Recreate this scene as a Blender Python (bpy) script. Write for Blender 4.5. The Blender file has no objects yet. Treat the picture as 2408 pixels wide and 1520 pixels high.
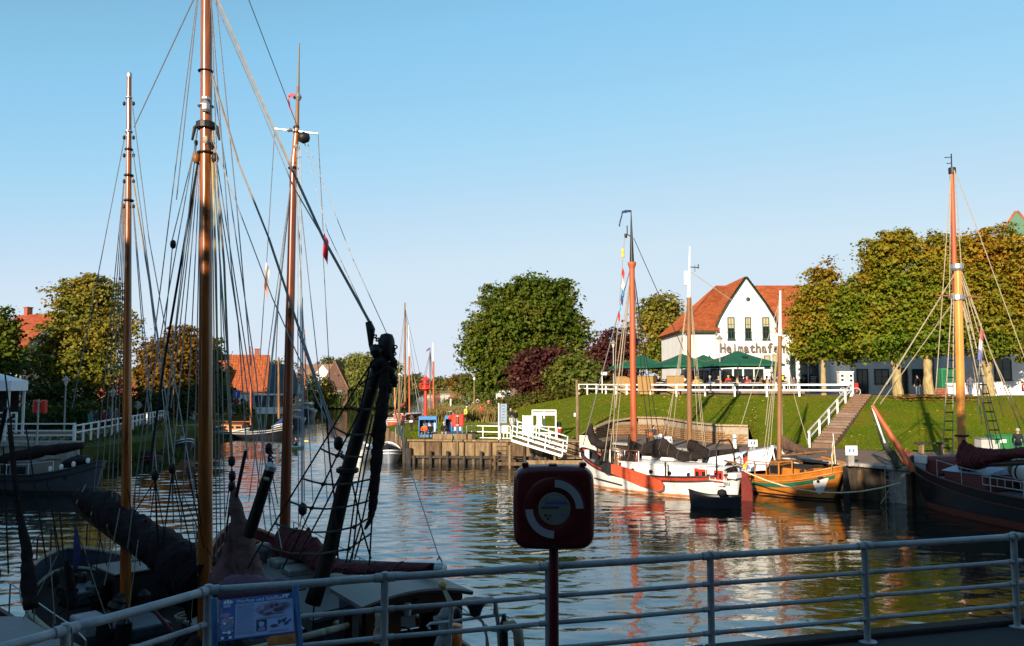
import bpy,bmesh,math,random
import numpy as np
from mathutils import Vector,Matrix,noise
R=math.radians
PI=math.pi
scene=bpy.context.scene
C=scene.collection
random.seed(7)
rng=np.random.default_rng(7)
# ---------------------------------------------------------------- camera
EYE=5.9
F=1941.0
TH=math.atan(145/F)
cam_d=bpy.data.cameras.new('camera')
cam_d.sensor_width=36
cam_d.lens=36*F/2408
cam_d.clip_start=0.1
cam_d.clip_end=6000
cam=bpy.data.objects.new('camera',cam_d)
C.objects.link(cam)
cam.location=(0,0,EYE)
cam.rotation_euler=(PI/2+TH,0,0)
scene.camera=cam
# ---------------------------------------------------------------- light
SUN_EL=R(17)
SUN_AZ=R(23)
world=bpy.data.worlds.new('World')
scene.world=world
world.use_nodes=True
nt=world.node_tree
nt.nodes.clear()
sky=nt.nodes.new('ShaderNodeTexSky')
sky.sky_type='NISHITA'
sky.sun_disc=False
sky.sun_elevation=SUN_EL
sky.sun_rotation=PI+SUN_AZ
sky.altitude=0
sky.air_density=1.0
sky.dust_density=0.15
sky.ozone_density=1.2
bg=nt.nodes.new('ShaderNodeBackground')
bg.inputs[1].default_value=0.10
wo=nt.nodes.new('ShaderNodeOutputWorld')
def vmul(k):
 n=nt.nodes.new('ShaderNodeVectorMath');n.operation='SCALE';n.inputs['Scale'].default_value=k
 return n
s_in,s_out=vmul(1/12),vmul(4.6)
# the camera's soft shoulder: one tone curve for the whole sky
cv=nt.nodes.new('ShaderNodeRGBCurve')
for ch,pts in((0,((1.59,.255),(2.33,.37),(3.2,.51),(4.34,.63),(7,.69),(12,.72))),(1,((2.59,.565),(3.7,.67),(6.3,.785),(8.7,.79),(12,.80))),(2,((4.1,.85),(5.4,.90),(7.5,.905),(9,.905),(12,.905)))):
 c=cv.mapping.curves[ch]
 for x,y in pts[:-1]:c.points.new(x/12,y)
 c.points[-1].location=(1,pts[-1][1])
 for p in c.points:p.handle_type='VECTOR'
cv.mapping.extend='HORIZONTAL'
cv.mapping.update()
nt.links.new(sky.outputs[0],s_in.inputs[0])
nt.links.new(s_in.outputs[0],cv.inputs['Color'])
nt.links.new(cv.outputs[0],s_out.inputs[0])
nt.links.new(s_out.outputs[0],bg.inputs[0])
nt.links.new(bg.outputs[0],wo.inputs[0])
sun_d=bpy.data.lights.new('sun','SUN')
sun_d.energy=4.3
sun_d.angle=R(0.5)
sun_d.color=(1.0,0.84,0.64)
sun=bpy.data.objects.new('sun',sun_d)
C.objects.link(sun)
sdir=Vector((math.sin(SUN_AZ)*math.cos(SUN_EL),math.cos(SUN_AZ)*math.cos(SUN_EL),-math.sin(SUN_EL)))
sun.rotation_euler=sdir.to_track_quat('-Z','Y').to_euler()
sun.location=(-30,-60,60)
vs=scene.view_settings
vs.view_transform='Standard'
vs.look='None'
vs.gamma=1
vs.exposure=1.15
vs.use_curve_mapping=False
scene.cycles.max_bounces=6
scene.cycles.diffuse_bounces=2
scene.cycles.glossy_bounces=3
scene.cycles.transparent_max_bounces=8
# ---------------------------------------------------------------- helpers
def ray(u,v):
 dx,dz=(u-1204)/F,(760-v)/F
 return Vector((dx,math.cos(TH)-dz*math.sin(TH),math.sin(TH)+dz*math.cos(TH)))
def P(u,v,Y):
 r=ray(u,v)
 return Vector((0,0,EYE))+r*(Y/r.y)
def G(u,v,z):
 r=ray(u,v)
 return Vector((0,0,EYE))+r*((z-EYE)/r.z)
MATS={}
def mat(name,col,rough=0.6,metal=0.0,var=0.18,scale=6.0,bump=0.0,bscale=40.0,coat=0.0,col2=None,spec=None,stretch=None,bdist=.02,chips=None,cscale=14):
 """procedural material: base colour broken up by noise, roughness wear, fine bump"""
 if name in MATS:return MATS[name]
 m=bpy.data.materials.new(name)
 m.use_nodes=True
 t=m.node_tree
 b=t.nodes['Principled BSDF']
 tc=t.nodes.new('ShaderNodeTexCoord')
 mp=t.nodes.new('ShaderNodeMapping')
 if stretch:mp.inputs['Scale'].default_value=stretch
 t.links.new(tc.outputs['Object'],mp.inputs[0])
 n=t.nodes.new('ShaderNodeTexNoise')
 n.inputs['Scale'].default_value=scale
 n.inputs['Detail'].default_value=6
 n.inputs['Roughness'].default_value=0.65
 t.links.new(mp.outputs[0],n.inputs['Vector'])
 r=t.nodes.new('ShaderNodeValToRGB')
 c=col
 d=col2 if col2 else tuple(min(1,x*(1+var))for x in c)
 a=c if col2 else tuple(x*(1-var)for x in c)
 r.color_ramp.elements[0].color=(*a,1)
 r.color_ramp.elements[1].color=(*d,1)
 r.color_ramp.elements[0].position=0.34
 r.color_ramp.elements[1].position=0.66
 t.links.new(n.outputs[0],r.inputs[0])
 out=r.outputs[0]
 if chips:
  n3=t.nodes.new('ShaderNodeTexNoise');n3.inputs['Scale'].default_value=cscale;n3.inputs['Detail'].default_value=8;n3.inputs['Roughness'].default_value=.7
  t.links.new(mp.outputs[0],n3.inputs['Vector'])
  r3=t.nodes.new('ShaderNodeValToRGB');r3.color_ramp.elements[0].position=chips[3];r3.color_ramp.elements[1].position=chips[3]+.09
  t.links.new(n3.outputs[0],r3.inputs[0])
  m3=t.nodes.new('ShaderNodeMix');m3.data_type='RGBA';m3.inputs[7].default_value=(*chips[:3],1)
  t.links.new(r3.outputs[0],m3.inputs[0]);t.links.new(out,m3.inputs[6]);out=m3.outputs[2]
 t.links.new(out,b.inputs['Base Color'])
 mr=t.nodes.new('ShaderNodeMapRange')
 mr.inputs['To Min'].default_value=max(0.02,rough-0.1)
 mr.inputs['To Max'].default_value=min(1,rough+0.1)
 t.links.new(n.outputs[0],mr.inputs[0])
 t.links.new(mr.outputs[0],b.inputs['Roughness'])
 b.inputs['Metallic'].default_value=metal
 if coat:
  b.inputs['Coat Weight'].default_value=coat
  b.inputs['Coat Roughness'].default_value=0.08
 b.inputs['Specular IOR Level'].default_value=spec if spec is not None else(.5 if rough<.45 else.3 if rough<.7 else.15)
 if bump:
  n2=t.nodes.new('ShaderNodeTexNoise')
  n2.inputs['Scale'].default_value=bscale
  n2.inputs['Detail'].default_value=5
  t.links.new(mp.outputs[0],n2.inputs['Vector'])
  bp=t.nodes.new('ShaderNodeBump')
  bp.inputs['Strength'].default_value=bump
  bp.inputs['Distance'].default_value=bdist
  t.links.new(n2.outputs[0],bp.inputs['Height'])
  t.links.new(bp.outputs[0],b.inputs['Normal'])
 MATS[name]=m
 return m
ROOT={}
def props(o,label=None,cat=None,group=None,kind=None):
 if label:o['label']=label
 if cat:o['category']=cat
 if group:o['group']=group
 if kind:o['kind']=kind
 return o
def thing(name,label,cat,loc=(0,0,0),rz=0.0,group=None):
 o=bpy.data.objects.new(name,None)
 o.empty_display_size=0.2
 C.objects.link(o)
 o.location=loc
 o.rotation_euler=(0,0,rz)
 ROOT[o.name]=Matrix.Translation(Vector(loc))@Matrix.Rotation(rz,4,'Z')
 return props(o,label,cat,group)
class MB:
 """collects faces; build() links them as one mesh object"""
 def __init__(s):s.v=[];s.f=[];s.mi=[];s.cur=0
 def add(s,vs,fs):
  k=len(s.v)
  s.v+=[tuple(x)for x in vs]
  s.f+=[tuple(i+k for i in f)for f in fs]
  s.mi+=[s.cur]*len(fs)
  return s
 def box(s,c,size,rot=None,bev=0.0):
  hx,hy,hz=size[0]/2,size[1]/2,size[2]/2
  if bev:
   b=min(bev,hx*.9,hy*.9,hz*.9)
   vs=[]
   for sx in(-1,1):
    for sy in(-1,1):
     for sz in(-1,1):
      vs+=[(sx*hx,sy*(hy-b),sz*(hz-b)),(sx*(hx-b),sy*hy,sz*(hz-b)),(sx*(hx-b),sy*(hy-b),sz*hz)]
   I=lambda sx,sy,sz,k:((sx*2+sy)*2+sz)*3+k
   fs=[]
   for a in(0,1):
    fs.append([I(a,0,0,0),I(a,1,0,0),I(a,1,1,0),I(a,0,1,0)][::1 if a else-1])
    fs.append([I(0,a,0,1),I(0,a,1,1),I(1,a,1,1),I(1,a,0,1)][::1 if a else-1])
    fs.append([I(0,0,a,2),I(1,0,a,2),I(1,1,a,2),I(0,1,a,2)][::1 if a else-1])
    for c2 in(0,1):
     fs.append([I(a,c2,0,0),I(a,c2,0,1),I(a,c2,1,1),I(a,c2,1,0)])
     fs.append([I(a,0,c2,0),I(a,1,c2,0),I(a,1,c2,2),I(a,0,c2,2)])
     fs.append([I(0,a,c2,1),I(1,a,c2,1),I(1,a,c2,2),I(0,a,c2,2)])
     for d2 in(0,1):
      fs.append([I(a,c2,d2,0),I(a,c2,d2,1),I(a,c2,d2,2)])
  else:
   vs=[(x,y,z)for x in(-hx,hx)for y in(-hy,hy)for z in(-hz,hz)]
   fs=[(0,1,3,2),(4,6,7,5),(0,4,5,1),(2,3,7,6),(0,2,6,4),(1,5,7,3)]
  M=Matrix.Translation(Vector(c))
  if rot is not None:M=M@rot.to_4x4()
  return s.add([M@Vector(v)for v in vs],fs)
 def bar(s,a,b,w,h=None,up=(0,0,1),bev=0.0):
  a,b=Vector(a),Vector(b)
  d=b-a
  L=d.length
  x=d.normalized()
  u=Vector(up)
  if abs(x.dot(u))>.98:u=Vector((0,1,0))
  y=u.cross(x).normalized()
  z=x.cross(y)
  rot=Matrix((x,y,z)).transposed()
  return s.box((a+b)/2,(L,w,h or w),rot,bev)
 def tube(s,pts,rad,n=8,cap=True):
  pts=[Vector(p)for p in pts]
  m=len(pts)
  if not hasattr(rad,'__len__'):rad=[rad]*m
  vs=[]
  prev=None
  for i,p in enumerate(pts):
   d=(pts[min(i+1,m-1)]-pts[max(i-1,0)]).normalized()
   if prev is None:
    u=Vector((0,0,1))if abs(d.z)<.9 else Vector((1,0,0))
   else:u=prev
   x=(u-d*u.dot(d)).normalized()
   prev=x
   y=d.cross(x)
   for k in range(n):
    a=2*PI*k/n
    vs.append(p+(x*math.cos(a)+y*math.sin(a))*rad[i])
  fs=[]
  for i in range(m-1):
   for k in range(n):
    k2=(k+1)%n
    fs.append((i*n+k,i*n+k2,(i+1)*n+k2,(i+1)*n+k))
  if cap:
   fs.append(tuple(range(n))[::-1])
   fs.append(tuple((m-1)*n+k for k in range(n)))
  return s.add(vs,fs)
 def lathe(s,c,prof,n=16,axis=None):
  M=Matrix.Translation(Vector(c))
  if axis is not None:M=M@Vector(axis).to_track_quat('Z','Y').to_matrix().to_4x4()
  vs,fs=[],[]
  for r,z in prof:
   for k in range(n):
    a=2*PI*k/n
    vs.append(M@Vector((r*math.cos(a),r*math.sin(a),z)))
  for i in range(len(prof)-1):
   for k in range(n):
    k2=(k+1)%n
    fs.append((i*n+k,i*n+k2,(i+1)*n+k2,(i+1)*n+k))
  fs.append(tuple(range(n))[::-1])
  fs.append(tuple((len(prof)-1)*n+k for k in range(n)))
  return s.add(vs,fs)
 def prism(s,poly,M,t):
  n=len(poly)
  vs=[M@Vector((x,y,0))for x,y in poly]+[M@Vector((x,y,t))for x,y in poly]
  fs=[tuple(range(n))[::-1],tuple(range(n,2*n))]+[(i,(i+1)%n,n+(i+1)%n,n+i)for i in range(n)]
  return s.add(vs,fs)
 def grid(s,rows):
  n=len(rows[0])
  vs=[p for r in rows for p in r]
  fs=[(i*n+j,i*n+j+1,(i+1)*n+j+1,(i+1)*n+j)for i in range(len(rows)-1)for j in range(n-1)]
  return s.add(vs,fs)
 def build(s,name,m,parent=None,world=False,smooth=False,kind=None,label=None,auto=None):
  me=bpy.data.meshes.new(name)
  V=s.v
  if parent is not None and world:
   inv=root_of(parent).inverted()
   V=[inv@Vector(v)for v in V]
  me.from_pydata(V,[],s.f)
  ms=m if isinstance(m,(list,tuple))else[m]
  for x in ms:me.materials.append(x)
  if len(ms)>1:me.polygons.foreach_set('material_index',s.mi)
  if smooth:me.shade_smooth()
  if auto:me.set_sharp_from_angle(angle=R(auto))
  me.update()
  o=bpy.data.objects.new(name,me)
  C.objects.link(o)
  if parent is not None:o.parent=parent
  if kind:o['kind']=kind
  if label:o['label']=label
  return o
def root_of(o):
 while o.parent is not None:o=o.parent
 return ROOT.get(o.name,Matrix.Identity(4))
def dup(root,loc,rz,label=None,group=None):
 kids=list(root.children)
 r=root.copy();C.objects.link(r)
 r.location=loc;r.rotation_euler=(0,0,rz)
 ROOT[r.name]=Matrix.Translation(Vector(loc))@Matrix.Rotation(rz,4,'Z')
 if label:r['label']=label
 if group:r['group']=group
 for ch in kids:
  c=ch.copy();C.objects.link(c);c.parent=r
  for g in ch.children:
   d=g.copy();C.objects.link(d);d.parent=c
 return r
def sheet(name,poly,z,m,kind='structure'):
 me=bpy.data.meshes.new(name)
 bm=bmesh.new()
 f=bm.faces.new([bm.verts.new((x,y,z))for x,y in poly])
 if f.normal.z<0:f.normal_flip()
 bm.normal_update()
 for f in bm.faces:
  if f.normal.z<0:f.normal_flip()
 bmesh.ops.triangulate(bm,faces=bm.faces[:])
 bm.to_mesh(me);bm.free()
 me.materials.append(m)
 o=bpy.data.objects.new(name,me);C.objects.link(o)
 o['kind']=kind
 return o
def slab(name,poly,z0,z1,m,kind='structure'):
 o=sheet(name,poly,z1,m,kind)
 bm=bmesh.new();bm.from_mesh(o.data)
 r=bmesh.ops.extrude_face_region(bm,geom=bm.faces[:])
 for e in r['geom']:
  if isinstance(e,bmesh.types.BMVert):e.co.z=z0
 bmesh.ops.recalc_face_normals(bm,faces=bm.faces[:])
 bm.to_mesh(o.data);bm.free()
 return o
def wob(p,s=1.0,a=1.0,seed=0):
 return noise.noise(Vector(p)*s+Vector((seed*3.7,seed*1.3,seed*7.1)))*a
def lumpy(mb,pts,rads,n=12,seed=0,amt=0.25,sub=6,flat=1.0,pinch=.16):
 """furled cloth: a tube through pts with folds"""
 pts=[Vector(p)for p in pts]
 Q,RR=[],[]
 for i in range(len(pts)-1):
  for k in range(sub):
   t=k/sub
   Q.append(pts[i].lerp(pts[i+1],t));RR.append(rads[i]*(1-t)+rads[i+1]*t)
 Q.append(pts[-1]);RR.append(rads[-1])
 k0=len(mb.v)
 mb.tube(Q,RR,n)
 for i in range(len(Q)):
  c=Q[i]
  for k in range(n):
   v=Vector(mb.v[k0+i*n+k])
   d=v-c
   f=1+amt*noise.noise(Vector((k*.9+seed*5,i*.8,seed)))+amt*.6*noise.noise(Vector((k*2.1,i*2.3+seed,3)))
   f*=1-pinch*max(0,math.cos(i*2*PI/7))**5+.10*noise.noise(Vector((k*4.1,i*1.9,seed+9)))
   mb.v[k0+i*n+k]=tuple(c+Vector((d.x,d.y,d.z*flat))*f)
 return mb
def text_mesh(name,body,m,parent,M,size,depth=0.01,align='LEFT',bold=0.0):
 cu=bpy.data.curves.new(name,'FONT')
 cu.body=body;cu.size=size;cu.extrude=depth;cu.align_x=align;cu.offset=bold
 cu.resolution_u=3
 t=bpy.data.objects.new(name+'_tmp',cu)
 C.objects.link(t)
 dg=bpy.context.evaluated_depsgraph_get()
 me=bpy.data.meshes.new_from_object(t.evaluated_get(dg))
 bpy.data.objects.remove(t)
 me.name=name
 me.transform((root_of(parent).inverted()@M)if parent is not None else M)
 me.materials.clear();me.materials.append(m)
 o=bpy.data.objects.new(name,me);C.objects.link(o)
 if parent is not None:o.parent=parent
 return o
def face_matrix(o,xdir,up=(0,0,1)):
 x=Vector(xdir).normalized();y=Vector(up).normalized()
 z=x.cross(y).normalized();y=z.cross(x)
 M=Matrix((x,y,z)).transposed().to_4x4()
 M.translation=Vector(o)
 return M
 # ---------------------------------------------------------------- materials
WHITE=mat('white_paint',(.70,.69,.67),.45,var=.06,scale=3,bump=.1)
WHITEWALL=mat('white_render',(.70,.69,.66),.85,var=.07,scale=.7,bump=.4,bscale=24,chips=(.56,.54,.49,.62),cscale=.9)
RAILP=mat('pale_rail_paint',(.36,.37,.39),.42,var=.14,scale=9,bump=.35,bscale=60,chips=(.10,.085,.075,.64),cscale=22)
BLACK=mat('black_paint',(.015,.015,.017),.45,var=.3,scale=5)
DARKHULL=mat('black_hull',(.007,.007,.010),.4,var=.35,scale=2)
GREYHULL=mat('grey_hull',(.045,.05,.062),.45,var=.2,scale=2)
NAVY=mat('navy_paint',(.02,.035,.09),.45)
GREENP=mat('green_paint',(.015,.11,.06),.5)
REDP=mat('red_paint',(.34,.04,.02),.5,var=.25,chips=(.18,.04,.03,.60),cscale=5)
BRIGHTRED=mat('bright_red',(.62,.03,.015),.35,var=.1,coat=.3)
BOXRED=mat('cabinet_red',(.11,.006,.008),.38,var=.2,scale=4,coat=.2,chips=(.06,.03,.028,.66),cscale=9)
ORANGEP=mat('ochre_orange_paint',(.40,.135,.015),.34,var=.22,scale=2,coat=.3,chips=(.20,.07,.015,.60),cscale=3)
GREENTARP=mat('green_canvas',(.012,.085,.05),.8,var=.15,scale=2)
BROWNSAIL=mat('brown_black_canvas',(.020,.014,.013),.85,var=.35,scale=3,bump=1.0,bscale=7,bdist=.08)
MAROON=mat('maroon_canvas',(.075,.008,.013),.8,var=.3,scale=3,bump=1.0,bscale=7,bdist=.08)
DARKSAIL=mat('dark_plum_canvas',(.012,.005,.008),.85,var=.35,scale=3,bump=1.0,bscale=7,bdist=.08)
TANSAIL=mat('faded_pink_canvas',(.11,.062,.058),.85,var=.3,scale=3,bump=1.0,bscale=7,bdist=.08)
WHITETARP=mat('white_tarp',(.74,.75,.78),.6,var=.06,scale=2,bump=.5,bscale=6)
BLUETARP=mat('blue_tarp',(.02,.06,.20),.6,var=.2,scale=3,bump=.4,bscale=8)
MASTV=mat('varnished_mast',(.27,.070,.006),.30,var=.55,scale=5,coat=.7,stretch=(1,1,.12),bump=.15,bscale=12)
MASTR=mat('red_brown_mast',(.17,.033,.008),.34,var=.35,scale=5,coat=.5,stretch=(1,1,.12))
MASTY=mat('yellow_varnish_mast',(.60,.23,.04),.26,var=.2,scale=5,coat=.7,stretch=(1,1,.12))
MASTP=mat('painted_orange_mast',(.36,.085,.03),.5,var=.15,scale=4,stretch=(1,1,.2))
MASTG=mat('weathered_mast',(.20,.095,.04),.6,var=.3,scale=5,stretch=(1,1,.12))
SPARD=mat('dark_spar',(.013,.007,.006),.5,var=.4,scale=6)
ROPE=mat('hemp_rope',(.32,.27,.19),.9,var=.25,scale=20)
ROPED=mat('dark_rope',(.022,.020,.020),.85,var=.3,scale=20)
WIRE=mat('steel_wire',(.30,.30,.31),.45,metal=.6,var=.2,scale=20)
STEEL=mat('galvanised_steel',(.42,.43,.44),.45,metal=.8,var=.15)
IRON=mat('black_iron',(.02,.02,.02),.5,metal=.3,var=.3)
WOODQ=mat('weathered_quay_timber',(.095,.060,.033),.85,var=.45,scale=4,stretch=(1,1,.25),bump=.5,bscale=18)
WOODL=mat('pale_sun_bleached_timber',(.18,.125,.068),.85,var=.4,scale=4,stretch=(1,1,.25),bump=.5,bscale=18)
WOODD=mat('wet_dark_timber',(.045,.036,.028),.75,var=.4,scale=4,stretch=(1,1,.25),bump=.5,bscale=18)
WOODB=mat('brown_wood',(.16,.075,.03),.5,var=.3,scale=6,bump=.2)
WICKER=mat('tan_wicker',(.30,.18,.07),.8,var=.25,scale=25,bump=.6,bscale=60)
DECK=mat('grey_deck',(.20,.20,.20),.75,var=.2,scale=4)
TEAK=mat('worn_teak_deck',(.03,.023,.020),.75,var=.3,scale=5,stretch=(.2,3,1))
CABINW=mat('cream_cabin',(.16,.158,.15),.5,var=.08)
GLASSD=mat('dark_window_glass',(.012,.015,.018),.06,var=.2,scale=2)
GLASSB=mat('sky_window_glass',(.04,.055,.07),.05,var=.3,scale=1.5)
ROOFO=mat('orange_roof_tile',(.29,.078,.028),.75,var=.3,scale=2.2,bump=.3,bscale=10)
ROOFR=mat('red_roof_tile',(.26,.06,.028),.75,var=.3,scale=2.2,bump=.3,bscale=10)
ROOFB=mat('brown_roof_tile',(.20,.12,.07),.8,var=.3,scale=1.5)
ROOFG=mat('slate_blue_roof',(.045,.065,.085),.6,var=.25,scale=1.5)
BRICKR=mat('red_brick_wall',(.26,.085,.05),.85,var=.3,scale=8)
BRICKD=mat('dark_brick_wall',(.10,.055,.045),.85,var=.3,scale=8)
BRICKP=mat('pink_brick_wall',(.42,.23,.16),.85,var=.2,scale=8)
BRICKT=mat('tan_brick',(.27,.165,.085),.85,var=.35,scale=9,bump=.4)
GREYW=mat('grey_render',(.38,.37,.35),.85,var=.1,scale=2)
FRAMEG=mat('dark_green_frame',(.02,.05,.035),.5)
CURTAIN=mat('cream_blind',(.34,.30,.18),.8,var=.1)
CONCRETE=mat('concrete',(.30,.28,.25),.85,var=.25,scale=3,bump=.3,bscale=25)
ASPHALT=mat('asphalt',(.05,.05,.052),.9,var=.2,scale=20,bump=.5,bscale=120)
PAVE=mat('brick_paving',(.18,.125,.095),.85,var=.2,scale=1.5,bump=.4,bscale=30)
PATH=mat('sandy_path',(.34,.25,.17),.9,var=.18,scale=2,bump=.3,bscale=30)
RUBBER=mat('black_rubber',(.015,.015,.015),.8,var=.2)
SKIN=mat('skin',(.52,.30,.21),.55,var=.08,scale=12)
PLASTICG=mat('green_bin_plastic',(.03,.16,.05),.45,var=.1)
BLUEP=mat('blue_paint',(.06,.17,.38),.5,var=.15)
YELLOWP=mat('yellow_paint',(.65,.45,.05),.5)
# ================================================================ land and water
def grass_mat(name,a,b,c):
 m=bpy.data.materials.new(name);m.use_nodes=True
 t=m.node_tree;bs=t.nodes['Principled BSDF']
 tc=t.nodes.new('ShaderNodeTexCoord')
 n1=t.nodes.new('ShaderNodeTexNoise');n1.inputs['Scale'].default_value=.35;n1.inputs['Detail'].default_value=7;n1.inputs['Roughness'].default_value=.7
 n2=t.nodes.new('ShaderNodeTexNoise');n2.inputs['Scale'].default_value=9;n2.inputs['Detail'].default_value=6;n2.inputs['Roughness'].default_value=.8
 for n in(n1,n2):t.links.new(tc.outputs['Object'],n.inputs['Vector'])
 r1=t.nodes.new('ShaderNodeValToRGB')
 r1.color_ramp.elements[0].color=(*a,1);r1.color_ramp.elements[0].position=.36
 r1.color_ramp.elements[1].color=(*b,1);r1.color_ramp.elements[1].position=.62
 r2=t.nodes.new('ShaderNodeValToRGB')
 r2.color_ramp.elements[0].color=(0,0,0,1);r2.color_ramp.elements[0].position=.42
 r2.color_ramp.elements[1].color=(1,1,1,1);r2.color_ramp.elements[1].position=.72
 t.links.new(n1.outputs[0],r1.inputs[0]);t.links.new(n2.outputs[0],r2.inputs[0])
 mx=t.nodes.new('ShaderNodeMix');mx.data_type='RGBA'
 t.links.new(r2.outputs[0],mx.inputs[0])
 t.links.new(r1.outputs[0],mx.inputs[6]);mx.inputs[7].default_value=(*c,1)
 n3=t.nodes.new('ShaderNodeTexNoise');n3.inputs['Scale'].default_value=.16;n3.inputs['Detail'].default_value=5;n3.inputs['Roughness'].default_value=.62
 t.links.new(tc.outputs['Object'],n3.inputs['Vector'])
 r3=t.nodes.new('ShaderNodeValToRGB');r3.color_ramp.elements[0].position=.50;r3.color_ramp.elements[1].position=.72;r3.color_ramp.elements[1].color=(.75,.75,.75,1)
 t.links.new(n3.outputs[0],r3.inputs[0])
 m3=t.nodes.new('ShaderNodeMix');m3.data_type='RGBA';m3.inputs[7].default_value=(b[0]*1.15,b[1]*.72,b[2]*2,1)
 t.links.new(r3.outputs[0],m3.inputs[0]);t.links.new(mx.outputs[2],m3.inputs[6])
 t.links.new(m3.outputs[2],bs.inputs['Base Color'])
 bs.inputs['Roughness'].default_value=.9
 bs.inputs['Specular IOR Level'].default_value=.05
 bp=t.nodes.new('ShaderNodeBump');bp.inputs['Strength'].default_value=.9;bp.inputs['Distance'].default_value=.12
 t.links.new(n2.outputs[0],bp.inputs['Height']);t.links.new(bp.outputs[0],bs.inputs['Normal'])
 return m
GRASS=grass_mat('lawn_grass',(.075,.135,.005),(.165,.165,.009),(.055,.095,.004))
GRASSD=grass_mat('rough_bank_grass',(.05,.085,.015),(.13,.11,.03),(.03,.045,.01))
EARTH=mat('leaf_littered_earth',(.20,.11,.055),.95,var=.3,scale=5,bump=.5)
# water: one sheet to the horizon
wm=bpy.data.materials.new('harbour_water');wm.use_nodes=True
t=wm.node_tree;b=t.nodes['Principled BSDF']
b.inputs['Base Color'].default_value=(.010,.014,.011,1)
b.inputs['Roughness'].default_value=.025
b.inputs['IOR'].default_value=2.2
b.inputs['Specular IOR Level'].default_value=.9
tc=t.nodes.new('ShaderNodeTexCoord')
def wnoise(sx,sy,scale,detail,dist):
 mp=t.nodes.new('ShaderNodeMapping');mp.inputs['Scale'].default_value=(sx,sy,1);mp.inputs['Rotation'].default_value=(0,0,R(8))
 n=t.nodes.new('ShaderNodeTexNoise');n.inputs['Scale'].default_value=scale;n.inputs['Detail'].default_value=detail
 n.inputs['Roughness'].default_value=.5;n.inputs['Distortion'].default_value=.4
 t.links.new(tc.outputs['Object'],mp.inputs[0]);t.links.new(mp.outputs[0],n.inputs['Vector'])
 m2=t.nodes.new('ShaderNodeMath');m2.operation='MULTIPLY';m2.inputs[1].default_value=dist
 t.links.new(n.outputs[0],m2.inputs[0])
 return m2
h1=wnoise(.6,1.0,5.0,3,.012)
bp=t.nodes.new('ShaderNodeBump');bp.inputs['Strength'].default_value=.5;bp.inputs['Distance'].default_value=1.0
t.links.new(h1.outputs[0],bp.inputs['Height']);t.links.new(bp.outputs[0],b.inputs['Normal'])
sheet('water',[(-2500,-300),(2500,-300),(2500,4000),(-2500,4000)],-.16,wm)
# the harbour basin: real waves, a sum of small wave trains with calm and ruffled patches
ny,nx=960,540
Yr=6.5*(235/6.5)**(np.arange(ny)/(ny-1));sx=np.linspace(-1,1,nx)
YY=np.repeat(Yr[:,None],nx,1);XX=sx[None,:]*(.72*YY+9)-2
ZZ=np.zeros_like(XX);dyr=np.gradient(Yr)[:,None]
wr=np.random.default_rng(3)
patch=sum(np.sin(XX*kx+YY*ky+p)for kx,ky,p in((.11,.05,1),(-.07,.12,2.2),(.19,-.10,.4),(.03,.21,4),(-.25,.07,5.1)))/5
amp=np.clip(.95+.9*patch,.35,1.9)*(.85+.75*np.clip((YY-22)/45,0,1))
for i in range(54):
 lam=.30*(1.7/.30)**wr.random();a_=wr.normal(PI/2+.1,.42);k=2*PI/lam
 fade=np.clip((lam/dyr-2.2)/2.0,0,1)
 ph=wr.random()*6.3+.8*np.sin(XX*.35+i)+.8*np.sin(YY*.27+i*2.3)
 ZZ+=fade*(.0088/k*min(1,lam/.45)**.5)*np.sin(k*(math.cos(a_)*XX+math.sin(a_)*YY)+ph)
ZZ*=amp
wmsh=bpy.data.meshes.new('harbour_water')
wmsh.vertices.add(nx*ny);wmsh.vertices.foreach_set('co',np.stack([XX,YY,ZZ],2).astype(np.float32).ravel())
q_=(np.arange(ny-1)[:,None]*nx+np.arange(nx-1)[None,:]).ravel()
nq=len(q_);wmsh.loops.add(nq*4);wmsh.polygons.add(nq)
wmsh.loops.foreach_set('vertex_index',np.stack([q_,q_+1,q_+nx+1,q_+nx],1).astype(np.int32).ravel())
wmsh.polygons.foreach_set('loop_start',np.arange(0,nq*4,4,dtype=np.int32))
wmsh.update(calc_edges=True);wmsh.shade_smooth();wmsh.materials.append(wm)
o=bpy.data.objects.new('harbour_water',wmsh);C.objects.link(o);o['kind']='structure'
# right bank
A0,A1,B_,C_,D_,E_=(-12.7,83),(-7.9,63),(6,61.5),(18.3,43.4),(20.6,40.2),(36,8)
right_outline=[A1,B_,C_,D_,E_,(60,2),(900,2),(900,660),(-24,660),(-14,330),(-10,220),(-6,130),(-6.5,99),(-11.5,91),A0]
slab('right_bank_ground',right_outline,-.8,1.75,GRASS)
# left bank, far bank
LEFT=[(-70,55.4),(-28.8,55.8),(-27.2,62),(-29.0,72),(-30.5,80),(-33,92),(-33,100),(-38,143),(-49,203),(-30,207),(-27,214),(-40,330),(-70,660),(-900,660),(-900,55.4)]
slab('left_bank_ground',LEFT,-.8,1.7,GRASSD)
slab('far_ground',[(-1200,660),(1200,660),(1200,3900),(-1200,3900)],-.8,1.9,GRASSD)
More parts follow.
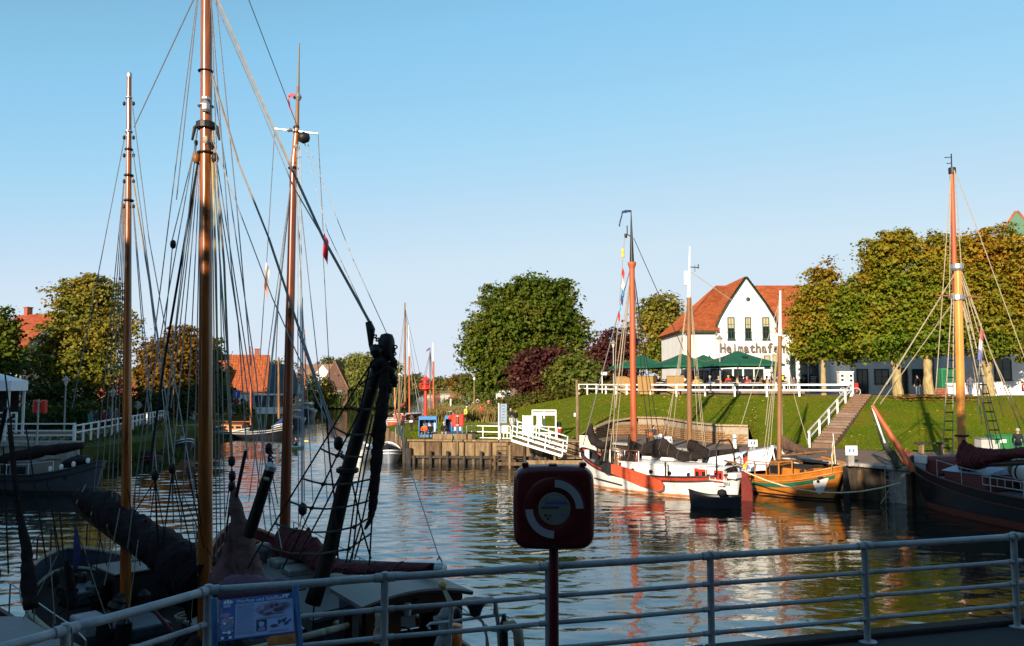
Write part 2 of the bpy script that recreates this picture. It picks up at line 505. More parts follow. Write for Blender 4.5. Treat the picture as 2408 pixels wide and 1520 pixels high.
# dyke slope and terrace above the quay
base=[G(u,v,1.77)for u,v in((1165,985),(1215,1005),(1290,1025),(1345,1033))]
WALLP=[(1397,1033,.8),(1440,1024,1.15),(1500,1021,1.4),(1560,1025,1.45),(1620,1036,1.35),(1690,1044,1.3),(1760,1046,1.3)]
for u,v,h in WALLP:
 p=G(u,v,1.76);base.append(Vector((p.x+.15,p.y+.38,1.76+h-.04)))
base+=[G(u,v,1.77)for u,v in((1776,1048),(1900,1052),(2000,1055),(2100,1062),(2250,1062),(2408,1062),(2700,1062))]
top=[Vector(p)for p in((-2.3,112,2.0),(2.3,100,3.5),(6.0,96,4.3),(8.9,91,5),(10.0,84,5),(10.9,79.5,5),(12.6,75.5,5),(14.5,73,5),(16.3,71.8,5),(18.3,70.8,5),(20.3,70.1,5),(20.8,70,5),(24,69,5),(27.8,67.5,5),(31,66,5),(36,65.5,5),(42,65,5),(55,64,5))]
back=[Vector((-8+7.2*i+(i>12)*3*(i-12),175,(1.8,3,4.2)[i]if i<3 else 5))for i in range(18)]
def dense(pl,k=5):
 out=[]
 for i in range(len(pl)-1):
  for j in range(k):out.append(pl[i].lerp(pl[i+1],j/k))
 return out+[pl[-1]]
bd,td,kd=dense(base),dense(top),dense(back)
rows=[]
for j in range(15):
 s=j/14
 e=s*s*(3-2*s)*.35+s*.65
 rows.append([Vector((p.x*(1-s)+q.x*s,p.y*(1-s)+q.y*s,p.z*(1-e)+q.z*e+(.10*wob((p.x+q.x*s,p.y+s*9,0),.35)if 0<j<14 else 0)))for p,q in zip(bd,td)])
m=MB();m.grid(rows);o=m.build('dyke_slope',GRASS,smooth=True);o['kind']='structure'
SLOPE=rows
ters=[[p.lerp(q,s)for p,q in zip(td,kd)]for s in(0,.04,.15,.4,.7,1)]
m=MB();m.grid([[p for p in r[15:]]for r in ters]);o=m.build('terrace_ground',PAVE,smooth=True);o['kind']='structure'
m=MB();m.grid([[p for p in r[:16]]for r in ters]);o=m.build('upper_lawn',GRASS,smooth=True);o['kind']='structure'
# pavement on the quay, path up to the left
pv=[(3.2,61.4),(6.1,61.1),(18.45,43.15)]
pv=[(3.3,61.7),(6.1,61.4),(18.4,43.4),(20.7,40.2),(36.1,8.2),(60,3),(60,51.0)]+[(p.x,p.y)for p in base[:2:-1]]
sheet('quay_pavement',pv,1.756,PAVE)
pts=[Vector((*((q:=G(u,v,1.76)).x,q.y),0))for u,v in((1345,1037),(1290,1031),(1230,1016),(1180,1000),(1148,987),(1140,979),(1160,972),(1195,966))]
L_,R_=[],[]
for i,p in enumerate(pts):
 d=(pts[min(i+1,len(pts)-1)]-pts[max(i-1,0)]).normalized()
 n=Vector((-d.y,d.x,0))
 w=.9+.25*(i>3)
 L_.append((p+n*w)[:2]);R_.append((p-n*w)[:2])
sheet('garden_path',L_+R_[::-1],1.762,PATH)
# dark planted ground under the pollarded trees
for k,(px,py)in enumerate(((31.8,65.4),(34.6,65.1))):
 pass
 # left rough bank sloping from the fence down to the water
rowsb=[]
fl=[(-32.0,57.5,2.0),(-33.5,70,2.0),(-36,84,1.95),(-39.5,95,1.9),(-41,104,1.8)]
wl=[(-26.3,58.5,.1),(-26.4,63,.1),(-28.2,73,.1),(-30.2,84,.1),(-32.4,97,.1)]
fl,wl=dense([Vector(p)for p in fl]),dense([Vector(p)for p in wl])
for j in range(9):
 s=j/8
 rowsb.append([a.lerp(b2,s)+Vector((0,0,.15*math.sin(s*PI)+.22*wob((a.x,a.y+s*7,s),.8)))for a,b2 in zip(fl,wl)])
m=MB();m.grid(rowsb);o=m.build('left_bank_slope',GRASSD,smooth=True);o['kind']='structure'
def strips(name,n,pts_fn,H,kinds,mat_,hue=None):
 """many small blades as one stuff object"""
 V=np.zeros((n*4,3));
 for i in range(n):
  p,h,w=pts_fn(i)
  a=random.random()*PI
  dx,dy=math.cos(a)*w,math.sin(a)*w
  lx,ly=random.gauss(0,.25)*h,random.gauss(0,.25)*h
  V[i*4:i*4+4]=((p[0]-dx,p[1]-dy,p[2]),(p[0]+dx,p[1]+dy,p[2]),(p[0]+dx*.3+lx,p[1]+dy*.3+ly,p[2]+h),(p[0]-dx*.3+lx,p[1]-dy*.3+ly,p[2]+h))
 return quads(name,V,mat_,kinds)
def quads(name,V,mat_,kind=None,parent=None):
 n=len(V)//4
 me=bpy.data.meshes.new(name)
 me.vertices.add(n*4);me.loops.add(n*4);me.polygons.add(n)
 me.vertices.foreach_set('co',np.asarray(V,dtype=np.float32).ravel())
 me.loops.foreach_set('vertex_index',np.arange(n*4,dtype=np.int32))
 me.polygons.foreach_set('loop_start',np.arange(0,n*4,4,dtype=np.int32))
 me.update(calc_edges=True)
 me.materials.append(mat_)
 o=bpy.data.objects.new(name,me);C.objects.link(o)
 if parent is not None:o.parent=parent
 if kind:o['kind']=kind
 return o
def leaf_mat(name,cols,patch=.25,trans=.25,rough=.55,turn=None):
 """leaves: a colour per leaf (random per island) shifted by large soft patches"""
 m=bpy.data.materials.new(name);m.use_nodes=True
 t=m.node_tree;bs=t.nodes['Principled BSDF']
 g=t.nodes.new('ShaderNodeNewGeometry');tc=t.nodes.new('ShaderNodeTexCoord')
 n=t.nodes.new('ShaderNodeTexNoise');n.inputs['Scale'].default_value=patch;n.inputs['Detail'].default_value=4
 t.links.new(tc.outputs['Object'],n.inputs['Vector'])
 mx=t.nodes.new('ShaderNodeMath');mx.operation='MULTIPLY_ADD';mx.inputs[1].default_value=.45
 t.links.new(g.outputs['Random Per Island'],mx.inputs[0])
 ms=t.nodes.new('ShaderNodeMapRange');ms.inputs[1].default_value=.3;ms.inputs[2].default_value=.7;ms.inputs[3].default_value=0;ms.inputs[4].default_value=.55
 t.links.new(n.outputs[0],ms.inputs[0]);t.links.new(ms.outputs[0],mx.inputs[2])
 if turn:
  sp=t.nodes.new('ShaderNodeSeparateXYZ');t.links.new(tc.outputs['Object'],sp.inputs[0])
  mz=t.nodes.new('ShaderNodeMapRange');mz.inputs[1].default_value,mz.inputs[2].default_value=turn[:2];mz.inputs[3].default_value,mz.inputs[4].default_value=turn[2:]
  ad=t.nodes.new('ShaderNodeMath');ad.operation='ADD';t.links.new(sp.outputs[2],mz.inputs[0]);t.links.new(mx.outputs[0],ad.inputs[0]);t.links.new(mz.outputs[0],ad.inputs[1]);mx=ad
 r=t.nodes.new('ShaderNodeValToRGB')
 r.color_ramp.elements[0].color=(*cols[0],1);r.color_ramp.elements[0].position=0
 r.color_ramp.elements[1].color=(*cols[-1],1);r.color_ramp.elements[1].position=1
 for i,c in enumerate(cols[1:-1]):
  e=r.color_ramp.elements.new((i+1)/(len(cols)-1));e.color=(*c,1)
 t.links.new(mx.outputs[0],r.inputs[0])
 t.links.new(r.outputs[0],bs.inputs['Base Color'])
 bs.inputs['Roughness'].default_value=rough
 bs.inputs['Specular IOR Level'].default_value=.12
 tr=t.nodes.new('ShaderNodeBsdfTranslucent');t.links.new(r.outputs[0],tr.inputs[0])
 mxs=t.nodes.new('ShaderNodeMixShader');mxs.inputs[0].default_value=trans
 t.links.new(bs.outputs[0],mxs.inputs[1]);t.links.new(tr.outputs[0],mxs.inputs[2])
 t.links.new(mxs.outputs[0],t.nodes['Material Output'].inputs[0])
 return m
BLADE=leaf_mat('grass_blades',[(.05,.10,.004),(.08,.125,.006),(.13,.14,.010),(.18,.15,.025)],.3,rough=.9)
REED=leaf_mat('reed_blades',[(.10,.09,.03),(.22,.16,.05),(.32,.22,.08)],.3)
REEDD=leaf_mat('bank_weeds',[(.02,.045,.012),(.05,.07,.015),(.09,.08,.03)],.3)
LITTER=leaf_mat('fallen_leaves',[(.30,.20,.04),(.42,.30,.07),(.30,.13,.03)],.3)
def ground_z(x,y):
 """height of the dyke / terrace under a point (coarse search of the slope grid)"""
 best,bz=1e9,1.76
 for r in SLOPE:
  for p in r[::2]:
   d=(p.x-x)**2+(p.y-y)**2
   if d<best:best,bz=d,p.z
 return bz
def on_slope(i,cut=None):
 while True:
  a=random.random()*(len(SLOPE)-1.001);c=random.random()*(len(SLOPE[0])-1.001)
  if c<80:break
 i0,j0=int(a),int(c);fa,fc=a-i0,c-j0
 p=SLOPE[i0][j0].lerp(SLOPE[i0+1][j0],fa).lerp(SLOPE[i0][j0+1].lerp(SLOPE[i0+1][j0+1],fa),fc)
 return p
strips('lawn_tufts',60000,lambda i:(on_slope(i)-Vector((0,0,.02)),random.uniform(.04,.09),random.uniform(.015,.035)),0,'stuff',BLADE)
def flat_pt(poly_tri):
 a,b2,c=poly_tri;u,v=random.random(),random.random()
 if u+v>1:u,v=1-u,1-v
 return(a[0]+(b2[0]-a[0])*u+(c[0]-a[0])*v,a[1]+(b2[1]-a[1])*u+(c[1]-a[1])*v,1.74)
tris=[((-7.6,63.4),(3,62),(-10,80)),((3,62),(.5,80),(-10,80)),((-10,80),(.5,80),(-6,98))]
strips('quay_grass_tufts',26000,lambda i:(flat_pt(random.choice(tris)),random.uniform(.05,.13),random.uniform(.03,.07)),0,'stuff',BLADE)
V=np.zeros((1500*4,3))
for i in range(1500):
 p=on_slope(i)+Vector((0,0,.06));s=random.uniform(.03,.08);q=Matrix.Rotation(random.random()*6.3,3,'Z')@Matrix.Rotation(random.gauss(0,.5),3,'X')
 for k,(x,y)in enumerate(((-s,-s*.6),(s,-s*.6),(s,s*.6),(-s,s*.6))):V[i*4+k]=p+q@Vector((x,y,0))
quads('fallen_leaves',V,LITTER,'stuff')
# reeds along the right bank beyond the beach chairs and along the far bank
def reed_pt(i):
 y=random.uniform(92,128);x=random.uniform(-11.0,-3.0)+(128-y)*.03
 return((x,y,1.7),random.uniform(.5,1.5),random.uniform(.05,.12))
strips('reeds_on_the_bank',9000,reed_pt,0,'stuff',REED)
def far_reed(i):
 s=random.random()
 return((-50+24*s,200+5*s+random.random()*5,.3+random.random()*1.2),random.uniform(1.2,3.2),random.uniform(.12,.3))
strips('far_bank_reeds',9000,far_reed,0,'stuff',REEDD)
def left_weed(i):
 a=random.choice(rowsb);p=random.choice(a)
 return((p.x+random.gauss(0,.5),p.y+random.gauss(0,.6),p.z-.1),random.uniform(.15,.45),random.uniform(.04,.1))
strips('left_bank_weeds',9000,left_weed,0,'stuff',REEDD)
# ---------------------------------------------------------------- quay walls
qw=thing('quay_wall','weathered timber sheet-pile quay wall with cap beam below the beach chairs','quay wall',(-7.9,63,0))
def along(p,q,s):return Vector((p[0]+(q[0]-p[0])*s,p[1]+(q[1]-p[1])*s,0))
L1=math.dist(A1,B_)
dv=(Vector((*B_,0))-Vector((*A1,0))).normalized();nv=Vector((dv.y,-dv.x,0))
npan=11
for i in range(npan):
 a,b2=along(A1,B_,i/npan),along(A1,B_,(i+1)/npan)
 m=MB();off=.06+random.uniform(-.015,.02)
 m.bar(a+nv*off+dv*.02+Vector((0,0,1.08)),b2+nv*off-dv*.02+Vector((0,0,1.08)),.08,1.12,bev=.01)
 m.build('panel',random.choice((WOODQ,WOODQ,WOODL)),qw,world=True)
 m=MB();m.tube([a+nv*.2+Vector((0,0,-.6)),a+nv*.2+Vector((0,0,1.62+random.uniform(-.1,.05)))],[.11,.10],8)
 m.build('pile',random.choice((WOODQ,WOODD,WOODL)),qw,world=True)
 m=MB();m.bar(a+nv*.05+dv*.02+Vector((0,0,-.1)),b2+nv*.05-dv*.02+Vector((0,0,-.1)),.1,1.1)
 m.build('lower_panel',WOODD,qw,world=True)
 m=MB();m.tube([a+dv*.6+nv*.45+Vector((0,0,-.6)),a+dv*.6+nv*.45+Vector((0,0,.95 if i%3 else.6))],.12,8)
 m.build('pile',WOODD,qw,world=True)
m=MB();m.bar(along(A1,B_,0)+nv*.34+Vector((0,0,.5)),along(A1,B_,1)+nv*.34+Vector((0,0,.5)),.14,.2,bev=.02);m.build('waler_beam',WOODD,qw,world=True)
for k in range(4):
 m=MB();m.bar(along(A1,B_,k/4)+nv*.1+dv*.03+Vector((0,0,1.72)),along(A1,B_,(k+1)/4)+nv*.1-dv*.03+Vector((0,0,1.72)),.45,.14,bev=.02);m.build('cap_beam',WOODL,qw,world=True)
 # side wall running back, vertical planks
pw=thing('plank_wall','pale vertical plank revetment turning the corner left of the beach chairs','quay wall',(-9,68,0))
npl=62
for i in range(npl):
 a,b2=along(A1,A0,(i+.06)/npl),along(A1,A0,(i+.94)/npl)
 d2=(Vector((*A0,0))-Vector((*A1,0))).normalized();n2=Vector((-d2.y,d2.x,0));n2=n2 if n2.x<0 else-n2
 off=n2*(.07+random.uniform(-.03,.03));zt=1.72+random.uniform(-.1,.08)
 m=MB();m.bar((a+b2)/2+off+Vector((0,0,-.5)),(a+b2)/2+off+Vector((0,0,zt)),.28,.07,up=n2);m.build('plank',random.choice((WOODL,WOODL,WOODQ)),pw,world=True)
m=MB();m.tube([Vector((-7.75,62.6,-.6)),Vector((-7.75,62.6,1.15))],.22,10);m.build('corner_pile',WOODD,pw,world=True)
m=MB();m.tube([Vector((-8.1,62.75,-.6)),Vector((-8.1,62.75,1.9))],.16,10);m.build('corner_pile',WOODD,pw,world=True)
# quay behind the ships
q2=thing('quay_wall','grey timber and concrete quay wall behind the stern of the orange ship','quay wall',(18.3,43.4,0))
for P0,P1,cnt in((B_,C_,14),(C_,D_,3),(D_,E_,18)):
 d2=(Vector((*P1,0))-Vector((*P0,0))).normalized();n2=Vector((d2.y,-d2.x,0));n2=n2 if n2.x<0 else-n2
 for i in range(cnt):
  a,b2=along(P0,P1,i/cnt),along(P0,P1,(i+1)/cnt)
  m=MB();m.bar(a+n2*.1+d2*.02+Vector((0,0,.5)),b2+n2*.1-d2*.02+Vector((0,0,.5)),.16,2.3,bev=.02);m.build('panel',random.choice((WOODQ,CONCRETE,WOODD)),q2,world=True)
  m=MB();m.tube([a+n2*.35+Vector((0,0,-.7)),a+n2*.35+Vector((0,0,1.5))],.17,8);m.build('pile',random.choice((WOODQ,WOODD)),q2,world=True)
 m=MB();m.bar(along(P0,P1,.0)+n2*.15+Vector((0,0,1.74)),along(P0,P1,.998)+n2*.15+Vector((0,0,1.74)),.6,.16,bev=.02);m.build('cap_beam',CONCRETE,q2,world=True)
lad=thing('quay_ladder','narrow iron ladder hanging on the quay wall between orange ship and dark ship','ladder',(19.2,42.0,0),R(-54))
for s in(-.2,.2):
 m=MB();m.tube([(s,-.42,-.2),(s,-.42,1.9)],.025,6);m.build('rail',STEEL,lad)
for k in range(7):
 m=MB();m.tube([(-.2,-.42,k*.28),(.2,-.42,k*.28)],.018,6);m.build('rung',STEEL,lad)
 # left quay wall: concrete with recessed panels under the fence
lw=thing('quay_wall','dark concrete quay wall with recessed panels under the left fence','quay wall',(-29,55.6,0))
m=MB();m.box((-50,55.35,.6),(42.4,.3,2.9));m.build('base_wall',CONCRETE,lw,world=True)
m=MB();m.box((-50,55.2,2.0),(42.8,.7,.35),bev=.03);m.build('cap_beam',CONCRETE,lw,world=True)
for k in range(12):
 m=MB();m.box((-29.2-k*2.1,55.1,.9),(.35,.3,1.85),bev=.02);m.build('pier',CONCRETE,lw,world=True)
slab('left_terrace',[(-70,55.6),(-29.2,55.9),(-31.5,58),(-33,70),(-36,84),(-39.2,95),(-70,100)],1.5,2.06,PAVE)
# ================================================================ buildings
def wall_box(m,x0,x1,y0,y1,z0,z1):m.box(((x0+x1)/2,(y0+y1)/2,(z0+z1)/2),(x1-x0,y1-y0,z1-z0))
def window(parent,M,w,h,fm=WHITE,gm=GLASSD,nx=2,ny=2,sill=True,blind=None,fw=.07):
 """M: lower left corner on the wall, X along, Y up, Z out.  Frame proud of the wall, pane set back in it"""
 f=MB()
 for x0,x1,y0,y1 in((0,fw,0,h),(w-fw,w,0,h),(fw,w-fw,0,fw),(fw,w-fw,h-fw,h)):
  f.prism([(x0,y0),(x1,y0),(x1,y1),(x0,y1)],M,.07)
 for i in range(1,nx):
  x=w*i/nx;f.prism([(x-.025,fw),(x+.025,fw),(x+.025,h-fw),(x-.025,h-fw)],M,.06)
 for i in range(1,ny):
  y=h*(i/ny if ny==2 else i/ny);f.prism([(fw,y-.022),(w-fw,y-.022),(w-fw,y+.022),(fw,y+.022)],M,.055)
 fo=f.build('window',fm,parent,world=True)
 p=MB();p.prism([(fw*.8,fw*.8),(w-fw*.8,fw*.8),(w-fw*.8,h-fw*.8),(fw*.8,h-fw*.8)],M,.03);p.build('pane',gm,fo,world=True)
 if blind:
  p=MB();p.prism([(fw,h*(1-blind)),(w-fw,h*(1-blind)),(w-fw,h-fw),(fw,h-fw)],M,.036);p.build('blind',CURTAIN,fo,world=True)
 if sill:
  p=MB();p.prism([(-.06,-.08),(w+.06,-.08),(w+.06,-.005),(-.06,-.005)],M,.13);p.build('sill',fm,fo,world=True)
 return fo
def tile_roof(name,a,b,c,d,m,parent,tw=.26,rh=.36,amp=.05,world=True):
 """pantiles: a,b along the eave, d,c along the ridge (a-d, b-c run up the slope); rolls across, steps up"""
 a,b,c,d=map(Vector,(a,b,c,d))
 n=(b-a).cross(d-a).normalized()
 if n.z<0:n=-n
 W=max((b-a).length,(c-d).length);H=((d-a).length+(c-b).length)/2
 nu,nvv=max(2,int(W/tw))*4,max(2,int(H/rh))
 rows=[]
 for j in range(nvv):
  for e in(0,1):
   t0=(j+e)/nvv
   r=[]
   for i in range(nu+1):
    s=i/nu
    p=a.lerp(b,s).lerp(d.lerp(c,s),t0)
    off=amp*math.sin(s*nu/4*2*PI)*.5+(.05 if e==0 else.012)+.012*wob(p,1.5)
    r.append(p+n*off)
   rows.append(r)
 mb=MB();mb.grid(rows)
 return mb.build(name,m,parent,world=world,kind='stuff')
def slab_roof(name,a,b,c,d,m,parent,t=.18):
 a,b,c,d=map(Vector,(a,b,c,d));n=(b-a).cross(d-a).normalized()
 if n.z<0:n=-n
 mb=MB();q=[a,b,c,d];vs=q+[p+n*t for p in q]
 mb.add(vs,[(3,2,1,0),(4,5,6,7),(0,1,5,4),(1,2,6,5),(2,3,7,6),(3,0,4,7)])
 return mb.build(name,m,parent,world=True)
def gable_house(name,label,x,y,z,w,dep,eh,rh,rz,wm_,rm,wins=(),over=.3,chim=0,tiles=False,group=None,gm=None,cat='house',hip=0):
 """ridge runs along local y; gable faces local -y.  wins: (face, u, v, w, h) face in f b l r"""
 t=thing(name,label,cat,(x,y,z),rz,group)
 M=ROOT[t.name]
 hw,hd=w/2,dep/2
 m=MB();wall_box(m,-hw,hw,-hd,hd,-1,eh)
 m.build('wall',wm_,t)
 g=MB()
 for s in(-1,1):
  yy=s*(hd-.002)
  q=hip*(rh-eh)
  g.prism([(-hw,eh),(hw,eh),(0,rh)]if not hip else[(-hw,eh),(hw,eh),(hw*hip,rh-q),(-hw*hip,rh-q)],Matrix.Translation((0,yy,0))@Matrix.Rotation(PI/2,4,'X'),.2 if s<0 else-.2)
 g2=MB()
 go=g.build('gable',gm or wm_,t)
 sl=(rh-eh)/hw
 for s in(-1,1):
  xe=s*(hw+over);ze=eh-over*sl
  a,b2,c,d=[M@Vector(p)for p in((xe,-hd-over,ze),(xe,hd+over,ze),(0,hd+over-hip*2,rh+.02),(0,-hd-over+hip*2,rh+.02))]
  ro=slab_roof('roof',a,b2,c,d,rm,t)
  if tiles:
   u=(b2-a).cross(d-a).normalized();u=u if u.z>0 else-u
   k=tile_roof('tiles',a+u*.19,b2+u*.19,c+u*.19,d+u*.19,rm,ro,tw=.4,rh=.5)
 for k in range(chim):
  c=MB();c.box((0,hd*(.55-1.1*k),rh+.35),(.7,.7,1.3),bev=.03);c.box((0,hd*(.55-1.1*k),rh+1.06),(.85,.85,.12),bev=.02);c.build('chimney',BRICKR,t)
 for wv in wins:
  f,u,v,ww,hh=wv[:5];kw=wv[5]if len(wv)>5 else{}
  Mf={'f':face_matrix((u-ww/2,-hd-.004,v),(1,0,0)),'b':face_matrix((-u+ww/2,hd+.004,v),(-1,0,0)),'r':face_matrix((hw+.004,u-ww/2,v),(0,1,0)),'l':face_matrix((-hw-.004,-u+ww/2,v),(0,-1,0))}[f]
  window(t,M@Mf,ww,hh,**kw)
 return t
 # ---- the white inn on the terrace
HX0,HX1,HY,HZ=17.4,41.5,84.0,5.0
inn=thing('inn','white inn with orange tiled roof, front gable and lettering Heimathafen behind green parasols','inn',(HX0,HY,HZ))
EH,RH=6.35,11.5
m=MB();wall_box(m,0,HX1-HX0,0,12,-.5,EH);m.build('wall',WHITEWALL,inn)
gx,gw=P(1754,700,HY).x-HX0,3.1
gz=lambda v:P(1752,v,HY).z-HZ
gp=[(-gw,EH-.1),(gw,EH-.1),(gw,EH+.3),(gw*.9,EH+1.25),(gw*.62,EH+2.75),(.05,gz(655)),(-.05,gz(655)),(-gw*.6,EH+2.75),(-gw*.88,EH+1.25),(-gw,EH+.3)]
m=MB();m.prism(gp,Matrix.Translation((gx,-.02,0))@Matrix.Rotation(PI/2,4,'X'),.12)
m.build('gable',WHITEWALL,inn)
# green verge board following the gable edge
edge=gp[2:]
vb=MB()
for i in range(len(edge)-1):
 vb.bar((gx+edge[i][0]*1.02,-.2,edge[i][1]+.06),(gx+edge[i+1][0]*1.02,-.2,edge[i+1][1]+.06),.22,.16,up=(0,1,0))
vb.build('verge_board',FRAMEG,inn)
M=ROOT[inn.name]
W_=lambda x,y,z:M@Vector((x,y,z))
HW=HX1-HX0
# main roof: front slope left and right of the gable, hip on the left
for q in((-.35,gx-gw+.15,gx-.2,5.0),(gx+gw-.15,HW,HW,gx+.2)):
 slab_roof('roof',W_(q[0],-.45,EH-.1),W_(q[1],-.45,EH-.1),W_(q[2],6,RH),W_(q[3],6,RH),ROOFO,inn,.12)
ro=slab_roof('roof',W_(-.35,12.4,EH-.1),W_(-.35,-.45,EH-.1),W_(5.0,6,RH),W_(5.0,6.2,RH),ROOFO,inn,.12)
slab_roof('roof',W_(HW,12.4,EH-.1),W_(-.35,12.4,EH-.1),W_(5.0,6.1,RH),W_(HW,6.1,RH),ROOFO,inn,.12)
up=Vector((0,-.63,.77))*.14
for q in((-.35,gx-gw+.15,gx-.2,5.0),(gx+gw-.15,HW,HW,gx+.2)):
 tile_roof('roof_tiles',W_(q[0],-.47,EH-.1)+up,W_(q[1],-.47,EH-.1)+up,W_(q[2],6,RH)+up,W_(q[3],6,RH)+up,ROOFO,inn,tw=.3)
up=Vector((-.7,0,.71))*.14
tile_roof('roof_tiles',W_(-.37,12.4,EH-.1)+up,W_(-.37,-.45,EH-.1)+up,W_(5.0,6,RH)+up,W_(5.0,6.2,RH)+up,ROOFO,inn,tw=.3)
# gable roof running back, concave sides
for s in(-1,1):
 ed=[(s*gw*1.05,EH+.2),(s*gw*.93,EH+1.25),(s*gw*.63,EH+2.8),(0,gz(655)+.1)]
 for i in range(3):
  a,b2=ed[i],ed[i+1]
  pa,pb=W_(gx+a[0],-.28,a[1]),W_(gx+a[0],7.5,a[1]);pc,pd=W_(gx+b2[0],7.5,b2[1]),W_(gx+b2[0],-.28,b2[1])
  slab_roof('gable_roof',pa,pb,pc,pd,ROOFO,inn,.1)
  u=(pb-pa).cross(pd-pa).normalized();u=u if u.z>0 else-u
  tile_roof('roof_tiles',pa+u*.11,pb+u*.11,pc+u*.11,pd+u*.11,ROOFO,inn,tw=.3)
m=MB();m.box((HW/2+2.4,6,RH+.14),(HW-5,.34,.2),bev=.06);m.build('ridge',ROOFR,inn)
for x in(.25,gx-gw-.1):m=MB();m.tube([(x,-.5,EH-.15),(x,-.08,EH-.5),(x,-.08,0)],.05,8);m.build('downpipe',GREYW,inn)
m=MB();m.tube([(-.4,-.52,EH-.12),(gx-gw-.2,-.52,EH-.12)],.09,8);m.build('gutter',FRAMEG,inn)
m=MB();m.tube([(gx+gw+.2,-.52,EH-.12),(HW,-.52,EH-.12)],.09,8);m.build('gutter',FRAMEG,inn)
wm2=lambda u,v,Y=HY-.16:face_matrix(P(u,v,Y),(1,0,0))
for u0,u1 in((1711,1728),(1752,1767),(1793,1810)):
 Wd=(u1-u0)*HY/F;Hd=52*HY/F
 window(inn,wm2(u0,798),Wd,Hd,fm=FRAMEG,gm=GLASSD,nx=2,ny=3,blind=.42 if u0>1790 else.5,fw=.10)
m=MB();m.lathe(P(1759,704,HY-.16),[(.12,0),(.22,.02),(.22,.07),(.1,.09)],16,axis=(0,-1,0));m.build('oval_window',FRAMEG,inn,world=True)
# dark glazed front under the parasols, doors and windows on the right
for u0,u1,v0,v1,kw in((1700,1722,868,922,{}),(1726,1746,868,922,{}),(1750,1772,868,922,{}),(1775,1796,868,922,{}),(1672,1696,868,922,{}),(1640,1666,872,922,{}),(1612,1632,872,922,{}),(1797,1812,836,868,dict(blind=.6)),(1817,1834,834,898,dict(blind=.45)),(1858,1872,836,905,{}),(1882,1900,842,920,{}),(1903,1926,842,922,{}),(2024,2046,832,924,{}),(2062,2072,850,905,{})):
 Wd=(u1-u0)*HY/F;Hd=(v1-v0)*HY/F
 window(inn,wm2(u0,v1,HY-.01),Wd,Hd,fm=FRAMEG,gm=GLASSD,nx=1 if Wd<1 else 2,ny=2,fw=.08,sill=False,**kw)
LETTER=mat('weathered_metal_letter',(.13,.10,.08),.6,metal=.2)
for k,ch in enumerate('Heimathafen'):
 o=text_mesh('letter',ch,LETTER,inn,face_matrix(P(1694+k*13.9,829,HY-.2),(1,0,0)),1.36,.04,bold=.028)
 xs=[v.co.x for v in o.data.vertices];x0=min(xs);wl=(13.9*HY/F)*(.86 if ch not in 'i' else.25);sc_=wl/max(.01,max(xs)-x0)
 tgt=(root_of(inn).inverted()@P(1694+k*13.9,829,HY-.2)).x+(.20 if ch=='i' else 0)
 for v in o.data.vertices:v.co.x=tgt+(v.co.x-x0)*sc_
 if ch=='i':
  q=MB();q.prism([(-.16,0),(.30,0),(.30,.11),(-.16,.11)],face_matrix(P(1694+k*13.9,829,HY-.205),(1,0,0))@Matrix.Translation((.2,0,0)),.04);q.build('letter_serif',LETTER,inn,world=True)
  # wall lamps and menu cases
for u,v in((1667,838),(1849,845)):
 p=P(u,v,HY-.2);m=MB();m.tube([p+Vector((0,.15,0)),p+Vector((0,-.25,.1)),p+Vector((0,-.4,-.05))],.03,6);m.lathe(p+Vector((0,-.4,-.3)),[(.22,0),(.14,.18),(.05,.28)],10);m.build('wall_lamp',IRON,inn,world=True)
m=MB();p=P(1837,890,HY-.1);m.box(p,(.7,.08,.75));m.build('menu_case',IRON,inn,world=True)
m=MB();m.box(p+Vector((0,-.05,0)),(.45,.02,.5));m.build('menu_sheet',YELLOWP,inn,world=True)
sgn=thing('wall_board','black chalk board standing against the white inn wall right of the door','board',P(1914,922,HY-1.2))
m=MB();m.box((0,0,.95),(.95,.06,1.5),bev=.01);m.build('board',BLACK,sgn)
for k in range(6):
 m=MB();m.box((-.04*(k%2),-.036,1.5-k*.2),(.6-.1*(k%3),.01,.045));m.build('chalk_line',WHITE,sgn)
for s in(-.4,.4):
 m=MB();m.box((s,0,.1),(.05,.05,.22));m.build('leg',BLACK,sgn)
 # ---- white house with green boarded gable on the far right
h2=thing('cafe_house','white cafe house in tree shade behind the pollarded limes at right','house',(41.8,72,5))
m=MB();wall_box(m,-1.4,16,4,14,-.5,7.5);m.build('upper_wall',WHITEWALL,h2)
m=MB();wall_box(m,-9.5,-1.6,7,14,-.5,4.2);m.build('side_wing',WHITEWALL,h2)
m=MB();wall_box(m,-1.2,16,.0,3.9,-.5,3.6);m.build('front_wing',WHITEWALL,h2)
M2=ROOT[h2.name]
slab_roof('roof',*[M2@Vector(q)for q in((-1.9,3.4,7.3),(16,3.4,7.3),(16,9,9.6),(-1.9,9,9.6))],ROOFO,h2)
slab_roof('roof',*[M2@Vector(q)for q in((16,14.5,7.3),(-1.9,14.5,7.3),(-1.9,9.05,9.6),(16,9.05,9.6))],ROOFO,h2)
m=MB();m.box((7.4,1.95,3.7),(17.6,4.3,.2),bev=.03);m.build('front_roof',GREYW,h2)
m=MB();m.box((-5.6,10.3,4.3),(8.4,7.4,.2),bev=.03);m.build('side_roof',ROOFR,h2)
for(x,z,w,h)in((.2,1.3,1.5,1.9),(3.4,1.3,1.5,1.9),(6,1.3,1.5,1.9),(-.9,.3,.7,.5)):
 window(h2,M2@face_matrix((x,-.01,z),(1,0,0)),w,h,fm=FRAMEG if z>1 else IRON,ny=2,fw=.09)
